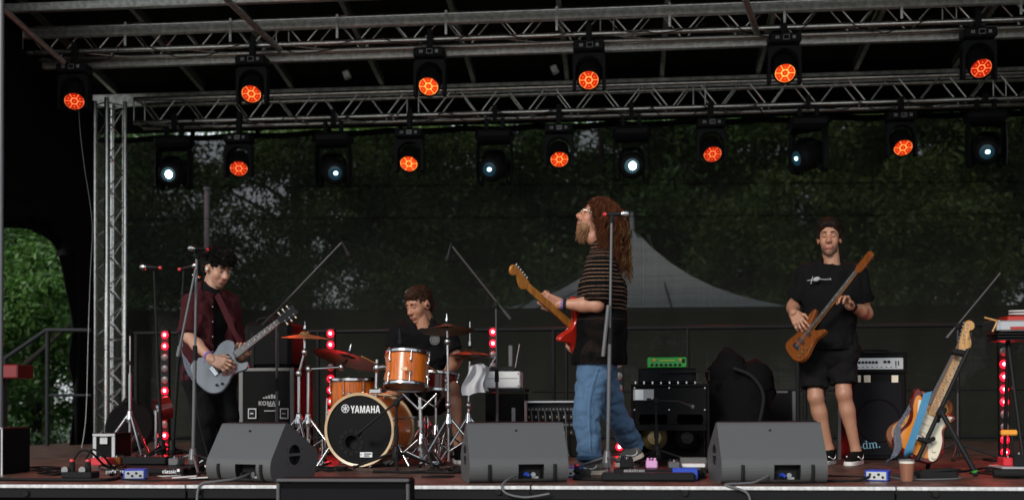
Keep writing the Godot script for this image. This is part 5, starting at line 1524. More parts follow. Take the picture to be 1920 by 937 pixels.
func build_small() -> void:
	# pedal boards
	var p := fl(300, -0.95)
	var t := thing("pedal_board", "black slotted pedal board with white lettering at the guitarist in maroon", "pedal board", p)
	for s in [[0.0, 0.2], [0.0, 0.05], [0.0, -0.1]]: bx(t, "rail", p + Vector3(0, 0.035 + 0.02 * (0.2 - s[1]), s[1]), Vector3(0.5, 0.03, 0.09), M.black_metal, 0.004)
	for s in [-1, 1]: bx(t, "side_leg", p + Vector3(s * 0.24, 0.022, 0.05), Vector3(0.02, 0.044, 0.36), M.black_metal, 0.003)
	lettering(t, "lettering", "pedaltrain", 0.022, M.white_print, Transform3D(Basis(), p + Vector3(-0.19, 0.03, 0.246)), "Droid Sans", 700)
	lettering(t, "lettering", "classic", 0.022, M.white_print, Transform3D(Basis(), p + Vector3(0.16, 0.03, 0.246)), "Droid Sans", 700)
	bx(t, "logo_square", p + Vector3(0.22, 0.038, 0.247), Vector3(0.018, 0.018, 0.002), M.white_print, 0.0)
	stomp("red pedal on the slotted pedal board", 192, -1.0, Vector3(0.12, 0.05, 0.12), M.red_plastic, 0.055)
	stomp("wide black pedal with knobs on the slotted pedal board", 276, -1.05, Vector3(0.3, 0.05, 0.13), M.black_metal, 0.06)
	stomp("small brown pedal beside the red one", 222, -1.1, Vector3(0.07, 0.05, 0.12), M.walnut, 0.055)
	stomp("grey pedal beside the wide black one", 330, -1.0, Vector3(0.07, 0.05, 0.12), M.stand_grey, 0.055)
	# power boxes with red caps at the edge
	p = fl(150, -0.55)
	t = thing("power_box", "black power splitter with two red capped plugs near the stage edge", "power box", p)
	bx(t, "case", p + Vector3(0, 0.02, 0), Vector3(0.2, 0.04, 0.12), M.black_plastic, 0.006)
	for s in [-0.055, 0.05]:
		part(t, "plug", mb().cyl(p + Vector3(s, 0.035, 0), p + Vector3(s - 0.005, 0.10, -0.01), 0.019, 0.016, 12), M.rubber)
		part(t, "red_cap", mb().cyl(p + Vector3(s - 0.005, 0.10, -0.01), p + Vector3(s - 0.006, 0.115, -0.012), 0.017, 0.017, 12), M.red_plastic)
	for s in [-0.085, 0.03]: part(t, "cover_flap", mb().cyl(p + Vector3(s, 0.05, 0.03), p + Vector3(s, 0.052, 0.045), 0.022, -1, 12), M.stand_grey)
	p = fl(1092, -0.55)
	t = thing("power_box", "black power splitter with one red capped plug at the singer's foot", "power box", p)
	bx(t, "case", p + Vector3(0.0, 0.016, 0), Vector3(0.10, 0.03, 0.08), M.black_plastic, 0.006)
	part(t, "plug", mb().cyl(p + Vector3(-0.03, 0.035, 0), p + Vector3(-0.033, 0.075, -0.01), 0.019, 0.016, 12), M.rubber)
	part(t, "red_cap", mb().cyl(p + Vector3(-0.033, 0.075, -0.01), p + Vector3(-0.034, 0.09, -0.012), 0.017, 0.017, 12), M.red_plastic)
	for s in [0.0, 0.035]: part(t, "cover_flap", mb().cyl(p + Vector3(s, 0.045, 0.03), p + Vector3(s, 0.046, 0.04), 0.02, -1, 12), M.rubber)
	di_box("blue direct box before the slotted pedal board", 254, -0.45, 0.25)
	di_box("blue direct box with plugged leads beside the beer cup", 1647, -0.45, -0.35)
	di_box("blue direct box half hidden behind the power splitter", 1074, -0.75, 0.0)
	# singer's pedal board
	p = fl(1215, -0.40)
	t = thing("pedal_board", "long flat black pedal bar before the singer", "pedal board", p)
	bx(t, "case", p + Vector3(0, 0.026, 0.05), Vector3(0.55, 0.05, 0.1), M.black_plastic, 0.012)
	bx(t, "rear_rail", p + Vector3(0.06, 0.045, -0.18), Vector3(0.52, 0.035, 0.24), M.black_metal, 0.004)
	lettering(t, "lettering", "pedaltrain", 0.018, M.grey_print, Transform3D(Basis(), p + Vector3(-0.08, 0.056, -0.058)), "Droid Sans", 700)
	stomp("pink pedal with pink knobs on the singer's board", 1222, -0.62, Vector3(0.07, 0.045, 0.11), M.pink_paint, 0.063)
	stomp("dark red sided pedal next to the mic stand foot", 1175, -0.66, Vector3(0.08, 0.055, 0.12), M.black_metal, 0.063)
	stomp("small black pedal with white dials beside the pink one", 1264, -0.6, Vector3(0.07, 0.04, 0.11), M.stand_grey, 0.063)
	p = fl(1300, -0.68)
	t = thing("clear_box", "clear plastic box with papers on the singer's board", "box", p)
	bx(t, "box_shell", p + Vector3(0, 0.095, 0), Vector3(0.16, 0.06, 0.1), M.clear_cup, 0.004)
	bx(t, "paper", p + Vector3(0, 0.075, 0), Vector3(0.14, 0.02, 0.08), M.white_print, 0.002)
	bx(t, "support", p + Vector3(0, 0.031, 0), Vector3(0.15, 0.062, 0.09), M.black_plastic, 0.002)
	p = fl(1285, -0.42)
	t = thing("blue_tuner", "blue flat tuner box behind the long pedal bar", "tuner", p)
	bx(t, "case", p + Vector3(0.0, 0.036, -0.02), Vector3(0.15, 0.07, 0.06), M.blue_box, 0.005)
	bx(t, "top_plate", p + Vector3(0, 0.072, -0.02), Vector3(0.13, 0.004, 0.05), M.blue_box, 0.001)
	# beer cup
	p = fl(1701, -0.36)
	t = thing("beer_cup", "plastic cup of amber beer on the stage edge", "cup", p)
	part(t, "cup_wall", mb().lathe([Vector2(0.0, 0.002), Vector2(0.034, 0.002), Vector2(0.045, 0.128), Vector2(0.047, 0.13)], Transform3D(Basis(), p), 28), M.clear_cup)
	part(t, "beer_fill", mb().lathe([Vector2(0.0, 0.004), Vector2(0.0325, 0.004), Vector2(0.0415, 0.105), Vector2(0.0, 0.105)], Transform3D(Basis(), p), 28), M.beer)
	part(t, "froth", mb().lathe([Vector2(0.0, 0.106), Vector2(0.0418, 0.106), Vector2(0.0428, 0.116), Vector2(0.0, 0.119)], Transform3D(Basis(), p), 28), M.foam)
	# wah pedal and keyboard pedals
	p = fl(1757, -0.62)
	t = thing("expression_pedal", "low black expression pedal behind the beer cup", "effect pedal", p)
	bx(t, "case", p + Vector3(0, 0.022, 0), Vector3(0.22, 0.042, 0.1), M.rubber, 0.008)
	bx(t, "treadle", p + Vector3(0, 0.05, 0), Vector3(0.2, 0.016, 0.09), M.rubber, 0.004, Basis(Vector3(0, 0, 1), 0.08))
	p = fl(1905, -0.75)
	t = thing("pedal_board", "black pedal board with round end under the keyboard", "pedal board", p)
	part(t, "tube_rail", mb().cyl(p + Vector3(-0.16, 0.03, 0.1), p + Vector3(0.4, 0.03, 0.1), 0.024, -1, 14), M.rubber)
	bx(t, "deck", p + Vector3(0.15, 0.06, -0.06), Vector3(0.5, 0.012, 0.26), M.silver_panel, 0.003)
	for s in [0.0, 0.3]: bx(t, "deck_leg", p + Vector3(s, 0.027, -0.06), Vector3(0.02, 0.054, 0.24), M.black_metal, 0.002)
	stomp("red pedal on the board under the keyboard", 1888, -0.85, Vector3(0.07, 0.05, 0.12), M.red_plastic, 0.067)
	stomp("black pedal on the board under the keyboard", 1908, -0.82, Vector3(0.07, 0.07, 0.12), M.black_metal, 0.067)
	p = pz(1893, 811, -1.0)
	t = thing("orange_clip", "orange plastic clip on the keyboard stand", "clip", p)
	bx(t, "jaw", p, Vector3(0.1, 0.035, 0.03), M.orange_plastic, 0.008)
	part(t, "pin", mb().cyl(p + Vector3(0.02, -0.3, 0.0), p + Vector3(0.02, 0.0, 0.0), 0.008), M.black_metal)
	# set lists
	for e in [[345, -0.6, 0.3, "beside the guitarist's stand foot"], [382, -0.55, -0.2, "against the grey floor monitor"], [320, -0.75, 0.7, "under the stand's tripod"]]:
		p = fl(e[0], e[1])
		single("set_list", "white paper sheet lying " + e[3], "paper", mb().box(p + Vector3(0, 0.004, 0), Vector3(0.15, 0.003, 0.12), Basis(Vector3.UP, e[2]) * Basis(Vector3(0, 0, 1), 0.05)), M.white_print, p, "papers on the deck")
	# cables
	cord("thick black cable along the edge from the power splitter", [[-20, -0.28], [60, -0.22], [150, -0.2], [200, -0.24], [222, -0.5], [214, -0.8, 0.03], [190, -0.95, 0.05]], 0.011)
	cord("black cable from the red pedal past the blue box", [[200, -0.9, 0.04], [222, -0.5], [245, -0.3], [300, -0.26], [380, -0.34], [420, -0.5]], 0.006)
	cord("black cable loop over the red capped plugs", [[138, -0.55, 0.11], [150, -0.6, 0.16], [170, -0.62, 0.15], [200, -0.75, 0.05], [230, -0.9, 0.06]], 0.007)
	cord("second black cable loop over the red capped plugs", [[160, -0.55, 0.11], [172, -0.6, 0.17], [192, -0.6, 0.13], [215, -0.72, 0.04], [240, -0.92, 0.06]], 0.007)
	cord("grey cable from the guitarist's monitor over the edge", [[466, -0.18, 0.04], [440, -0.06, 0.02], [405, 0.0, 0.01], [374, 0.03, -0.01], [368, 0.05, -0.12]], 0.008, M.cable_grey)
	cord("grey cable looping over the edge from the middle monitor", [[968, -0.16, 0.04], [950, -0.02, 0.02], [941, 0.035, -0.01], [950, 0.05, -0.05], [985, 0.05, -0.07], [1030, 0.05, -0.05]], 0.007, M.cable_grey)
	cord("grey cable from the bassist's monitor along the edge", [[1440, -0.14, 0.04], [1415, -0.05, 0.01], [1390, -0.02, 0.005], [1360, 0.02, 0.0], [1400, 0.05, -0.04], [1408, 0.05, -0.12]], 0.007, M.cable_grey)
	cord("black cable from the bassist's monitor to the blue box", [[1540, -0.33], [1580, -0.32], [1610, -0.34], [1632, -0.4, 0.02]], 0.008)
	cord("grey cable from the blue box behind the beer cup", [[1664, -0.42, 0.02], [1700, -0.48], [1760, -0.48], [1800, -0.55], [1795, -0.68], [1772, -0.64, 0.02]], 0.006, M.cable_grey)
	cord("thin cable between the bassist's shoes", [[1530, -0.85], [1560, -0.8], [1600, -0.75], [1650, -0.7], [1690, -0.7]], 0.005)
	cord("cables heaped inside the doorway", [[50, -1.4], [75, -1.5], [95, -1.3], [70, -1.2], [45, -1.45], [80, -1.6], [110, -1.5], [90, -1.35], [55, -1.3], [100, -1.25], [130, -1.4]], 0.008)
	cord("cables bundled between drum kit and monitor", [[700, -1.1], [760, -1.0], [800, -1.05], [850, -1.0], [900, -1.2], [960, -1.3], [1000, -1.6]], 0.010)
	cord("thin cable by the middle monitor", [[790, -0.62], [812, -0.58], [840, -0.6], [850, -0.72], [825, -0.72], [800, -0.66]], 0.005)
	cord("black cable under the long pedal bar", [[1075, -0.45], [1100, -0.4], [1130, -0.36], [1150, -0.36, 0.015]], 0.008)
	cord("lead hanging from the grey guitar to the floor", [[366, -1.0, 0.62], [370, -1.0, 0.4], [382, -1.02, 0.2], [396, -1.02, 0.03], [405, -1.0], [385, -0.9], [330, -0.9, 0.06]], 0.005)
	cord("black cable by the leaning guitar's stand", [[1690, -1.2], [1740, -1.1], [1800, -1.2], [1850, -1.6], [1900, -1.3]], 0.008)
	# more leads lying about, mostly dark tangles
	var r := RandomNumberGenerator.new(); r.seed = 52
	for e in [[90, -0.9, "between doorway and power splitter", 6], [210, -1.35, "behind the slotted pedal board", 7], [330, -1.3, "under the guitarist's microphone stand", 6], [600, -1.35, "at the flight case side of the bass drum", 6], [840, -1.25, "at the foot of the hi-hat stand", 7], [1050, -1.3, "behind the middle monitor", 5], [1340, -1.2, "behind the bassist's monitor", 5], [1730, -0.95, "under the leaning guitar", 6], [1860, -1.1, "between the leaning guitar and the keyboard", 6]]:
		var pts := []
		var a := r.randf() * TAU
		for k in e[3] * 4:
			a += r.randf_range(0.5, 1.1)
			pts.append([e[0] + cos(a) * r.randf_range(18, 42) + k * 1.5, e[1] + sin(a) * r.randf_range(0.08, 0.22), r.randf_range(0.0, 0.012) * (k % 3)])
		cord("black lead in loose coils " + e[2], pts, 0.006)

# ---------------------------------------------------------------- smooth bodies: distance fields meshed as surface nets
# a primitive is [kind, a, b, ra, rb, colour]; kind 0 tapered capsule, 1 ellipsoid (b holds the radii), 2 capsule with a flat end
func cap(a: Vector3, b: Vector3, ra: float, rb := -1.0, c := Color.WHITE) -> Array: return [0, a, b, ra, ra if rb < 0.0 else rb, c]
func elp(a: Vector3, r: Vector3, c := Color.WHITE) -> Array: return [1, a, r, 0.0, 0.0, c]
func cuff(a: Vector3, b: Vector3, ra: float, rb := -1.0, c := Color.WHITE) -> Array: return [2, a, b, ra, ra if rb < 0.0 else rb, c]

func prim_d(q: Array, p: Vector3) -> float:
	if q[0] == 1:
		var r: Vector3 = q[2]
		var e: Vector3 = (p - q[1]) / r
		var k0 := e.length()
		if k0 < 1e-4: return -minf(r.x, minf(r.y, r.z))
		var k1 := (e / r).length()
		return k0 * (k0 - 1.0) / k1
	var a: Vector3 = q[1]
	var ab: Vector3 = q[2] - a
	var l2 := ab.length_squared()
	var t := (p - a).dot(ab) / l2 if l2 > 1e-9 else 0.0
	if q[0] == 2 and t > 1.0:
		var rad: float = (p - a - ab * t).length() - q[4]
		return maxf(rad, (t - 1.0) * sqrt(l2))
	var tc := clampf(t, 0.0, 1.0)
	return (p - a - ab * tc).length() - lerpf(q[3], q[4], tc)

func solid(prims: Array, k: float, cell: float, opt := {}) -> MB:
	var cuts: Array = opt.get("cuts", [])           # [normal, offset]: keep n.p < offset
	var subs: Array = opt.get("subs", [])
	var sk: float = opt.get("sk", 0.01)
	var noise: FastNoiseLite = opt.get("noise")
	var amp: float = opt.get("amp", 0.0)
	var ragged: bool = opt.get("ragged", false)       # the cut edges take part in the noise
	var nsc: Vector3 = opt.get("nsc", Vector3.ONE)
	var lo := Vector3.ONE * 1e9
	var hi := Vector3.ONE * -1e9
	for q in prims:
		if q[0] == 1:
			lo = lo.min(q[1] - q[2]); hi = hi.max(q[1] + q[2])
		else:
			var m: float = maxf(q[3], q[4])
			lo = lo.min(q[1].min(q[2]) - Vector3.ONE * m); hi = hi.max(q[1].max(q[2]) + Vector3.ONE * m)
	var pad := Vector3.ONE * (cell * 2.0 + k * 0.6 + amp)
	lo -= pad; hi += pad
	const B := 6
	var bs := B * cell
	var nb := Vector3i(((hi - lo) / bs).ceil())
	var half := bs * 0.8661
	var cells := {}
	var edges := []
	var vs := PackedVector3Array()
	var cl := PackedColorArray()
	var S := B + 1
	var val := PackedFloat32Array(); val.resize(S * S * S)
	var NX := nb.x * B + 2
	var NY := nb.y * B + 2
	for bz in nb.z:
		for by in nb.y:
			for bx_ in nb.x:
				var org := lo + Vector3(bx_, by, bz) * bs
				var mid := org + Vector3.ONE * bs * 0.5
				var md := 1e9
				var cand := []
				for q in prims:
					var d := prim_d(q, mid)
					md = minf(md, d)
					if d < half + k * 1.2 + amp: cand.append(q)
				if md > half + k * 0.5 + amp: continue
				if md < -half - amp - 0.002 and cuts.is_empty() and subs.is_empty(): continue
				var any_in := false
				var any_out := false
				var at := 0
				for z in S:
					for y in S:
						for x in S:
							var p := org + Vector3(x, y, z) * cell
							var d := 1e9
							for q in cand:
								var e := prim_d(q, p)
								if d > 1e8: d = e
								else:
									var h := clampf(0.5 + 0.5 * (d - e) / k, 0.0, 1.0)
									d = lerpf(d, e, h) - k * h * (1.0 - h)
							for q in subs:
								var e := -prim_d(q, p)
								var h := clampf(0.5 - 0.5 * (d - e) / sk, 0.0, 1.0)
								d = lerpf(d, e, h) + sk * h * (1.0 - h)
							if ragged:
								for c in cuts: d = maxf(d, p.dot(c[0]) - c[1])
							if amp > 0.0 and absf(d) < cell * 4.0 + amp: d += amp * noise.get_noise_3dv(p * nsc)
							if not ragged:
								for c in cuts: d = maxf(d, p.dot(c[0]) - c[1])
							val[at] = d
							if d < 0.0: any_in = true
							else: any_out = true
							at += 1
				if not (any_in and any_out): continue
				for z in B:
					for y in B:
						for x in B:
							var o := x + y * S + z * S * S
							var mask := 0
							var sum := Vector3.ZERO
							var n := 0
							for e in 12:
								var ax: int = e >> 2
								var u: int = e & 1
								var w: int = (e >> 1) & 1
								var c0 := Vector3i.ZERO
								if ax == 0: c0 = Vector3i(0, u, w)
								elif ax == 1: c0 = Vector3i(u, 0, w)
								else: c0 = Vector3i(u, w, 0)
								var c1 := c0
								c1[ax] = 1
								var d0 := val[o + c0.x + c0.y * S + c0.z * S * S]
								var d1 := val[o + c1.x + c1.y * S + c1.z * S * S]
								if (d0 < 0.0) == (d1 < 0.0): continue
								var t := d0 / (d0 - d1)
								sum += Vector3(c0).lerp(Vector3(c1), t)
								n += 1
								if u == 0 and w == 0: mask |= (1 << ax) | ((8 << ax) if d0 < 0.0 else 0)
							if n == 0: continue
							var g := Vector3i(bx_ * B + x, by * B + y, bz * B + z)
							var key := g.x + NX * (g.y + NY * g.z)
							cells[key] = vs.size()
							var pv := org + (Vector3(x, y, z) + sum / n) * cell
							vs.append(pv)
							var tc := Color(0, 0, 0)
							var tw := 0.0
							for q in cand:
								var w2 := exp(-maxf(prim_d(q, pv), -0.02) / 0.005)
								tc += q[5] * w2; tw += w2
							cl.append(tc / maxf(tw, 1e-9))
							if mask: edges.append([key, mask])
	var ns := PackedVector3Array(); ns.resize(vs.size())
	var idx := PackedInt32Array()
	var off := [[0, NX, NX * NY], [1, NX * NY, 0], [1, NX, 0]]
	for e in edges:
		for ax in 3:
			if not (e[1] & (1 << ax)): continue
			var s1 := 0
			var s2 := 0
			if ax == 0: s1 = NX; s2 = NX * NY
			elif ax == 1: s1 = NX * NY; s2 = 1
			else: s1 = 1; s2 = NX
			var a: int = cells.get(e[0], -1)
			var b: int = cells.get(e[0] - s1, -1)
			var c: int = cells.get(e[0] - s1 - s2, -1)
			var d: int = cells.get(e[0] - s2, -1)
			if a < 0 or b < 0 or c < 0 or d < 0: continue
			if e[1] & (8 << ax): idx.append_array([a, b, c, a, c, d])
			else: idx.append_array([a, c, b, a, d, c])
	for j in range(0, idx.size(), 3):
		var fn := (vs[idx[j + 2]] - vs[idx[j]]).cross(vs[idx[j + 1]] - vs[idx[j]])
		for m in 3: ns[idx[j + m]] += fn
	for j in ns.size(): ns[j] = ns[j].normalized()
	var out := MB.new()
	out.v = vs; out.n = ns; out.c = cl; out.i = idx
	out.u.resize(vs.size())
	out.tinted = true
	var xf: Transform3D = opt.get("xf", Transform3D())
	if opt.has("xf"): out.moved(xf)
	return out

# ---------------------------------------------------------------- people
func skin_mat(called: String, c: Color) -> Color:
	return c

func hand_prims(curl: Array, spread: float, side: float, c: Color) -> Array:      # y along the fingers, z towards the palm side, thumb on side*x
	var out := []
	var xs := [0.032, 0.0105, -0.0105, -0.031]
	var ln := [0.92, 1.05, 1.0, 0.78]
	for f in 4:
		var x: float = xs[f] * side
		var kn := Vector3(x, 0.092 - 0.006 * absf(f - 1.0), 0)
		out.append(cap(Vector3(x * 0.55, 0.0, 0.002), kn, 0.017, 0.0125, c))
		var a := 0.0
		var p := kn
		for s in 3:
			a += curl[f] * [1.0, 1.1, 0.8][s]
			var l: float = [0.043, 0.028, 0.021][s] * ln[f]
			var q := p + Vector3(sin(spread * (f - 1.5) * -side) * cos(a), cos(a), sin(a)) * l
			out.append(cap(p, q, [0.0098, 0.0088, 0.0078][s], [0.0088, 0.0078, 0.0068][s], c))
			p = q
	var tb := Vector3(0.026 * side, 0.022, 0.006)
	var t1 := tb + Vector3(0.030 * side, 0.030, 0.016)
	var t2 := t1 + Vector3(0.006 * side, 0.030, 0.012 + curl[4] * 0.01)
	out.append(cap(Vector3(0.012 * side, 0.008, 0.002), tb, 0.018, 0.016, c))
	out.append(cap(tb, t1, 0.0145, 0.011, c)); out.append(cap(t1, t2, 0.0105, 0.0085, c))
	return out

func add_hand(b: MB, wrist: Vector3, fingers: Vector3, palm: Vector3, side: float, curl: Array, c: Color, scale_ := 1.0) -> void:
	var y := fingers.normalized()
	var z := (palm - y * palm.dot(y)).normalized()
	var x := y.cross(z)
	var xf := Transform3D(Basis(x, y, z).scaled_local(Vector3.ONE * scale_), wrist)
	b.add(solid(hand_prims(curl, 0.12, side, c), 0.008, 0.0045, {"xf": xf}))

func head_prims(c: Color, lip: Color) -> Array:
	var blush := Color(c.r * 1.02, c.g * 0.92, c.b * 0.90)
	return [elp(Vector3(0, 0.045, -0.015), Vector3(0.074, 0.083, 0.094), c), elp(Vector3(0, 0.0, 0.026), Vector3(0.062, 0.088, 0.062), c),
		elp(Vector3(0, -0.055, 0.026), Vector3(0.053, 0.05, 0.056), c), elp(Vector3(0, -0.092, 0.058), Vector3(0.026, 0.02, 0.022), c),
		elp(Vector3(0.036, -0.022, 0.052), Vector3(0.024, 0.026, 0.026), blush), elp(Vector3(-0.036, -0.022, 0.052), Vector3(0.024, 0.026, 0.026), blush),
		cap(Vector3(0, 0.014, 0.084), Vector3(0, -0.022, 0.106), 0.0085, 0.0125, blush), elp(Vector3(0.011, -0.026, 0.094), Vector3.ONE * 0.0088, blush), elp(Vector3(-0.011, -0.026, 0.094), Vector3.ONE * 0.0088, blush),
		cap(Vector3(-0.036, 0.031, 0.073), Vector3(0.036, 0.031, 0.073), 0.011, 0.011, c),
		cap(Vector3(-0.017, -0.054, 0.081), Vector3(0.017, -0.054, 0.081), 0.0065, 0.0065, lip), cap(Vector3(-0.014, -0.063, 0.08), Vector3(0.014, -0.063, 0.08), 0.007, 0.007, lip),
		elp(Vector3(0.077, 0.002, -0.008), Vector3(0.011, 0.032, 0.02), blush), elp(Vector3(-0.077, 0.002, -0.008), Vector3(0.011, 0.032, 0.02), blush),
		cap(Vector3(0, -0.055, -0.02), Vector3(0, -0.10, -0.03), 0.052, 0.05, c)]

func add_head(b: MB, hx: Transform3D, c: Color, lip: Color) -> void:
	var subs := [elp(Vector3(0.03, 0.013, 0.092), Vector3(0.016, 0.010, 0.016)), elp(Vector3(-0.03, 0.013, 0.092), Vector3(0.016, 0.010, 0.016))]
	b.add(solid(head_prims(c, lip), 0.018, 0.0055, {"xf": hx, "subs": subs, "sk": 0.012}))

func face_bits(t: Node3D, hx: Transform3D, c: Color, brow: Material) -> void:
	for s in [-1.0, 1.0]:
		var lid := mb(); lid.tinted = true; lid.col = Color(c.r * 0.92, c.g * 0.85, c.b * 0.85)
		lid.ell(Vector3(s * 0.03, 0.012, 0.072), Vector3(0.0145, 0.0115, 0.0125), Basis(), 12, 8)
		lid.moved(hx)
		part(t, "eyelid", lid, M.skin)
		var lash := []
		for k in 5: lash.append(hx * Vector3(s * (0.018 + 0.0062 * k), 0.0075 - 0.0018 * sin(PI * k / 4.0), 0.0835 - 0.002 * absf(k - 1.5)))
		part(t, "lashes", mb().tube(lash, 0.0016, 5), brow)
		var eb := []
		for k in 6: eb.append(hx * Vector3(s * (0.012 + 0.0075 * k), 0.033 + 0.004 * sin(PI * k / 5.0), [0.0895, 0.0905, 0.0895, 0.087, 0.080, 0.069][k]))
		part(t, "eyebrow", mb().tube(eb, [0.003, 0.0042, 0.0045, 0.004, 0.0032, 0.002], 6), brow)

func limb_skin(b: MB, J: Dictionary, c: Color, girth := 1.0, legs := true) -> void:
	var pr := []
	for s in ["l", "r"]:
		var sh: Vector3 = J[s + "sh"]
		var el: Vector3 = J[s + "el"]
		var wr: Vector3 = J[s + "wr"]
		pr.append(cap(sh, el, 0.052 * girth, 0.040 * girth, c)); pr.append(cap(el, el.lerp(wr, 0.35), 0.041 * girth, 0.043 * girth, c)); pr.append(cap(el.lerp(wr, 0.35), wr, 0.042 * girth, 0.027, c))
		pr.append(cap(wr, wr + (wr - el).normalized() * 0.02, 0.027, 0.024, c))
		if legs:
			var hp: Vector3 = J[s + "hip"]
			var kn: Vector3 = J[s + "kn"]
			var an: Vector3 = J[s + "an"]
			var back: Vector3 = -J["fwd"]
			pr.append(cap(hp, kn, 0.085 * girth, 0.052 * girth, c)); pr.append(cap(kn, kn.lerp(an, 0.3), 0.050 * girth, 0.048 * girth, c)); pr.append(cap(kn.lerp(an, 0.3), an, 0.05 * girth, 0.034, c))
			pr.append(cap(kn.lerp(an, 0.18) + back * 0.022, kn.lerp(an, 0.45) + back * 0.024, 0.048 * girth, 0.042 * girth, c))
			pr.append(elp(kn - back * 0.018, Vector3.ONE * 0.042 * girth, c))
			pr.append(cap(an, an - Vector3(0, 0.05, 0), 0.034, 0.036, c))
	pr.append(cap(J.neck - Vector3(0, 0.04, 0), J.head, 0.062, 0.05, c))
	pr.append(cap(J.lsh, J.rsh, 0.06, 0.06, c)); pr.append(cap(J.neck.lerp(J.pel, 0.3), J.pel, 0.085, 0.085, c))
	b.add(solid(pr, 0.03, 0.013))

func torso_prims(J: Dictionary, grow: float, depth := 1.0) -> Array:
	var side: Vector3 = (J.lsh - J.rsh).normalized()
	var hs: Vector3 = (J.lhip - J.rhip).normalized()
	var ch: Vector3 = J.neck.lerp(J.pel, 0.38)
	var be: Vector3 = J.neck.lerp(J.pel, 0.7)
	return [cap(J.lsh, J.rsh, 0.072 + grow, -1), cap(ch + side * 0.085, ch - side * 0.085, (0.118 + grow) * depth), cap(be + side * 0.065, be - side * 0.065, (0.122 + grow) * depth),
		cap(J.pel + hs * 0.07, J.pel - hs * 0.07, (0.124 + grow) * depth), cap(J.neck + Vector3(0, 0.0, 0), ch, 0.07 + grow, 0.1)]

func shoe(t: Node3D, heel: Vector3, toe: Vector3, upper: Material, sole: Material, stripe: Material, roll := 0.0) -> void:
	var z := (toe - heel).normalized()
	var x := Vector3.UP.cross(z).normalized()
	var y := z.cross(x)
	var xf := Transform3D(Basis(x, y, z), heel)
	var l := heel.distance_to(toe)
	var up := solid([cap(Vector3(0, 0.055, 0.035), Vector3(0, 0.05, l * 0.5), 0.038, 0.042), cap(Vector3(0, 0.045, l * 0.5), Vector3(0, 0.03, l - 0.04), 0.042, 0.032), cuff(Vector3(0, 0.06, 0.05), Vector3(0, 0.115, 0.038), 0.044, 0.042), cap(Vector3(0, 0.07, 0.08), Vector3(0, 0.05, l * 0.62), 0.034, 0.022)], 0.02, 0.008, {"cuts": [[Vector3(0, -1, 0), -0.022]], "xf": xf})
	up.tinted = false
	var o := part(t, "shoe", up, upper)
	var out := PackedVector2Array()
	for p in curve([Vector2(-0.036, 0.02), Vector2(0.0, -0.008), Vector2(0.036, 0.02), Vector2(0.042, l * 0.4), Vector2(0.05, l * 0.68), Vector2(0.036, l * 0.93), Vector2(0.0, l), Vector2(-0.036, l * 0.93), Vector2(-0.05, l * 0.68), Vector2(-0.042, l * 0.4)], 4, true): out.append(p)
	part(o, "sole", mb().prism(out, 0.03, xf * Transform3D(Basis(Vector3.RIGHT, Vector3(0, 0, 1), Vector3(0, -1, 0)), Vector3(0, 0.016, 0)), 0.004), sole)
	for s in [-1.0, 1.0]:
		var pts := []
		for q in [[0.05, 0.075], [0.07, 0.045], [0.11, 0.042], [0.17, 0.062]]: pts.append(xf * Vector3(s * (0.044 - 0.02 * maxf(0.0, q[1] - 0.05) * 10.0), q[1], q[0] * l / 0.28))
		part(o, "side_stripe", mb().tube(curve(pts, 4), 0.0055, 5), stripe)
	var lc := []
	for k in 4: lc.append(xf * Vector3(0.018 * (1 if k % 2 else -1), 0.096 - 0.011 * k, 0.085 + 0.026 * k))
	part(o, "laces", mb().tube(lc, 0.004, 5), stripe)

func hair_cap(t: Node3D, hx: Transform3D, prims: Array, m: Material, amp: float, cuts: Array, freq := 60.0, subs := []) -> void:
	var f := FastNoiseLite.new(); f.frequency = freq; f.seed = 9; f.fractal_octaves = 3
	var b := solid(prims, 0.02, 0.006, {"xf": hx, "noise": f, "amp": amp, "cuts": cuts, "subs": subs, "sk": 0.012, "ragged": true})
	b.tinted = false
	part(t, "hair", b, m)

func tufts(t: Node3D, hx: Transform3D, count: int, r0: Vector3, ctr: Vector3, len_: float, m: Material, seed_: int, zmax := 0.06, ymin := 0.0, fall := 0.0) -> void:
	var r := RandomNumberGenerator.new(); r.seed = seed_
	var b := mb()
	for k in count:
		var d := Vector3(r.randfn(), absf(r.randfn()) + 0.1, r.randfn()).normalized()
		var p := ctr + d * r0
		if p.z > zmax or p.y < ymin: continue
		var side := Vector3(r.randfn(), r.randfn(), r.randfn()).normalized()
		var q := p + (d * 0.5 + side * 0.7).normalized() * len_ * r.randf_range(0.5, 1.2) + Vector3(0, -fall * len_, fall * len_ * 0.4)
		b.tube([hx * (p - d * 0.006), hx * (p.lerp(q, 0.5) + d * len_ * 0.18), hx * q], [0.003, 0.0026, 0.0008], 4, false)
	part(t, "hair_tufts", b, m)

func earpiece(t: Node3D, hx: Transform3D, s: float, m: Material) -> void:
	var e := part(t, "earpiece", mb().ell(hx * Vector3(s * 0.085, 0.0, 0.002), Vector3(0.009, 0.012, 0.012), hx.basis.orthonormalized(), 10, 7), m)
	part(e, "ear_wire", mb().tube([hx * Vector3(s * 0.088, 0.0, -0.005), hx * Vector3(s * 0.085, -0.06, -0.03), hx * Vector3(s * 0.06, -0.16, -0.05)], 0.002, 5), M.rubber)

func band(t: Node3D, called: String, a: Vector3, b: Vector3, f: float, r: float, w: float, m: Material) -> void:
	var c := a.lerp(b, f)
	var d := (b - a).normalized()
	part(t, called, mb().cyl(c - d * w / 2, c + d * w / 2, r, r, 14), m)

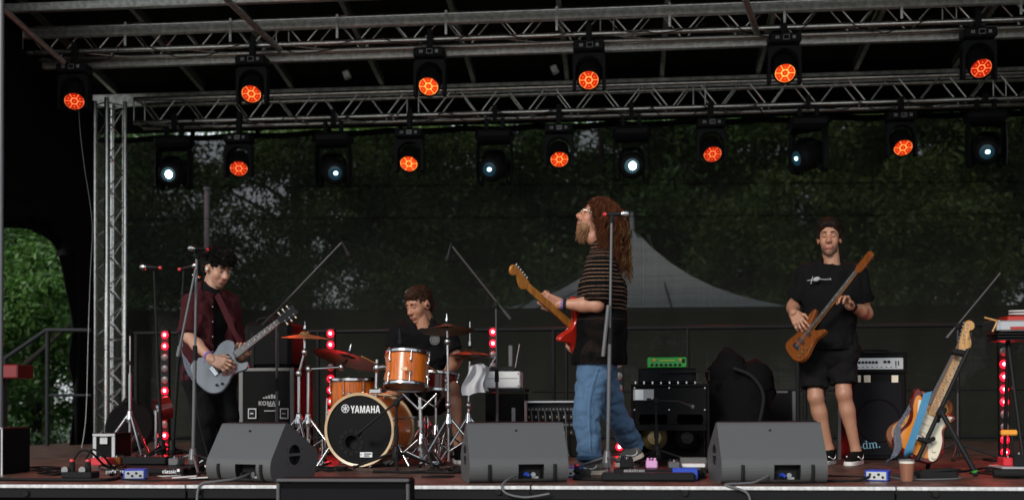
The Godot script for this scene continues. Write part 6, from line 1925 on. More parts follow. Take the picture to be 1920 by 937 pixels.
# ---------------------------------------------------------------- guitars: x along the neck, y across, z out of the face; origin at the bridge
const STRAT := [[0.175, 0.028], [0.20, 0.05], [0.255, 0.095], [0.285, 0.135], [0.262, 0.158], [0.19, 0.148], [0.12, 0.118], [0.05, 0.112], [-0.03, 0.142], [-0.095, 0.15], [-0.135, 0.10], [-0.145, 0.02], [-0.14, -0.06], [-0.115, -0.13], [-0.05, -0.162], [0.03, -0.15], [0.10, -0.118], [0.155, -0.128], [0.205, -0.148], [0.225, -0.13], [0.205, -0.085], [0.175, -0.035]]
const SINGLE := [[0.215, 0.028], [0.245, 0.06], [0.25, 0.10], [0.215, 0.138], [0.15, 0.142], [0.085, 0.118], [0.02, 0.13], [-0.06, 0.165], [-0.13, 0.14], [-0.165, 0.06], [-0.168, -0.03], [-0.14, -0.12], [-0.07, -0.165], [0.01, -0.15], [0.075, -0.118], [0.13, -0.125], [0.19, -0.145], [0.232, -0.128], [0.235, -0.10], [0.19, -0.075], [0.178, -0.035]]
const BASS := [[0.20, 0.03], [0.24, 0.06], [0.30, 0.085], [0.335, 0.11], [0.31, 0.135], [0.23, 0.135], [0.15, 0.115], [0.06, 0.12], [-0.03, 0.145], [-0.085, 0.12], [-0.11, 0.04], [-0.115, -0.06], [-0.085, -0.13], [-0.02, -0.155], [0.07, -0.13], [0.14, -0.115], [0.20, -0.135], [0.25, -0.14], [0.262, -0.115], [0.225, -0.07], [0.20, -0.032]]

func poly(pts: Array, sub := 4) -> PackedVector2Array:
	var v := []
	for p in pts: v.append(Vector2(p[0], p[1]))
	var o := PackedVector2Array()
	for p in curve(v, sub, true): o.append(p)
	return o

func guitar(called: String, label: String, bridge: Vector3, nut: Vector3, face: Vector3, style: Dictionary) -> Node3D:
	var x := (nut - bridge).normalized()
	var z := (face - x * face.dot(x)).normalized()
	var y := z.cross(x)
	var sc: float = style.scale
	var k := bridge.distance_to(nut) / sc
	var xf := Transform3D(Basis(x, y, z).scaled_local(Vector3.ONE * k), bridge)
	var t := thing(called, label, "guitar", bridge)
	var th: float = style.get("thick", 0.045)
	var out := poly(style.outline)
	var body := part(t, "body", mb().prism(out, th, xf * Transform3D(Basis(), Vector3(0, 0, -th / 2 - 0.008)), 0.008), style.body)
	if style.has("top"):                                  # sunburst: amber centre panel let into the dark edge
		var inner := PackedVector2Array()
		var c := Vector2(0.03, 0)
		for p in out: inner.append(c + (p - c) * 0.84)
		part(body, "amber_centre", mb().prism(inner, 0.003, xf * Transform3D(Basis(), Vector3(0, 0, -0.008)), 0.001), style.top)
	if style.has("guard"):
		part(t, "pickguard", mb().prism(poly(style.guard_outline), 0.003, xf * Transform3D(Basis(), Vector3(0, 0, -0.0045)), 0.001), style.guard)
	var n0: float = style.heel
	var strings: int = style.strings
	var w0 := 0.028 * strings / 6.0 + 0.0
	var neck := PackedVector2Array([Vector2(n0, w0), Vector2(sc, w0 * 0.76), Vector2(sc, -w0 * 0.76), Vector2(n0, -w0)])
	part(t, "neck", mb().prism(neck, 0.02, xf * Transform3D(Basis(), Vector3(0, 0, -0.012)), 0.006), style.neck)
	var fb := part(t, "fretboard", mb().prism(PackedVector2Array([Vector2(n0 + 0.01, w0), Vector2(sc, w0 * 0.76), Vector2(sc, -w0 * 0.76), Vector2(n0 + 0.01, -w0)]), 0.006, xf * Transform3D(Basis(), Vector3(0, 0, 0.001)), 0.001), style.board)
	for f in range(1, 22 if style.get("frets", true) else 1):
		var fx := sc - sc * (1.0 - pow(2.0, -f / 12.0))
		if fx < n0 + 0.015: break
		var fw := lerpf(w0 * 0.76, w0, (sc - fx) / (sc - n0)) * 0.96
		part(fb, "fret", mb().box(xf * Vector3(fx, 0, 0.0045), Vector3(0.0025, fw * 2, 0.002) * k, Basis(x, y, z)), M.chrome)
		if f in [3, 5, 7, 9, 12, 15]:
			part(fb, "inlay", mb().cyl(xf * Vector3(fx + 0.014, 0, 0.004), xf * Vector3(fx + 0.014, 0, 0.0052), 0.0045 * k, -1, 8), style.get("dot", M.cream))
	part(t, "headstock", mb().prism(poly(style.head), 0.015, xf * Transform3D(Basis(), Vector3(sc, 0, -0.014)), 0.003), style.get("head_mat", style.neck))
	for p in style.pegs:
		var q := Vector3(sc + p[0], p[1], -0.006)
		part(t, "string_post", mb().cyl(xf * q, xf * (q + Vector3(0, 0, 0.012)), 0.004 * k, -1, 8), M.chrome)
		part(t, "tuner_key", mb().tube([xf * (q + Vector3(0, 0, -0.008)), xf * (q + Vector3(p[2] * 0.2, p[3], -0.008)), xf * (q + Vector3(p[2] * 0.3, p[3] * 1.6, -0.008))], [0.003 * k, 0.005 * k, 0.007 * k], 8), style.get("key_mat", M.chrome))
	for p in style.pickups:
		part(t, "pickup", mb().box(xf * Vector3(p[0], p[3] if p.size() > 3 else 0.0, 0.0), Vector3(p[1], p[2], 0.012) * k, Basis(x, y, z), 0.003), style.pickup_mat)
	part(t, "bridge", mb().box(xf * Vector3(-0.01, 0, 0.0), Vector3(0.035, style.get("bridge_w", 0.08), 0.014) * k, Basis(x, y, z), 0.002), M.chrome)
	for p in style.knobs:
		part(t, "knob", mb().cyl(xf * Vector3(p[0], p[1], -0.006), xf * Vector3(p[0], p[1], 0.012), 0.011 * k, 0.009 * k, 12), style.knob_mat)
	for s in strings:
		var u := (s - (strings - 1) / 2.0) / (strings - 1)
		part(t, "string", mb().cyl(xf * Vector3(-0.01, u * w0 * 1.7, 0.010), xf * Vector3(sc, u * w0 * 1.25, 0.006), (0.0007 if strings > 4 else 0.0013) * k, -1, 4), M.steel)
	return t

func strap_band(t: Node3D, called: String, pts: Array, w: float, side: Array, m: Material) -> void:
	var c := curve(pts, 5)
	var sd := curve(side, 5)
	var g := []
	for j in c.size():
		for e in [-0.5, 0.5]: g.append(c[j] + (sd[j] as Vector3).normalized() * w * e)
	part(t, called, mb().sheet(g, 1, c.size() - 1), m)

func strat_style(body: Material, neck: Material, board: Material) -> Dictionary:
	var pegs := []
	for k in 6: pegs.append([0.035 + k * 0.025, 0.014 + k * 0.0035, 0.0, 0.018])
	return {"scale": 0.648, "outline": STRAT, "body": body, "heel": 0.15, "strings": 6, "neck": neck, "board": board, "head": [[0.0, -0.021], [0.0, 0.021], [0.025, 0.03], [0.10, 0.042], [0.165, 0.048], [0.19, 0.03], [0.188, 0.0], [0.165, -0.018], [0.14, -0.012], [0.125, 0.002], [0.10, -0.012], [0.06, -0.04], [0.03, -0.046], [0.015, -0.035]], "pegs": pegs,
		"pickups": [[0.04, 0.018, 0.075], [0.095, 0.018, 0.075], [0.14, 0.018, 0.075]], "pickup_mat": M.cream, "knobs": [[0.0, -0.075], [-0.045, -0.10], [-0.085, -0.115]], "knob_mat": M.cream, "dot": M.rosewood,
		"guard_outline": [[0.17, 0.03], [0.21, 0.075], [0.215, 0.11], [0.16, 0.095], [0.08, 0.06], [0.02, 0.055], [0.01, -0.02], [-0.04, -0.06], [-0.105, -0.095], [-0.10, -0.13], [-0.04, -0.14], [0.04, -0.125], [0.10, -0.095], [0.165, -0.105], [0.205, -0.125], [0.20, -0.095], [0.17, -0.04]]}

func build_stand_guitar() -> void:
	# sunburst guitar held upright on an A-frame stand, a second acoustic behind it
	var z := -1.1
	var st := strat_style(M.burst_dark, M.maple, M.maple)
	st["top"] = M.burst_amber; st["guard"] = M.cream; st["key_mat"] = M.dull_chrome
	var br := pz(1729, 820, z + 0.06)
	var nt := pz(1806, 652, z - 0.06)
	var g := guitar("electric_guitar", "sunburst electric guitar with cream plate leaning on a black stand", br, nt, Vector3(0.1, 0.25, 1), st)
	lettering(g, "head_script", "Strat", 0.016, M.rosewood, Transform3D(look(Vector3(0.1, 0.25, 1)) * Basis(Vector3(0, 0, 1), 1.2), pz(1819, 630, z + 0.0) + Vector3(0, 0, 0.01)), "Droid Serif", 700, true)
	var s2 := strat_style(M.walnut, M.maple, M.rosewood)
	s2["outline"] = [[0.22, 0.03], [0.24, 0.09], [0.2, 0.135], [0.13, 0.138], [0.07, 0.115], [0.0, 0.14], [-0.09, 0.19], [-0.17, 0.17], [-0.22, 0.09], [-0.23, 0.0], [-0.22, -0.09], [-0.17, -0.17], [-0.09, -0.19], [0.0, -0.14], [0.07, -0.115], [0.13, -0.138], [0.2, -0.135], [0.24, -0.09], [0.22, -0.03]]
	s2["thick"] = 0.09; s2["top"] = M.spruce; s2["pickups"] = []; s2["knobs"] = []; s2["pegs"] = []; s2["frets"] = false; s2["neck"] = M.rosewood; s2["head_mat"] = M.rosewood
	var ac := guitar("acoustic_guitar", "amber acoustic guitar behind the sunburst guitar on the stand", pz(1728, 796, z - 0.14), pz(1803, 645, z - 0.3), Vector3(-0.45, 0.2, 1), s2)
	var rs := mb()
	# A-frame stand
	var s := thing("guitar_stand", "black A-frame stand holding the sunburst guitar", "guitar stand", fl(1765, z))
	part(s, "front_leg", mb().cyl(pz(1721, 862, z + 0.12), pz(1817, 655, z + 0.1), 0.014, -1, 12), M.black_metal)
	part(s, "front_leg", mb().cyl(pz(1764, 768, z + 0.13), pz(1830, 886, z + 0.3), 0.016, -1, 12), M.black_metal)
	part(s, "pivot", mb().box(pz(1766, 772, z + 0.13), Vector3(0.05, 0.07, 0.04), Basis(Vector3(0, 0, 1), -0.5), 0.01), M.black_metal)
	part(s, "rear_leg", mb().cyl(pz(1764, 768, z + 0.1), fl(1740, z - 0.3) + Vector3(0, 0.014, 0), 0.014, -1, 12), M.black_metal)
	part(s, "foot_tube", mb().cyl(fl(1718, z + 0.12) + Vector3(0, 0.014, 0), fl(1800, z - 0.1) + Vector3(0, 0.014, 0), 0.014), M.black_metal)
	part(s, "neck_cradle", mb().box(pz(1799, 661, z + 0.02), Vector3(0.085, 0.04, 0.07), Basis(Vector3(0, 0, 1), -0.2), 0.012), M.rubber)
	part(s, "body_rest", mb().tube([pz(1722, 822, z + 0.12), pz(1740, 828, z + 0.14), pz(1752, 822, z + 0.1)], 0.014, 8), M.rubber)
	part(s, "rubber_foot", mb().ell(pz(1830, 888, z + 0.3), Vector3(0.02, 0.016, 0.02)), M.rubber)
	part(s, "green_ring", mb().cyl(pz(1828, 882, z + 0.3), pz(1829, 885, z + 0.3), 0.018), M.green_paint)
	# straps
	strap_band(g, "blue_strap", [pz(1741, 735, z + 0.03), pz(1730, 770, z + 0.1), pz(1716, 812, z + 0.12), pz(1704, 848, z + 0.12), pz(1712, 852, z + 0.06), pz(1735, 830, z + 0.06)], 0.055, [Vector3(1, 0.25, 0), Vector3(1, 0.3, 0), Vector3(1, 0.3, 0), Vector3(1, 0.3, 0.1), Vector3(0.7, 0.6, 0), Vector3(0.7, 0.7, 0)], M.blue_strap)
	strap_band(ac, "patterned_strap", [pz(1722, 738, z - 0.1), pz(1700, 775, z + 0.02), pz(1683, 805, z + 0.06), pz(1685, 835, z + 0.08), pz(1676, 858, z + 0.1), pz(1662, 868, z + 0.14)], 0.045, [Vector3(1, 0.4, 0), Vector3(1, 0.5, 0), Vector3(1, 0.3, 0.2), Vector3(1, 0, 0.2), Vector3(0.9, 0.4, 0), Vector3(0.3, 1, 0)], M.grey_strap)

func strap_tex(a: Color, b: Color, sd: int) -> ImageTexture:
	var im := Image.create(64, 64, false, Image.FORMAT_RGB8)
	for y in 64:
		for x in 64:
			var dx := absi((x % 32) - 16)
			var dy := absi((y % 32) - 16)
			im.set_pixel(x, y, b if (dx + dy) % 12 < 4 or (dx * dy) % 7 == 3 and sd > 0 else a)
	return ImageTexture.create_from_image(im)

func cloth_noise(freq: float, sd: int) -> FastNoiseLite:
	var f := FastNoiseLite.new(); f.frequency = freq; f.seed = sd; f.fractal_octaves = 3
	f.fractal_type = FastNoiseLite.FRACTAL_RIDGED if freq < 20.0 else FastNoiseLite.FRACTAL_FBM; f.fractal_gain = 0.45
	return f

func crochet_tex() -> ImageTexture:                 # black crochet with rows of open stitches, by height in metres
	var im := Image.create(128, 1024, false, Image.FORMAT_RGB8)
	var r := RandomNumberGenerator.new(); r.seed = 8
	var groups := [[1.385, 1.50, 1.0], [1.325, 1.375, 0.9], [1.225, 1.31, 1.0], [1.14, 1.20, 0.9], [1.06, 1.12, 0.95], [0.99, 1.015, 0.3]]
	for row in 1024:
		var h := 2.0 - row / 1024.0 if row > 512 else 1.0 - row / 1024.0
		var on := 0.0
		for g in groups:
			if h > g[0] and h < g[1] and fposmod(h - g[0], 0.0245) < 0.0065: on = g[2]
		for x in 128:
			var k := r.randf_range(0.75, 1.1)
			var open := on > 0.0 and (x % 8) < 5 and r.randf() < 0.93
			var v := on if open else 0.0
			im.set_pixel(x, row, Color(lerpf(0.035, 0.62, v) * k, lerpf(0.033, 0.47, v) * k, lerpf(0.036, 0.38, v) * k))
	return ImageTexture.create_from_image(im)

func people_materials() -> void:
	var sk := mat("skin", Color.WHITE, 0.5)
	sk.vertex_color_use_as_albedo = true; sk.albedo_texture = noise_tex(0.05, 512, 0.74, 1.0, FastNoiseLite.TYPE_SIMPLEX, 5, 33); sk.uv1_triplanar = true; sk.uv1_scale = Vector3.ONE * 5.0; sk.subsurf_scatter_enabled = true; sk.subsurf_scatter_strength = 0.12
	var fine := noise_tex(0.2, 256, 0.7, 1.0, FastNoiseLite.TYPE_SIMPLEX, 3, 14)
	grain(mat("maroon_cloth", lin(0.060, 0.013, 0.016), 0.9), fine, 10.0)
	grain(mat("black_tee", lin(0.0075, 0.0075, 0.008), 0.92), fine, 10.0)
	grain(mat("black_trouser", lin(0.007, 0.007, 0.0075), 0.9), fine, 10.0)
	grain(mat("shorts_black", lin(0.011, 0.010, 0.0105), 0.9), fine, 10.0)
	grain(mat("denim", lin(0.105, 0.21, 0.365), 0.9), noise_tex(0.09, 512, 0.5, 1.0, FastNoiseLite.TYPE_SIMPLEX, 4, 19), 5.0)
	mat("denim_seam", lin(0.085, 0.16, 0.28), 0.9)
	var cr := mat("crochet", Color.WHITE, 0.95)
	cr.albedo_texture = crochet_tex(); cr.uv1_triplanar = true; cr.uv1_scale = Vector3(8.0, 1.0, 8.0)
	for k in ["maroon_cloth", "black_tee", "black_trouser", "shorts_black", "crochet"]: M[k].metallic_specular = 0.22
	mat("hair_black", lin(0.007, 0.006, 0.0055), 0.6)
	mat("hair_brown", lin(0.03, 0.014, 0.008), 0.6)
	mat("hair_dark", lin(0.012, 0.007, 0.005), 0.6)
	var cu := mat("hair_curls", Color.WHITE, 0.5)
	cu.vertex_color_use_as_albedo = true
	for k in ["hair_black", "hair_brown", "hair_dark", "hair_curls"]: M[k].metallic_specular = 0.2
	mat("stubble", lin(0.13, 0.065, 0.04), 0.75)
	mat("beard_fair", lin(0.19, 0.085, 0.035), 0.7)
	mat("suede_grey", lin(0.12, 0.107, 0.098), 0.9)
	mat("sole_cream", lin(0.62, 0.52, 0.42), 0.7)
	mat("sole_white", lin(0.62, 0.60, 0.56), 0.6)
	mat("purple_cloth", lin(0.16, 0.10, 0.32), 0.8)
	mat("gold_wire", lin(0.7, 0.6, 0.5), 0.2, 1.0)
	var bs := mat("blue_strap", Color.WHITE, 0.8); bs.albedo_texture = strap_tex(Color(0.10, 0.32, 0.48), Color(0.35, 0.60, 0.72), 1); bs.uv1_triplanar = true; bs.uv1_scale = Vector3.ONE * 14.0
	var gs := mat("grey_strap", Color.WHITE, 0.8); gs.albedo_texture = strap_tex(Color(0.10, 0.11, 0.15), Color(0.50, 0.52, 0.58), 0); gs.uv1_triplanar = true; gs.uv1_scale = Vector3.ONE * 14.0

func loft_print(t: Node3D, called: String, strokes: Array, r: float, m: Material) -> void:
	var b := mb()
	for s in strokes: b.tube(curve(s, 4), r, 5)
	part(t, called, b, m)

func build_bassist() -> void:
	var z := -2.15
	var c := Color(0.50, 0.245, 0.150)
	var J := {"fwd": Vector3(-0.1, 0, 1).normalized(), "neck": pz(1561, 492, z), "head": pz(1559, 458, z + 0.02), "lsh": pz(1604, 515, z), "rsh": pz(1517, 517, z), "lel": pz(1626, 588, z - 0.02), "rel": pz(1488, 574, z - 0.06), "lwr": pz(1594, 573, z + 0.25), "rwr": pz(1488, 586, z + 0.19),
		"pel": pz(1552, 650, z), "lhip": pz(1578, 665, z), "rhip": pz(1528, 665, z), "lkn": pz(1583, 738, z + 0.05), "rkn": pz(1530, 744, z + 0.05), "lan": pz(1606, 846, z + 0.02), "ran": pz(1555, 843, z + 0.0)}
	var t := thing("person", "man in black T-shirt and black shorts playing a wooden bass", "person", Vector3(J.pel.x, 0, z))
	var b := mb(); b.tinted = true
	limb_skin(b, J, c, 1.02)
	var hx := Transform3D(look(Vector3(-0.22, 0.02, 1.0)).scaled_local(Vector3(1.02, 1.14, 1.08)), pz(1556, 449, z + 0.02))
	add_head(b, hx, c, Color(0.36, 0.11, 0.085))
	add_hand(b, J.rwr, pz(1503, 611, z + 0.27) - J.rwr, Vector3(0.3, -0.1, -1), 1.0, [0.35, 0.4, 0.5, 0.6, 0.4], c, 1.05)
	add_hand(b, J.lwr, pz(1577, 549, z + 0.33) - J.lwr, Vector3(-0.55, 0.0, 0.55), 1.0, [0.75, 0.7, 0.75, 0.85, 0.4], c, 1.05)
	part(t, "body", b, M.skin)
	face_bits(t, hx, c, M.hair_dark)
	hair_cap(t, hx, [elp(Vector3(0, 0.054, -0.018), Vector3(0.0815, 0.090, 0.101)), elp(Vector3(0, 0.088, 0.035), Vector3(0.064, 0.047, 0.052)), cap(Vector3(0.075, 0.05, 0.01), Vector3(0.073, 0.012, 0.02), 0.012), cap(Vector3(-0.075, 0.05, 0.01), Vector3(-0.073, 0.012, 0.02), 0.012)], M.hair_dark, 0.014, [[Vector3(0, -0.68, 0.73), 0.010]], 70.0)
	var bd := solid([elp(Vector3(0, -0.058, 0.026), Vector3(0.0555, 0.049, 0.058)), elp(Vector3(0, -0.092, 0.058), Vector3(0.029, 0.022, 0.0235)), cap(Vector3(-0.02, -0.043, 0.086), Vector3(0.02, -0.043, 0.086), 0.006)], 0.012, 0.006, {"xf": hx, "noise": cloth_noise(90.0, 3), "amp": 0.005, "cuts": [[Vector3(0, 0.86, 0.1), -0.034]], "subs": [cap(Vector3(-0.014, -0.057, 0.094), Vector3(0.014, -0.057, 0.094), 0.009)], "sk": 0.004})
	bd.tinted = false
	part(t, "beard", bd, M.stubble)
	tufts(t, hx, 500, Vector3(0.084, 0.092, 0.101), Vector3(0, 0.054, -0.014), 0.012, M.hair_dark, 15, 0.05, 0.05)
	earpiece(t, hx, 1.0, M.rubber)
	var shirt := solid(torso_prims(J, 0.022) + [cuff(J.lsh, J.lsh.lerp(J.lel, 0.72), 0.078, 0.095), cuff(J.rsh, J.rsh.lerp(J.rel, 0.76), 0.078, 0.095), cuff(J.neck.lerp(J.pel, 0.5), J.pel + Vector3(0, -0.04, 0), 0.16, 0.185)], 0.05, 0.013, {"noise": cloth_noise(7.0, 2), "amp": 0.016, "nsc": Vector3(1, 0.6, 1), "cuts": [[Vector3(0, -1, 0), -pz(1550, 657, z).y]], "subs": [cap(J.neck + Vector3(0, 0.03, 0.03), J.neck + Vector3(0, 0.14, 0.05), 0.07)], "sk": 0.02})
	shirt.tinted = false
	part(t, "shirt", shirt, M.black_tee)
	var fz := z + 0.165
	loft_print(t, "shirt_print", [[pz(1514, 526, fz), pz(1522, 525, fz), pz(1528, 526, fz)], [pz(1525, 518, fz), pz(1521, 532, fz)], [pz(1537, 523, fz), pz(1548, 524, fz), pz(1557, 523, fz)], [pz(1557, 521, fz), pz(1559, 525, fz)]], 0.0035, M.grey_print)
	part(t, "print_blot", mb().ell(pz(1532, 523, fz - 0.002), Vector3(0.026, 0.016, 0.006), Basis(Vector3(0, 0, 1), 0.3), 10, 7), M.grey_print)
	var sh := solid([cap(J.lhip + Vector3(0, 0.02, 0), J.rhip + Vector3(0, 0.02, 0), 0.145), cuff(J.lhip, pz(1583, 720, z + 0.03), 0.115, 0.108), cuff(J.rhip, pz(1527, 728, z + 0.03), 0.115, 0.108)], 0.014, 0.012, {"noise": cloth_noise(6.0, 5), "amp": 0.014})
	sh.tinted = false
	part(t, "shorts", sh, M.shorts_black)
	var f1 := fl(1559, z)
	shoe(t, Vector3(J.ran.x + 0.04, 0, z - 0.07), Vector3(J.ran.x - 0.12, 0, z + 0.21), M.black_tee, M.sole_white, M.white_print)
	shoe(t, Vector3(J.lan.x + 0.04, 0, z - 0.06), Vector3(J.lan.x - 0.10, 0, z + 0.24), M.black_tee, M.sole_white, M.white_print)
	band(t, "sock", J.lan + Vector3(0, 0.0, 0), J.lan - Vector3(0, 0.06, 0), 0.4, 0.042, 0.05, M.black_tee)
	band(t, "sock", J.ran + Vector3(0, 0.0, 0), J.ran - Vector3(0, 0.06, 0), 0.4, 0.042, 0.05, M.black_tee)
	band(t, "wristwatch", J.lwr, J.lel, 0.12, 0.037, 0.035, M.rubber)
	# the bass
	var pegs := []
	for k in 4: pegs.append([0.045 + k * 0.04, 0.026 if k % 2 == 0 else -0.026, 0.0, 0.024 if k % 2 == 0 else -0.024])
	var st := {"scale": 0.80, "outline": BASS, "body": M.walnut, "heel": 0.16, "strings": 4, "neck": M.amber_maple, "board": M.rosewood, "head": [[0.0, -0.024], [0.0, 0.024], [0.03, 0.04], [0.12, 0.042], [0.19, 0.035], [0.205, 0.0], [0.19, -0.035], [0.12, -0.042], [0.03, -0.04]], "head_mat": M.walnut, "pegs": pegs, "pickups": [[0.05, 0.03, 0.09], [0.14, 0.03, 0.09]], "pickup_mat": M.rosewood, "knobs": [[-0.01, -0.10], [0.04, -0.11], [-0.05, -0.10]], "knob_mat": M.bronze, "bridge_w": 0.09}
	var g := guitar("bass_guitar", "polished brown wooden bass held by the man in shorts", pz(1496, 648, z + 0.25), pz(1606, 508, z + 0.42), Vector3(-1.0, 0.3, 0.75), st)
	strap_band(g, "strap", [pz(1583, 506, z + 0.09), pz(1586, 498, z + 0.03), pz(1588, 494, z - 0.04), pz(1580, 540, z - 0.2)], 0.05, [Vector3(1, -0.2, 0), Vector3(1, -0.3, 0), Vector3(0.9, -0.3, 0.2), Vector3(1, 0, 0)], M.rubber)

func build_drummer() -> void:
	var z := -2.45
	var c := Color(0.50, 0.235, 0.142)
	var J := {"fwd": Vector3(-0.1, 0, 1).normalized(), "neck": pz(796, 612, z), "head": pz(788, 590, z + 0.03), "lsh": pz(833, 628, z), "rsh": pz(751, 626, z), "lel": pz(857, 672, z + 0.02), "rel": pz(733, 668, z + 0.02), "lwr": pz(836, 700, z + 0.16), "rwr": pz(738, 693, z + 0.2),
		"pel": pz(795, 740, z - 0.22), "lhip": pz(815, 748, z - 0.2), "rhip": pz(775, 748, z - 0.2), "lkn": pz(846, 728, z + 0.2), "rkn": pz(735, 745, z + 0.22), "lan": pz(860, 828, z + 0.16), "ran": pz(735, 835, z + 0.25)}
	var t := thing("person", "seated drummer in black T-shirt looking down at the kit", "person", Vector3(J.pel.x, 0, z))
	var b := mb(); b.tinted = true
	limb_skin(b, J, c, 1.08)
	var hx := Transform3D(look(Vector3(-0.62, -0.34, 0.80)).scaled_local(Vector3.ONE * 1.13), pz(786, 574, z + 0.02))
	add_head(b, hx, c, Color(0.40, 0.15, 0.11))
	add_hand(b, J.lwr, pz(822, 702, z + 0.26) - J.lwr, Vector3(-0.2, -1, 0.1), 1.0, [0.7, 0.75, 0.8, 0.9, 0.4], c, 1.0)
	add_hand(b, J.rwr, pz(730, 700, z + 0.3) - J.rwr, Vector3(0.2, -1, 0.1), -1.0, [0.7, 0.75, 0.8, 0.9, 0.4], c, 1.0)
	part(t, "body", b, M.skin)
	face_bits(t, hx, c, M.hair_brown)
	hair_cap(t, hx, [elp(Vector3(0, 0.055, -0.02), Vector3(0.080, 0.086, 0.098)), elp(Vector3(0, 0.095, 0.035), Vector3(0.06, 0.042, 0.055)), elp(Vector3(0, -0.01, -0.06), Vector3(0.07, 0.06, 0.045))], M.hair_brown, 0.012, [[Vector3(0, -0.75, 0.66), 0.012]], 55.0)
	tufts(t, hx, 260, Vector3(0.08, 0.088, 0.095), Vector3(0, 0.055, -0.01), 0.012, M.hair_brown, 5, 0.085, 0.06)
	earpiece(t, hx, 1.0, M.rubber)
	var shirt := solid(torso_prims(J, 0.02) + [cuff(J.lsh, J.lsh.lerp(J.lel, 0.72), 0.078, 0.088), cuff(J.rsh, J.rsh.lerp(J.rel, 0.68), 0.078, 0.088)], 0.05, 0.013, {"noise": cloth_noise(7.0, 12), "amp": 0.014, "subs": [cap(J.neck + Vector3(-0.01, 0.03, 0.03), J.neck + Vector3(-0.03, 0.14, 0.05), 0.066)], "sk": 0.02})
	shirt.tinted = false
	part(t, "shirt", shirt, M.black_tee)
	var e := mb()
	var ec := pz(815, 637, z + 0.145)
	for k in 2: e.tube(curve(range(13).map(func(i): return ec + Vector3(cos(TAU * i / 12.0), sin(TAU * i / 12.0), 0.0) * (0.036 - 0.014 * k)), 2), 0.002, 5)
	for k in 8: e.box(ec + Vector3(cos(TAU * k / 8.0), sin(TAU * k / 8.0), 0) * 0.012, Vector3(0.012, 0.003, 0.003), Basis(Vector3(0, 0, 1), TAU * k / 8.0))
	e.box(ec + Vector3(0, 0.045, 0), Vector3(0.012, 0.016, 0.003))
	part(t, "chest_emblem", e, M.grey_print)
	var sh := solid([cap(J.lhip, J.rhip, 0.13), cuff(J.lhip, J.lhip.lerp(J.lkn, 0.78), 0.12, 0.105), cuff(J.rhip, J.rhip.lerp(J.rkn, 0.78), 0.12, 0.105)], 0.04, 0.014, {"noise": cloth_noise(6.0, 15), "amp": 0.012})
	sh.tinted = false
	part(t, "shorts", sh, M.shorts_black)
	shoe(t, Vector3(J.lan.x, 0.03, J.lan.z - 0.06), Vector3(J.lan.x + 0.03, 0.0, J.lan.z + 0.22), M.black_tee, M.sole_white, M.grey_print)
	shoe(t, Vector3(J.ran.x, 0.03, J.ran.z - 0.06), Vector3(J.ran.x - 0.02, 0.0, J.ran.z + 0.22), M.black_tee, M.sole_white, M.grey_print)
	for e2 in [[pz(732, 696, z + 0.27), pz(678, 668, z + 0.5), "over the dark cymbal"], [pz(826, 702, z + 0.25), pz(800, 684, z + 0.5), "over the snare drum"]]:
		single("drum_stick", "wooden drum stick in the drummer's hand %s" % e2[2], "drum stick", mb().tube([e2[0] - (e2[1] - e2[0]) * 0.15, e2[1]], [0.008, 0.006], 8), M.maple, e2[0])

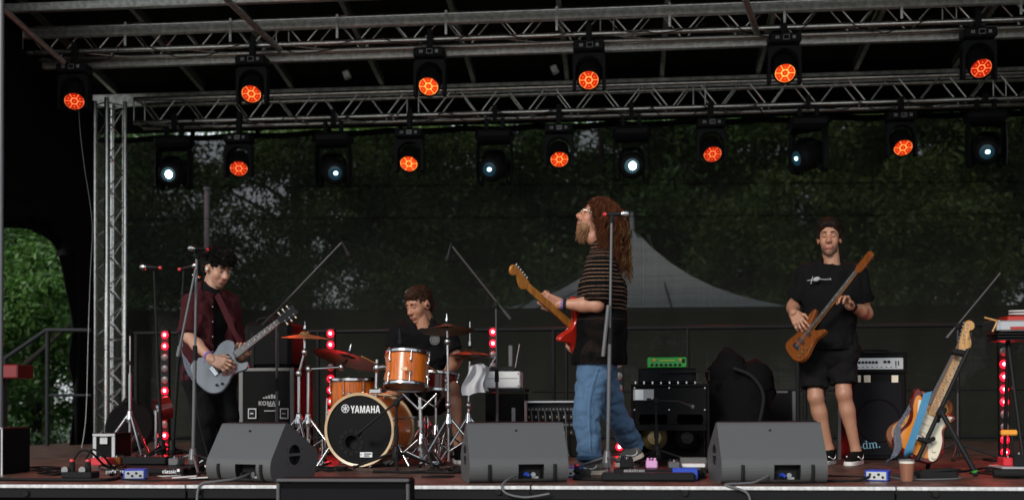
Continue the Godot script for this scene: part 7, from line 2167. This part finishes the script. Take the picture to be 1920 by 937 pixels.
func build_guitarist() -> void:
	var z := -1.66
	var c := Color(0.54, 0.29, 0.195)
	var J := {"fwd": Vector3(0.75, 0, 0.6).normalized(), "neck": pz(393, 545, z), "head": pz(402, 520, z + 0.02), "lsh": pz(424, 572, z - 0.13), "rsh": pz(366, 572, z + 0.13), "lel": pz(446, 655, z - 0.12), "rel": pz(354, 632, z + 0.22), "lwr": pz(450, 668, z + 0.16), "rwr": pz(397, 674, z + 0.36),
		"pel": pz(392, 705, z), "lhip": pz(412, 715, z - 0.08), "rhip": pz(374, 715, z + 0.08), "lkn": pz(424, 785, z - 0.05), "rkn": pz(382, 785, z + 0.12), "lan": pz(424, 858, z - 0.1), "ran": pz(378, 862, z + 0.1)}
	var t := thing("person", "dark haired man in maroon shirt playing a grey guitar, head bowed", "person", Vector3(J.pel.x, 0, z))
	var b := mb(); b.tinted = true
	limb_skin(b, J, c, 1.0, false)
	var hx := Transform3D(look(Vector3(0.80, -0.36, 0.52)).scaled_local(Vector3.ONE * 1.1), pz(407, 506, z + 0.02))
	add_head(b, hx, c, Color(0.42, 0.16, 0.13))
	add_hand(b, J.rwr, pz(424, 684, z + 0.40) - J.rwr, Vector3(0.1, -0.4, -1), 1.0, [0.55, 0.6, 0.65, 0.7, 0.3], c, 1.08)
	add_hand(b, J.lwr, pz(457, 640, z + 0.22) - J.lwr, Vector3(0.2, -0.1, 1).normalized(), 1.0, [0.75, 0.75, 0.8, 0.8, 0.3], c, 1.05)
	part(t, "body", b, M.skin)
	face_bits(t, hx, c, M.hair_black)
	hair_cap(t, hx, [elp(Vector3(0, 0.06, -0.02), Vector3(0.088, 0.092, 0.105)), elp(Vector3(0, 0.10, 0.04), Vector3(0.075, 0.055, 0.065)), elp(Vector3(0, 0.0, -0.07), Vector3(0.07, 0.07, 0.05))], M.hair_black, 0.02, [[Vector3(0, -0.72, 0.69), 0.034]], 40.0)
	tufts(t, hx, 1300, Vector3(0.088, 0.095, 0.108), Vector3(0, 0.06, 0.0), 0.034, M.hair_black, 6, 0.13, 0.03, 0.35)
	var bd := solid([elp(Vector3(0, -0.088, 0.056), Vector3(0.032, 0.024, 0.026)), cap(Vector3(-0.02, -0.043, 0.085), Vector3(0.02, -0.043, 0.085), 0.005)], 0.01, 0.006, {"xf": hx, "noise": cloth_noise(90.0, 3), "amp": 0.006, "cuts": [[Vector3(0, 0.8, 0.9), 0.035]], "subs": [cap(Vector3(-0.016, -0.057, 0.094), Vector3(0.016, -0.057, 0.094), 0.012)], "sk": 0.004})
	bd.tinted = false
	part(t, "stubble_beard", bd, M.stubble)
	earpiece(t, hx, -1.0, M.white_plastic)
	var tee := solid(torso_prims(J, 0.006), 0.05, 0.014)
	tee.tinted = false
	part(t, "undershirt", tee, M.black_tee)
	var fr: Vector3 = J.fwd
	var side := Vector3(fr.z, 0, -fr.x)
	var ctr: Vector3 = J.neck + fr * 0.16 + side * 0.035
	var hem := pz(360, 716, z).y
	var shirt := solid(torso_prims(J, 0.03) + [cuff(J.lsh, J.lsh.lerp(J.lel, 0.9), 0.08, 0.075), cuff(J.rsh, J.rsh.lerp(J.rel, 0.93), 0.085, 0.088), cuff(J.neck.lerp(J.pel, 0.5), Vector3(J.pel.x, hem - 0.04, J.pel.z) - fr * 0.04, 0.15, 0.175)], 0.05, 0.013, {"noise": cloth_noise(8.0, 22), "amp": 0.02, "nsc": Vector3(1, 0.6, 1), "cuts": [[Vector3(0, -1, 0), -hem]], "subs": [cap(ctr + Vector3(0, 0.1, 0), ctr + Vector3(0, -0.75, 0) + fr * 0.05, 0.085, 0.1), cap(J.neck + fr * 0.05 + Vector3(0, 0.04, 0), J.neck + fr * 0.06 + Vector3(0, 0.15, 0), 0.08)], "sk": 0.015})
	shirt.tinted = false
	part(t, "shirt", shirt, M.maroon_cloth)
	var col := mb()
	for s in [-1.0, 1.0]:
		var a: Vector3 = J.neck - fr * 0.07 + Vector3(0, 0.045, 0)
		var g := []
		for k in 7:
			var an := PI * k / 8.0
			var rim: Vector3 = J.neck + Vector3(0, 0.04 - 0.012 * k, 0) + (-fr * cos(an) + side * s * sin(an)) * 0.082
			g.append(rim); g.append(rim + (-fr * cos(an) + side * s * sin(an)) * 0.035 + Vector3(0, -0.045 - 0.004 * k, 0))
		var rows := []
		for k in 7: rows.append(g[2 * k])
		for k in 7: rows.append(g[2 * k + 1])
		col.sheet(rows, 6, 1)
	part(t, "collar", col, M.maroon_cloth)
	for k in 5:
		var q := pz(398, 575 + k * 28, z + 0.24)
		part(t, "button", mb().ell(q, Vector3.ONE * 0.005, Basis(), 8, 6), M.grey_print)
	var tr := solid([cap(J.lhip + Vector3(0, 0.03, 0), J.rhip + Vector3(0, 0.03, 0), 0.13), cap(J.lhip, J.lkn, 0.115, 0.09), cuff(J.lkn, Vector3(J.lan.x, 0.03, J.lan.z), 0.09, 0.085), cap(J.rhip, J.rkn, 0.115, 0.09), cuff(J.rkn, Vector3(J.ran.x, 0.03, J.ran.z), 0.09, 0.085)], 0.035, 0.014, {"noise": cloth_noise(6.0, 25), "amp": 0.014})
	tr.tinted = false
	part(t, "trousers", tr, M.black_trouser)
	shoe(t, Vector3(J.ran.x - 0.04, 0, J.ran.z - 0.05), Vector3(J.ran.x + 0.15, 0, J.ran.z + 0.17), M.black_tee, M.sole_white, M.white_print)
	shoe(t, Vector3(J.lan.x - 0.04, 0, J.lan.z - 0.05), Vector3(J.lan.x + 0.17, 0, J.lan.z + 0.14), M.black_tee, M.sole_white, M.white_print)
	band(t, "wristband", J.rwr, J.rel, 0.16, 0.036, 0.018, M.purple_cloth)
	part(t, "wristband_tail", mb().tube([J.rwr.lerp(J.rel, 0.16) + Vector3(-0.02, -0.03, 0.02), J.rwr.lerp(J.rel, 0.16) + Vector3(-0.035, -0.09, 0.02), J.rwr.lerp(J.rel, 0.16) + Vector3(-0.03, -0.12, 0.02)], [0.006, 0.009, 0.004], 6), M.purple_cloth)
	# grey single-cut guitar
	var pegs := []
	for k in 6: pegs.append([0.04 + (k % 3) * 0.042, 0.028 if k < 3 else -0.028, 0.0, 0.022 if k < 3 else -0.022])
	var st := {"scale": 0.628, "outline": SINGLE, "body": M.grey_gloss, "heel": 0.19, "strings": 6, "neck": M.rosewood, "board": M.rosewood, "head": [[0.0, -0.021], [0.0, 0.021], [0.03, 0.036], [0.10, 0.042], [0.16, 0.042], [0.17, 0.015], [0.16, 0.0], [0.17, -0.015], [0.16, -0.042], [0.10, -0.042], [0.03, -0.036]], "head_mat": M.black_plastic, "pegs": pegs, "key_mat": M.cream, "pickups": [[0.03, 0.04, 0.085], [0.14, 0.04, 0.085]], "pickup_mat": M.black_plastic, "knobs": [[-0.06, -0.10], [-0.02, -0.12]], "knob_mat": M.black_plastic, "dot": M.cream,
		"guard": M.burst_dark, "guard_outline": [[0.15, -0.035], [0.15, -0.09], [0.10, -0.11], [0.04, -0.09], [0.02, -0.06], [0.06, -0.045], [0.11, -0.04]]}
	var g := guitar("electric_guitar", "grey single-cutaway guitar held by the man in maroon", pz(402, 694, z + 0.36), pz(522, 602, z + 0.24), Vector3(0.25, 0.15, 1), st)
	strap_band(g, "strap", [pz(455, 655, z + 0.2), pz(432, 610, z + 0.16), pz(412, 565, z + 0.1), pz(400, 548, z - 0.02), pz(385, 590, z - 0.18)], 0.05, [Vector3(1, -0.5, 0), Vector3(1, -0.3, 0), Vector3(1, 0, 0), Vector3(1, 0, 0.3), Vector3(1, 0, 0)], M.maroon_cloth)
	strap_band(g, "patterned_strap", [pz(368, 715, z + 0.28), pz(352, 690, z + 0.2), pz(344, 650, z + 0.12), pz(345, 600, z - 0.02)], 0.05, [Vector3(1, 0.2, 0.2), Vector3(1, 0.2, 0.2), Vector3(1, 0.1, 0.3), Vector3(1, 0, 0.4)], M.grey_strap)

func build_singer() -> void:
	var z := -1.02
	var c := Color(0.56, 0.26, 0.165)
	var J := {"fwd": Vector3(-0.98, 0, -0.2).normalized(), "neck": pz(1134, 468, z), "head": pz(1130, 436, z), "lsh": pz(1126, 497, z + 0.16), "rsh": pz(1132, 497, z - 0.17), "lel": pz(1119, 572, z + 0.24), "rel": pz(1125, 580, z - 0.3), "lwr": pz(1050, 570, z + 0.22), "rwr": pz(1078, 622, z - 0.2),
		"pel": pz(1122, 672, z), "lhip": pz(1116, 688, z + 0.09), "rhip": pz(1124, 688, z - 0.09), "lkn": pz(1100, 775, z + 0.12), "rkn": pz(1150, 770, z - 0.28), "lan": pz(1107, 858, z + 0.13), "ran": pz(1186, 834, z - 0.52)}
	var t := thing("person", "long haired bearded singer in black crochet top and blue jeans", "person", Vector3(J.pel.x, 0, z))
	var b := mb(); b.tinted = true
	limb_skin(b, J, c, 1.05, false)
	var hx := Transform3D(look(Vector3(-0.90, 0.42, 0.20)).scaled_local(Vector3.ONE * 1.1), pz(1117, 412, z))
	add_head(b, hx, c, Color(0.42, 0.16, 0.12))
	add_hand(b, J.lwr, pz(1016, 560, z + 0.25) - J.lwr, Vector3(-0.3, 0.5, -1), 1.0, [0.85, 0.9, 0.95, 1.0, 0.4], c, 1.12)
	add_hand(b, J.rwr, pz(1062, 640, z - 0.14) - J.rwr, Vector3(1, 0, 0.4), -1.0, [0.5, 0.55, 0.6, 0.7, 0.3], c, 1.05)
	part(t, "body", b, M.skin)
	face_bits(t, hx, c, M.hair_brown)
	# glasses
	var gl := mb()
	for s in [-1.0, 1.0]:
		var ring := []
		for k in 15: ring.append(hx * Vector3(s * (0.033 + 0.0) + cos(TAU * k / 14.0) * 0.023, 0.008 + sin(TAU * k / 14.0) * 0.018, 0.099))
		gl.tube(ring, 0.0018, 5)
		gl.tube([hx * Vector3(s * 0.056, 0.012, 0.098), hx * Vector3(s * 0.078, 0.014, 0.06), hx * Vector3(s * 0.083, 0.01, -0.01)], 0.0022, 5)
	gl.tube([hx * Vector3(-0.011, 0.012, 0.1), hx * Vector3(0.011, 0.012, 0.1)], 0.0018, 5)
	part(t, "glasses", gl, M.gold_wire)
	# beard and curls
	var bd := solid([elp(Vector3(0, -0.062, 0.03), Vector3(0.056, 0.048, 0.058)), elp(Vector3(0, -0.095, 0.046), Vector3(0.036, 0.034, 0.034)), cap(Vector3(-0.026, -0.043, 0.086), Vector3(0.026, -0.043, 0.086), 0.010)], 0.02, 0.006, {"xf": hx, "noise": cloth_noise(60.0, 3), "amp": 0.010, "cuts": [[Vector3(0, 0.80, 0.45), 0.004]], "subs": [cap(Vector3(-0.012, -0.057, 0.1), Vector3(0.012, -0.057, 0.1), 0.008)], "sk": 0.004})
	bd.tinted = false
	part(t, "beard", bd, M.beard_fair)
	var hm := [elp(Vector3(0, 0.06, -0.025), Vector3(0.088, 0.09, 0.105)), elp(Vector3(0, 0.0, -0.065), Vector3(0.088, 0.12, 0.075)), elp(Vector3(0, -0.12, -0.075), Vector3(0.085, 0.11, 0.065))]
	var f := FastNoiseLite.new(); f.frequency = 45.0; f.seed = 9; f.fractal_octaves = 3
	var hb := solid(hm, 0.03, 0.008, {"xf": hx, "noise": f, "amp": 0.022, "cuts": [[Vector3(0, -0.62, 0.78), 0.02]]})
	for k in hb.c.size(): hb.c[k] = Color(0.035, 0.012, 0.008)
	part(t, "hair", hb, M.hair_curls)
	var cb := mb(); cb.tinted = true
	var r := RandomNumberGenerator.new(); r.seed = 31
	var down := hx.basis.inverse() * Vector3(0.06, -1, 0).normalized()
	down = down.normalized()
	for k in 2100:
		var a := r.randf_range(-PI, PI)
		var el := r.randf_range(0.0, 1.35)
		var d := Vector3(sin(a) * cos(el), sin(el), -cos(a) * cos(el))
		var p := Vector3(0, 0.045, -0.025) + d * Vector3(0.085, 0.095, 0.105)
		if p.z > 0.06 and p.y < 0.09: continue
		var w := r.randf()
		var far: bool = p.x * 1.0 < -0.02
		cb.col = Color(0.045, 0.014, 0.008).lerp(Color(0.17, 0.065, 0.028), w * w)
		if r.randf() < 0.3 and p.z < -0.07: cb.col = Color(0.34, 0.21, 0.075)
		var l := r.randf_range(0.20, 0.40) if p.z < 0.03 else r.randf_range(0.06, 0.16)
		var n := 17
		var pts := []
		var rad := []
		var ph := r.randf() * TAU
		var fq := r.randf_range(12.0, 30.0)
		var am := r.randf_range(0.006, 0.022)
		var q := p
		var out := Vector3(d.x, 0.15, d.z).normalized()
		for j in n:
			var s := float(j) / (n - 1)
			var flow := (out * maxf(0.0, 0.75 - s * 3.0) + down * minf(1.0, 0.35 + s * 3.0)).normalized()
			q += flow * l / (n - 1)
			var wob := am * minf(1.0, s * 4.0)
			pts.append(hx * (q + Vector3(cos(ph + s * fq), 0.3 * sin(ph + s * 13.0), sin(ph + s * fq)) * wob))
			rad.append(lerpf(0.0019, 0.0008, s))
		cb.tube(pts, rad, 3, false)
	part(t, "curls", cb, M.hair_curls)
	var wb := mb()
	for k in 170:
		var s0 := Vector3(r.randf_range(-0.045, 0.045), r.randf_range(-0.12, -0.06), r.randf_range(0.03, 0.075))
		var pts := []
		var ph := r.randf() * TAU
		for j in 6: pts.append(hx * (s0 + down * 0.011 * j + Vector3(cos(ph + j), 0, sin(ph + j)) * 0.006))
		wb.tube(pts, [0.0022, 0.0022, 0.0022, 0.002, 0.0016, 0.001], 4, false)
	part(t, "beard_curls", wb, M.beard_fair)
	# crochet top
	var hem := pz(1125, 684, z).y
	var shirt := solid(torso_prims(J, 0.03, 1.08) + [cuff(J.lsh, J.lsh.lerp(J.lel, 0.95), 0.085, 0.098), cuff(J.rsh, J.rsh.lerp(J.rel, 0.95), 0.085, 0.098), cuff(J.neck.lerp(J.pel, 0.5), Vector3(J.pel.x + 0.012, hem - 0.05, J.pel.z), 0.165, 0.178)], 0.05, 0.013, {"noise": cloth_noise(6.0, 42), "amp": 0.014, "nsc": Vector3(1, 0.5, 1), "cuts": [[Vector3(0, -1, 0), -hem]]})
	shirt.tinted = false
	part(t, "crochet_top", shirt, M.crochet)
	var jn := solid([cap(J.lhip + Vector3(0, 0.06, 0), J.rhip + Vector3(0, 0.06, 0), 0.125), cap(J.lhip, J.lkn, 0.118, 0.096), cuff(J.lkn, Vector3(J.lan.x, 0.10, J.lan.z), 0.096, 0.084), cap(J.rhip, J.rkn, 0.115, 0.09), cuff(J.rkn, J.ran + Vector3(0.012, -0.012, -0.02), 0.09, 0.08)], 0.016, 0.010, {"noise": cloth_noise(6.0, 45), "amp": 0.018, "nsc": Vector3(0.9, 1.15, 0.9)})
	jn.tinted = false
	var jo := part(t, "jeans", jn, M.denim)
	var hemj := mb()
	for k in 2: hemj.cyl(Vector3(J.lan.x, 0.10 + 0.0 * k, J.lan.z), Vector3(J.lan.x, 0.125, J.lan.z), 0.0885, 0.0885, 20)
	part(jo, "hem", hemj, M.denim)
	var sm := []
	for q in [[1121, 690, 0.215], [1108, 730, 0.232], [1103, 775, 0.238], [1105, 815, 0.235], [1107, 850, 0.232]]: sm.append(pz(q[0], q[1], z + q[2]))
	part(jo, "side_seam", mb().tube(curve(sm, 5), 0.003, 5), M.denim_seam)
	shoe(t, Vector3(J.lan.x + 0.09, 0, z + 0.10), Vector3(J.lan.x - 0.20, 0, z + 0.16), M.suede_grey, M.sole_cream, M.white_print)
	var toe := pz(1156, 874, z - 0.46)
	shoe(t, Vector3(J.ran.x + 0.075, 0.085, J.ran.z + 0.0), Vector3(toe.x, 0.012, toe.z), M.suede_grey, M.sole_cream, M.white_print)
	band(t, "wristband", J.lwr, J.lel, 0.14, 0.036, 0.02, M.rubber)
	band(t, "wristband", J.lwr, J.lel, 0.05, 0.034, 0.016, M.purple_cloth)
	var st := strat_style(M.red_gloss, M.amber_maple, M.rosewood)
	st["guard"] = M.cream
	var g := guitar("electric_guitar", "red electric guitar with amber neck held by the singer", pz(1094, 632, z - 0.02), pz(986, 535, z + 0.42), Vector3(-0.75, 0.25, -0.55), st)
	strap_band(g, "strap", [pz(1075, 590, z - 0.02), pz(1085, 550, z + 0.0), pz(1115, 482, z + 0.02), pz(1150, 500, z - 0.05)], 0.05, [Vector3(0.3, 0, 1), Vector3(0.3, 0, 1), Vector3(0.2, 0, 1), Vector3(0.2, 0, 1)], M.rubber)

func _ready() -> void:
	rng.seed = 4
	aim()
	var cam := Camera3D.new()
	cam.name = "camera"
	add_child(cam)
	cam.projection = Camera3D.PROJECTION_FRUSTUM
	cam.near = 0.1
	cam.far = 600.0
	cam.size = 0.1 * 937.0 / FPX
	cam.frustum_offset = Vector2(0, 0.1 * (CY - 468.5) / FPX)
	cam.transform = Transform3D(Basis(cam_r, cam_u, -cam_f), cam_at)
	cam.current = true
	var lens := CameraAttributesPhysical.new()
	lens.frustum_focal_length = 60.0; lens.frustum_focus_distance = 8.0; lens.exposure_aperture = 2.4
	lens.frustum_near = 0.1; lens.frustum_far = 600.0
	cam.attributes = lens
	cam.projection = Camera3D.PROJECTION_FRUSTUM
	cam.near = 0.1
	cam.far = 600.0
	cam.size = 0.1 * 937.0 / FPX
	cam.frustum_offset = Vector2(0, 0.1 * (CY - 468.5) / FPX)
	var env := Environment.new()
	env.tonemap_mode = Environment.TONE_MAPPER_LINEAR
	env.background_mode = Environment.BG_SKY
	var sm := ProceduralSkyMaterial.new()
	sm.sky_top_color = Color(0.60, 0.64, 0.68); sm.sky_horizon_color = Color(0.80, 0.82, 0.83); sm.sky_curve = 0.2
	sm.ground_bottom_color = Color(0.25, 0.27, 0.2); sm.ground_horizon_color = Color(0.5, 0.5, 0.48)
	sm.sun_angle_max = 1.0
	env.sky = Sky.new()
	env.sky.sky_material = sm
	env.background_energy_multiplier = 1.0
	env.tonemap_exposure = 2.3
	env.sdfgi_enabled = true; env.ssao_enabled = true; env.ssil_enabled = true
	var we := WorldEnvironment.new()
	we.name = "world"
	we.environment = env
	add_child(we)
	var sun := DirectionalLight3D.new()
	sun.name = "sun"
	sun.light_energy = 0.36; sun.light_angular_distance = 14.0; sun.light_color = Color(1.0, 0.98, 0.95); sun.shadow_enabled = true
	add_child(sun)
	sun.look_at_from_position(Vector3.ZERO, -Vector3(-3.5, 4, 8))
	make_materials()
	people_materials()
	build_ground()
	build_trusses()
	build_roof()
	build_cloths()
	build_rail()
	build_trees()
	build_tent()
	build_lamps()
	build_leds()
	build_speakers()
	build_mics()
	build_drums()
	build_backline()
	build_small()
	build_stand_guitar()
	build_guitarist()
	build_drummer()
	build_singer()
	build_bassist()
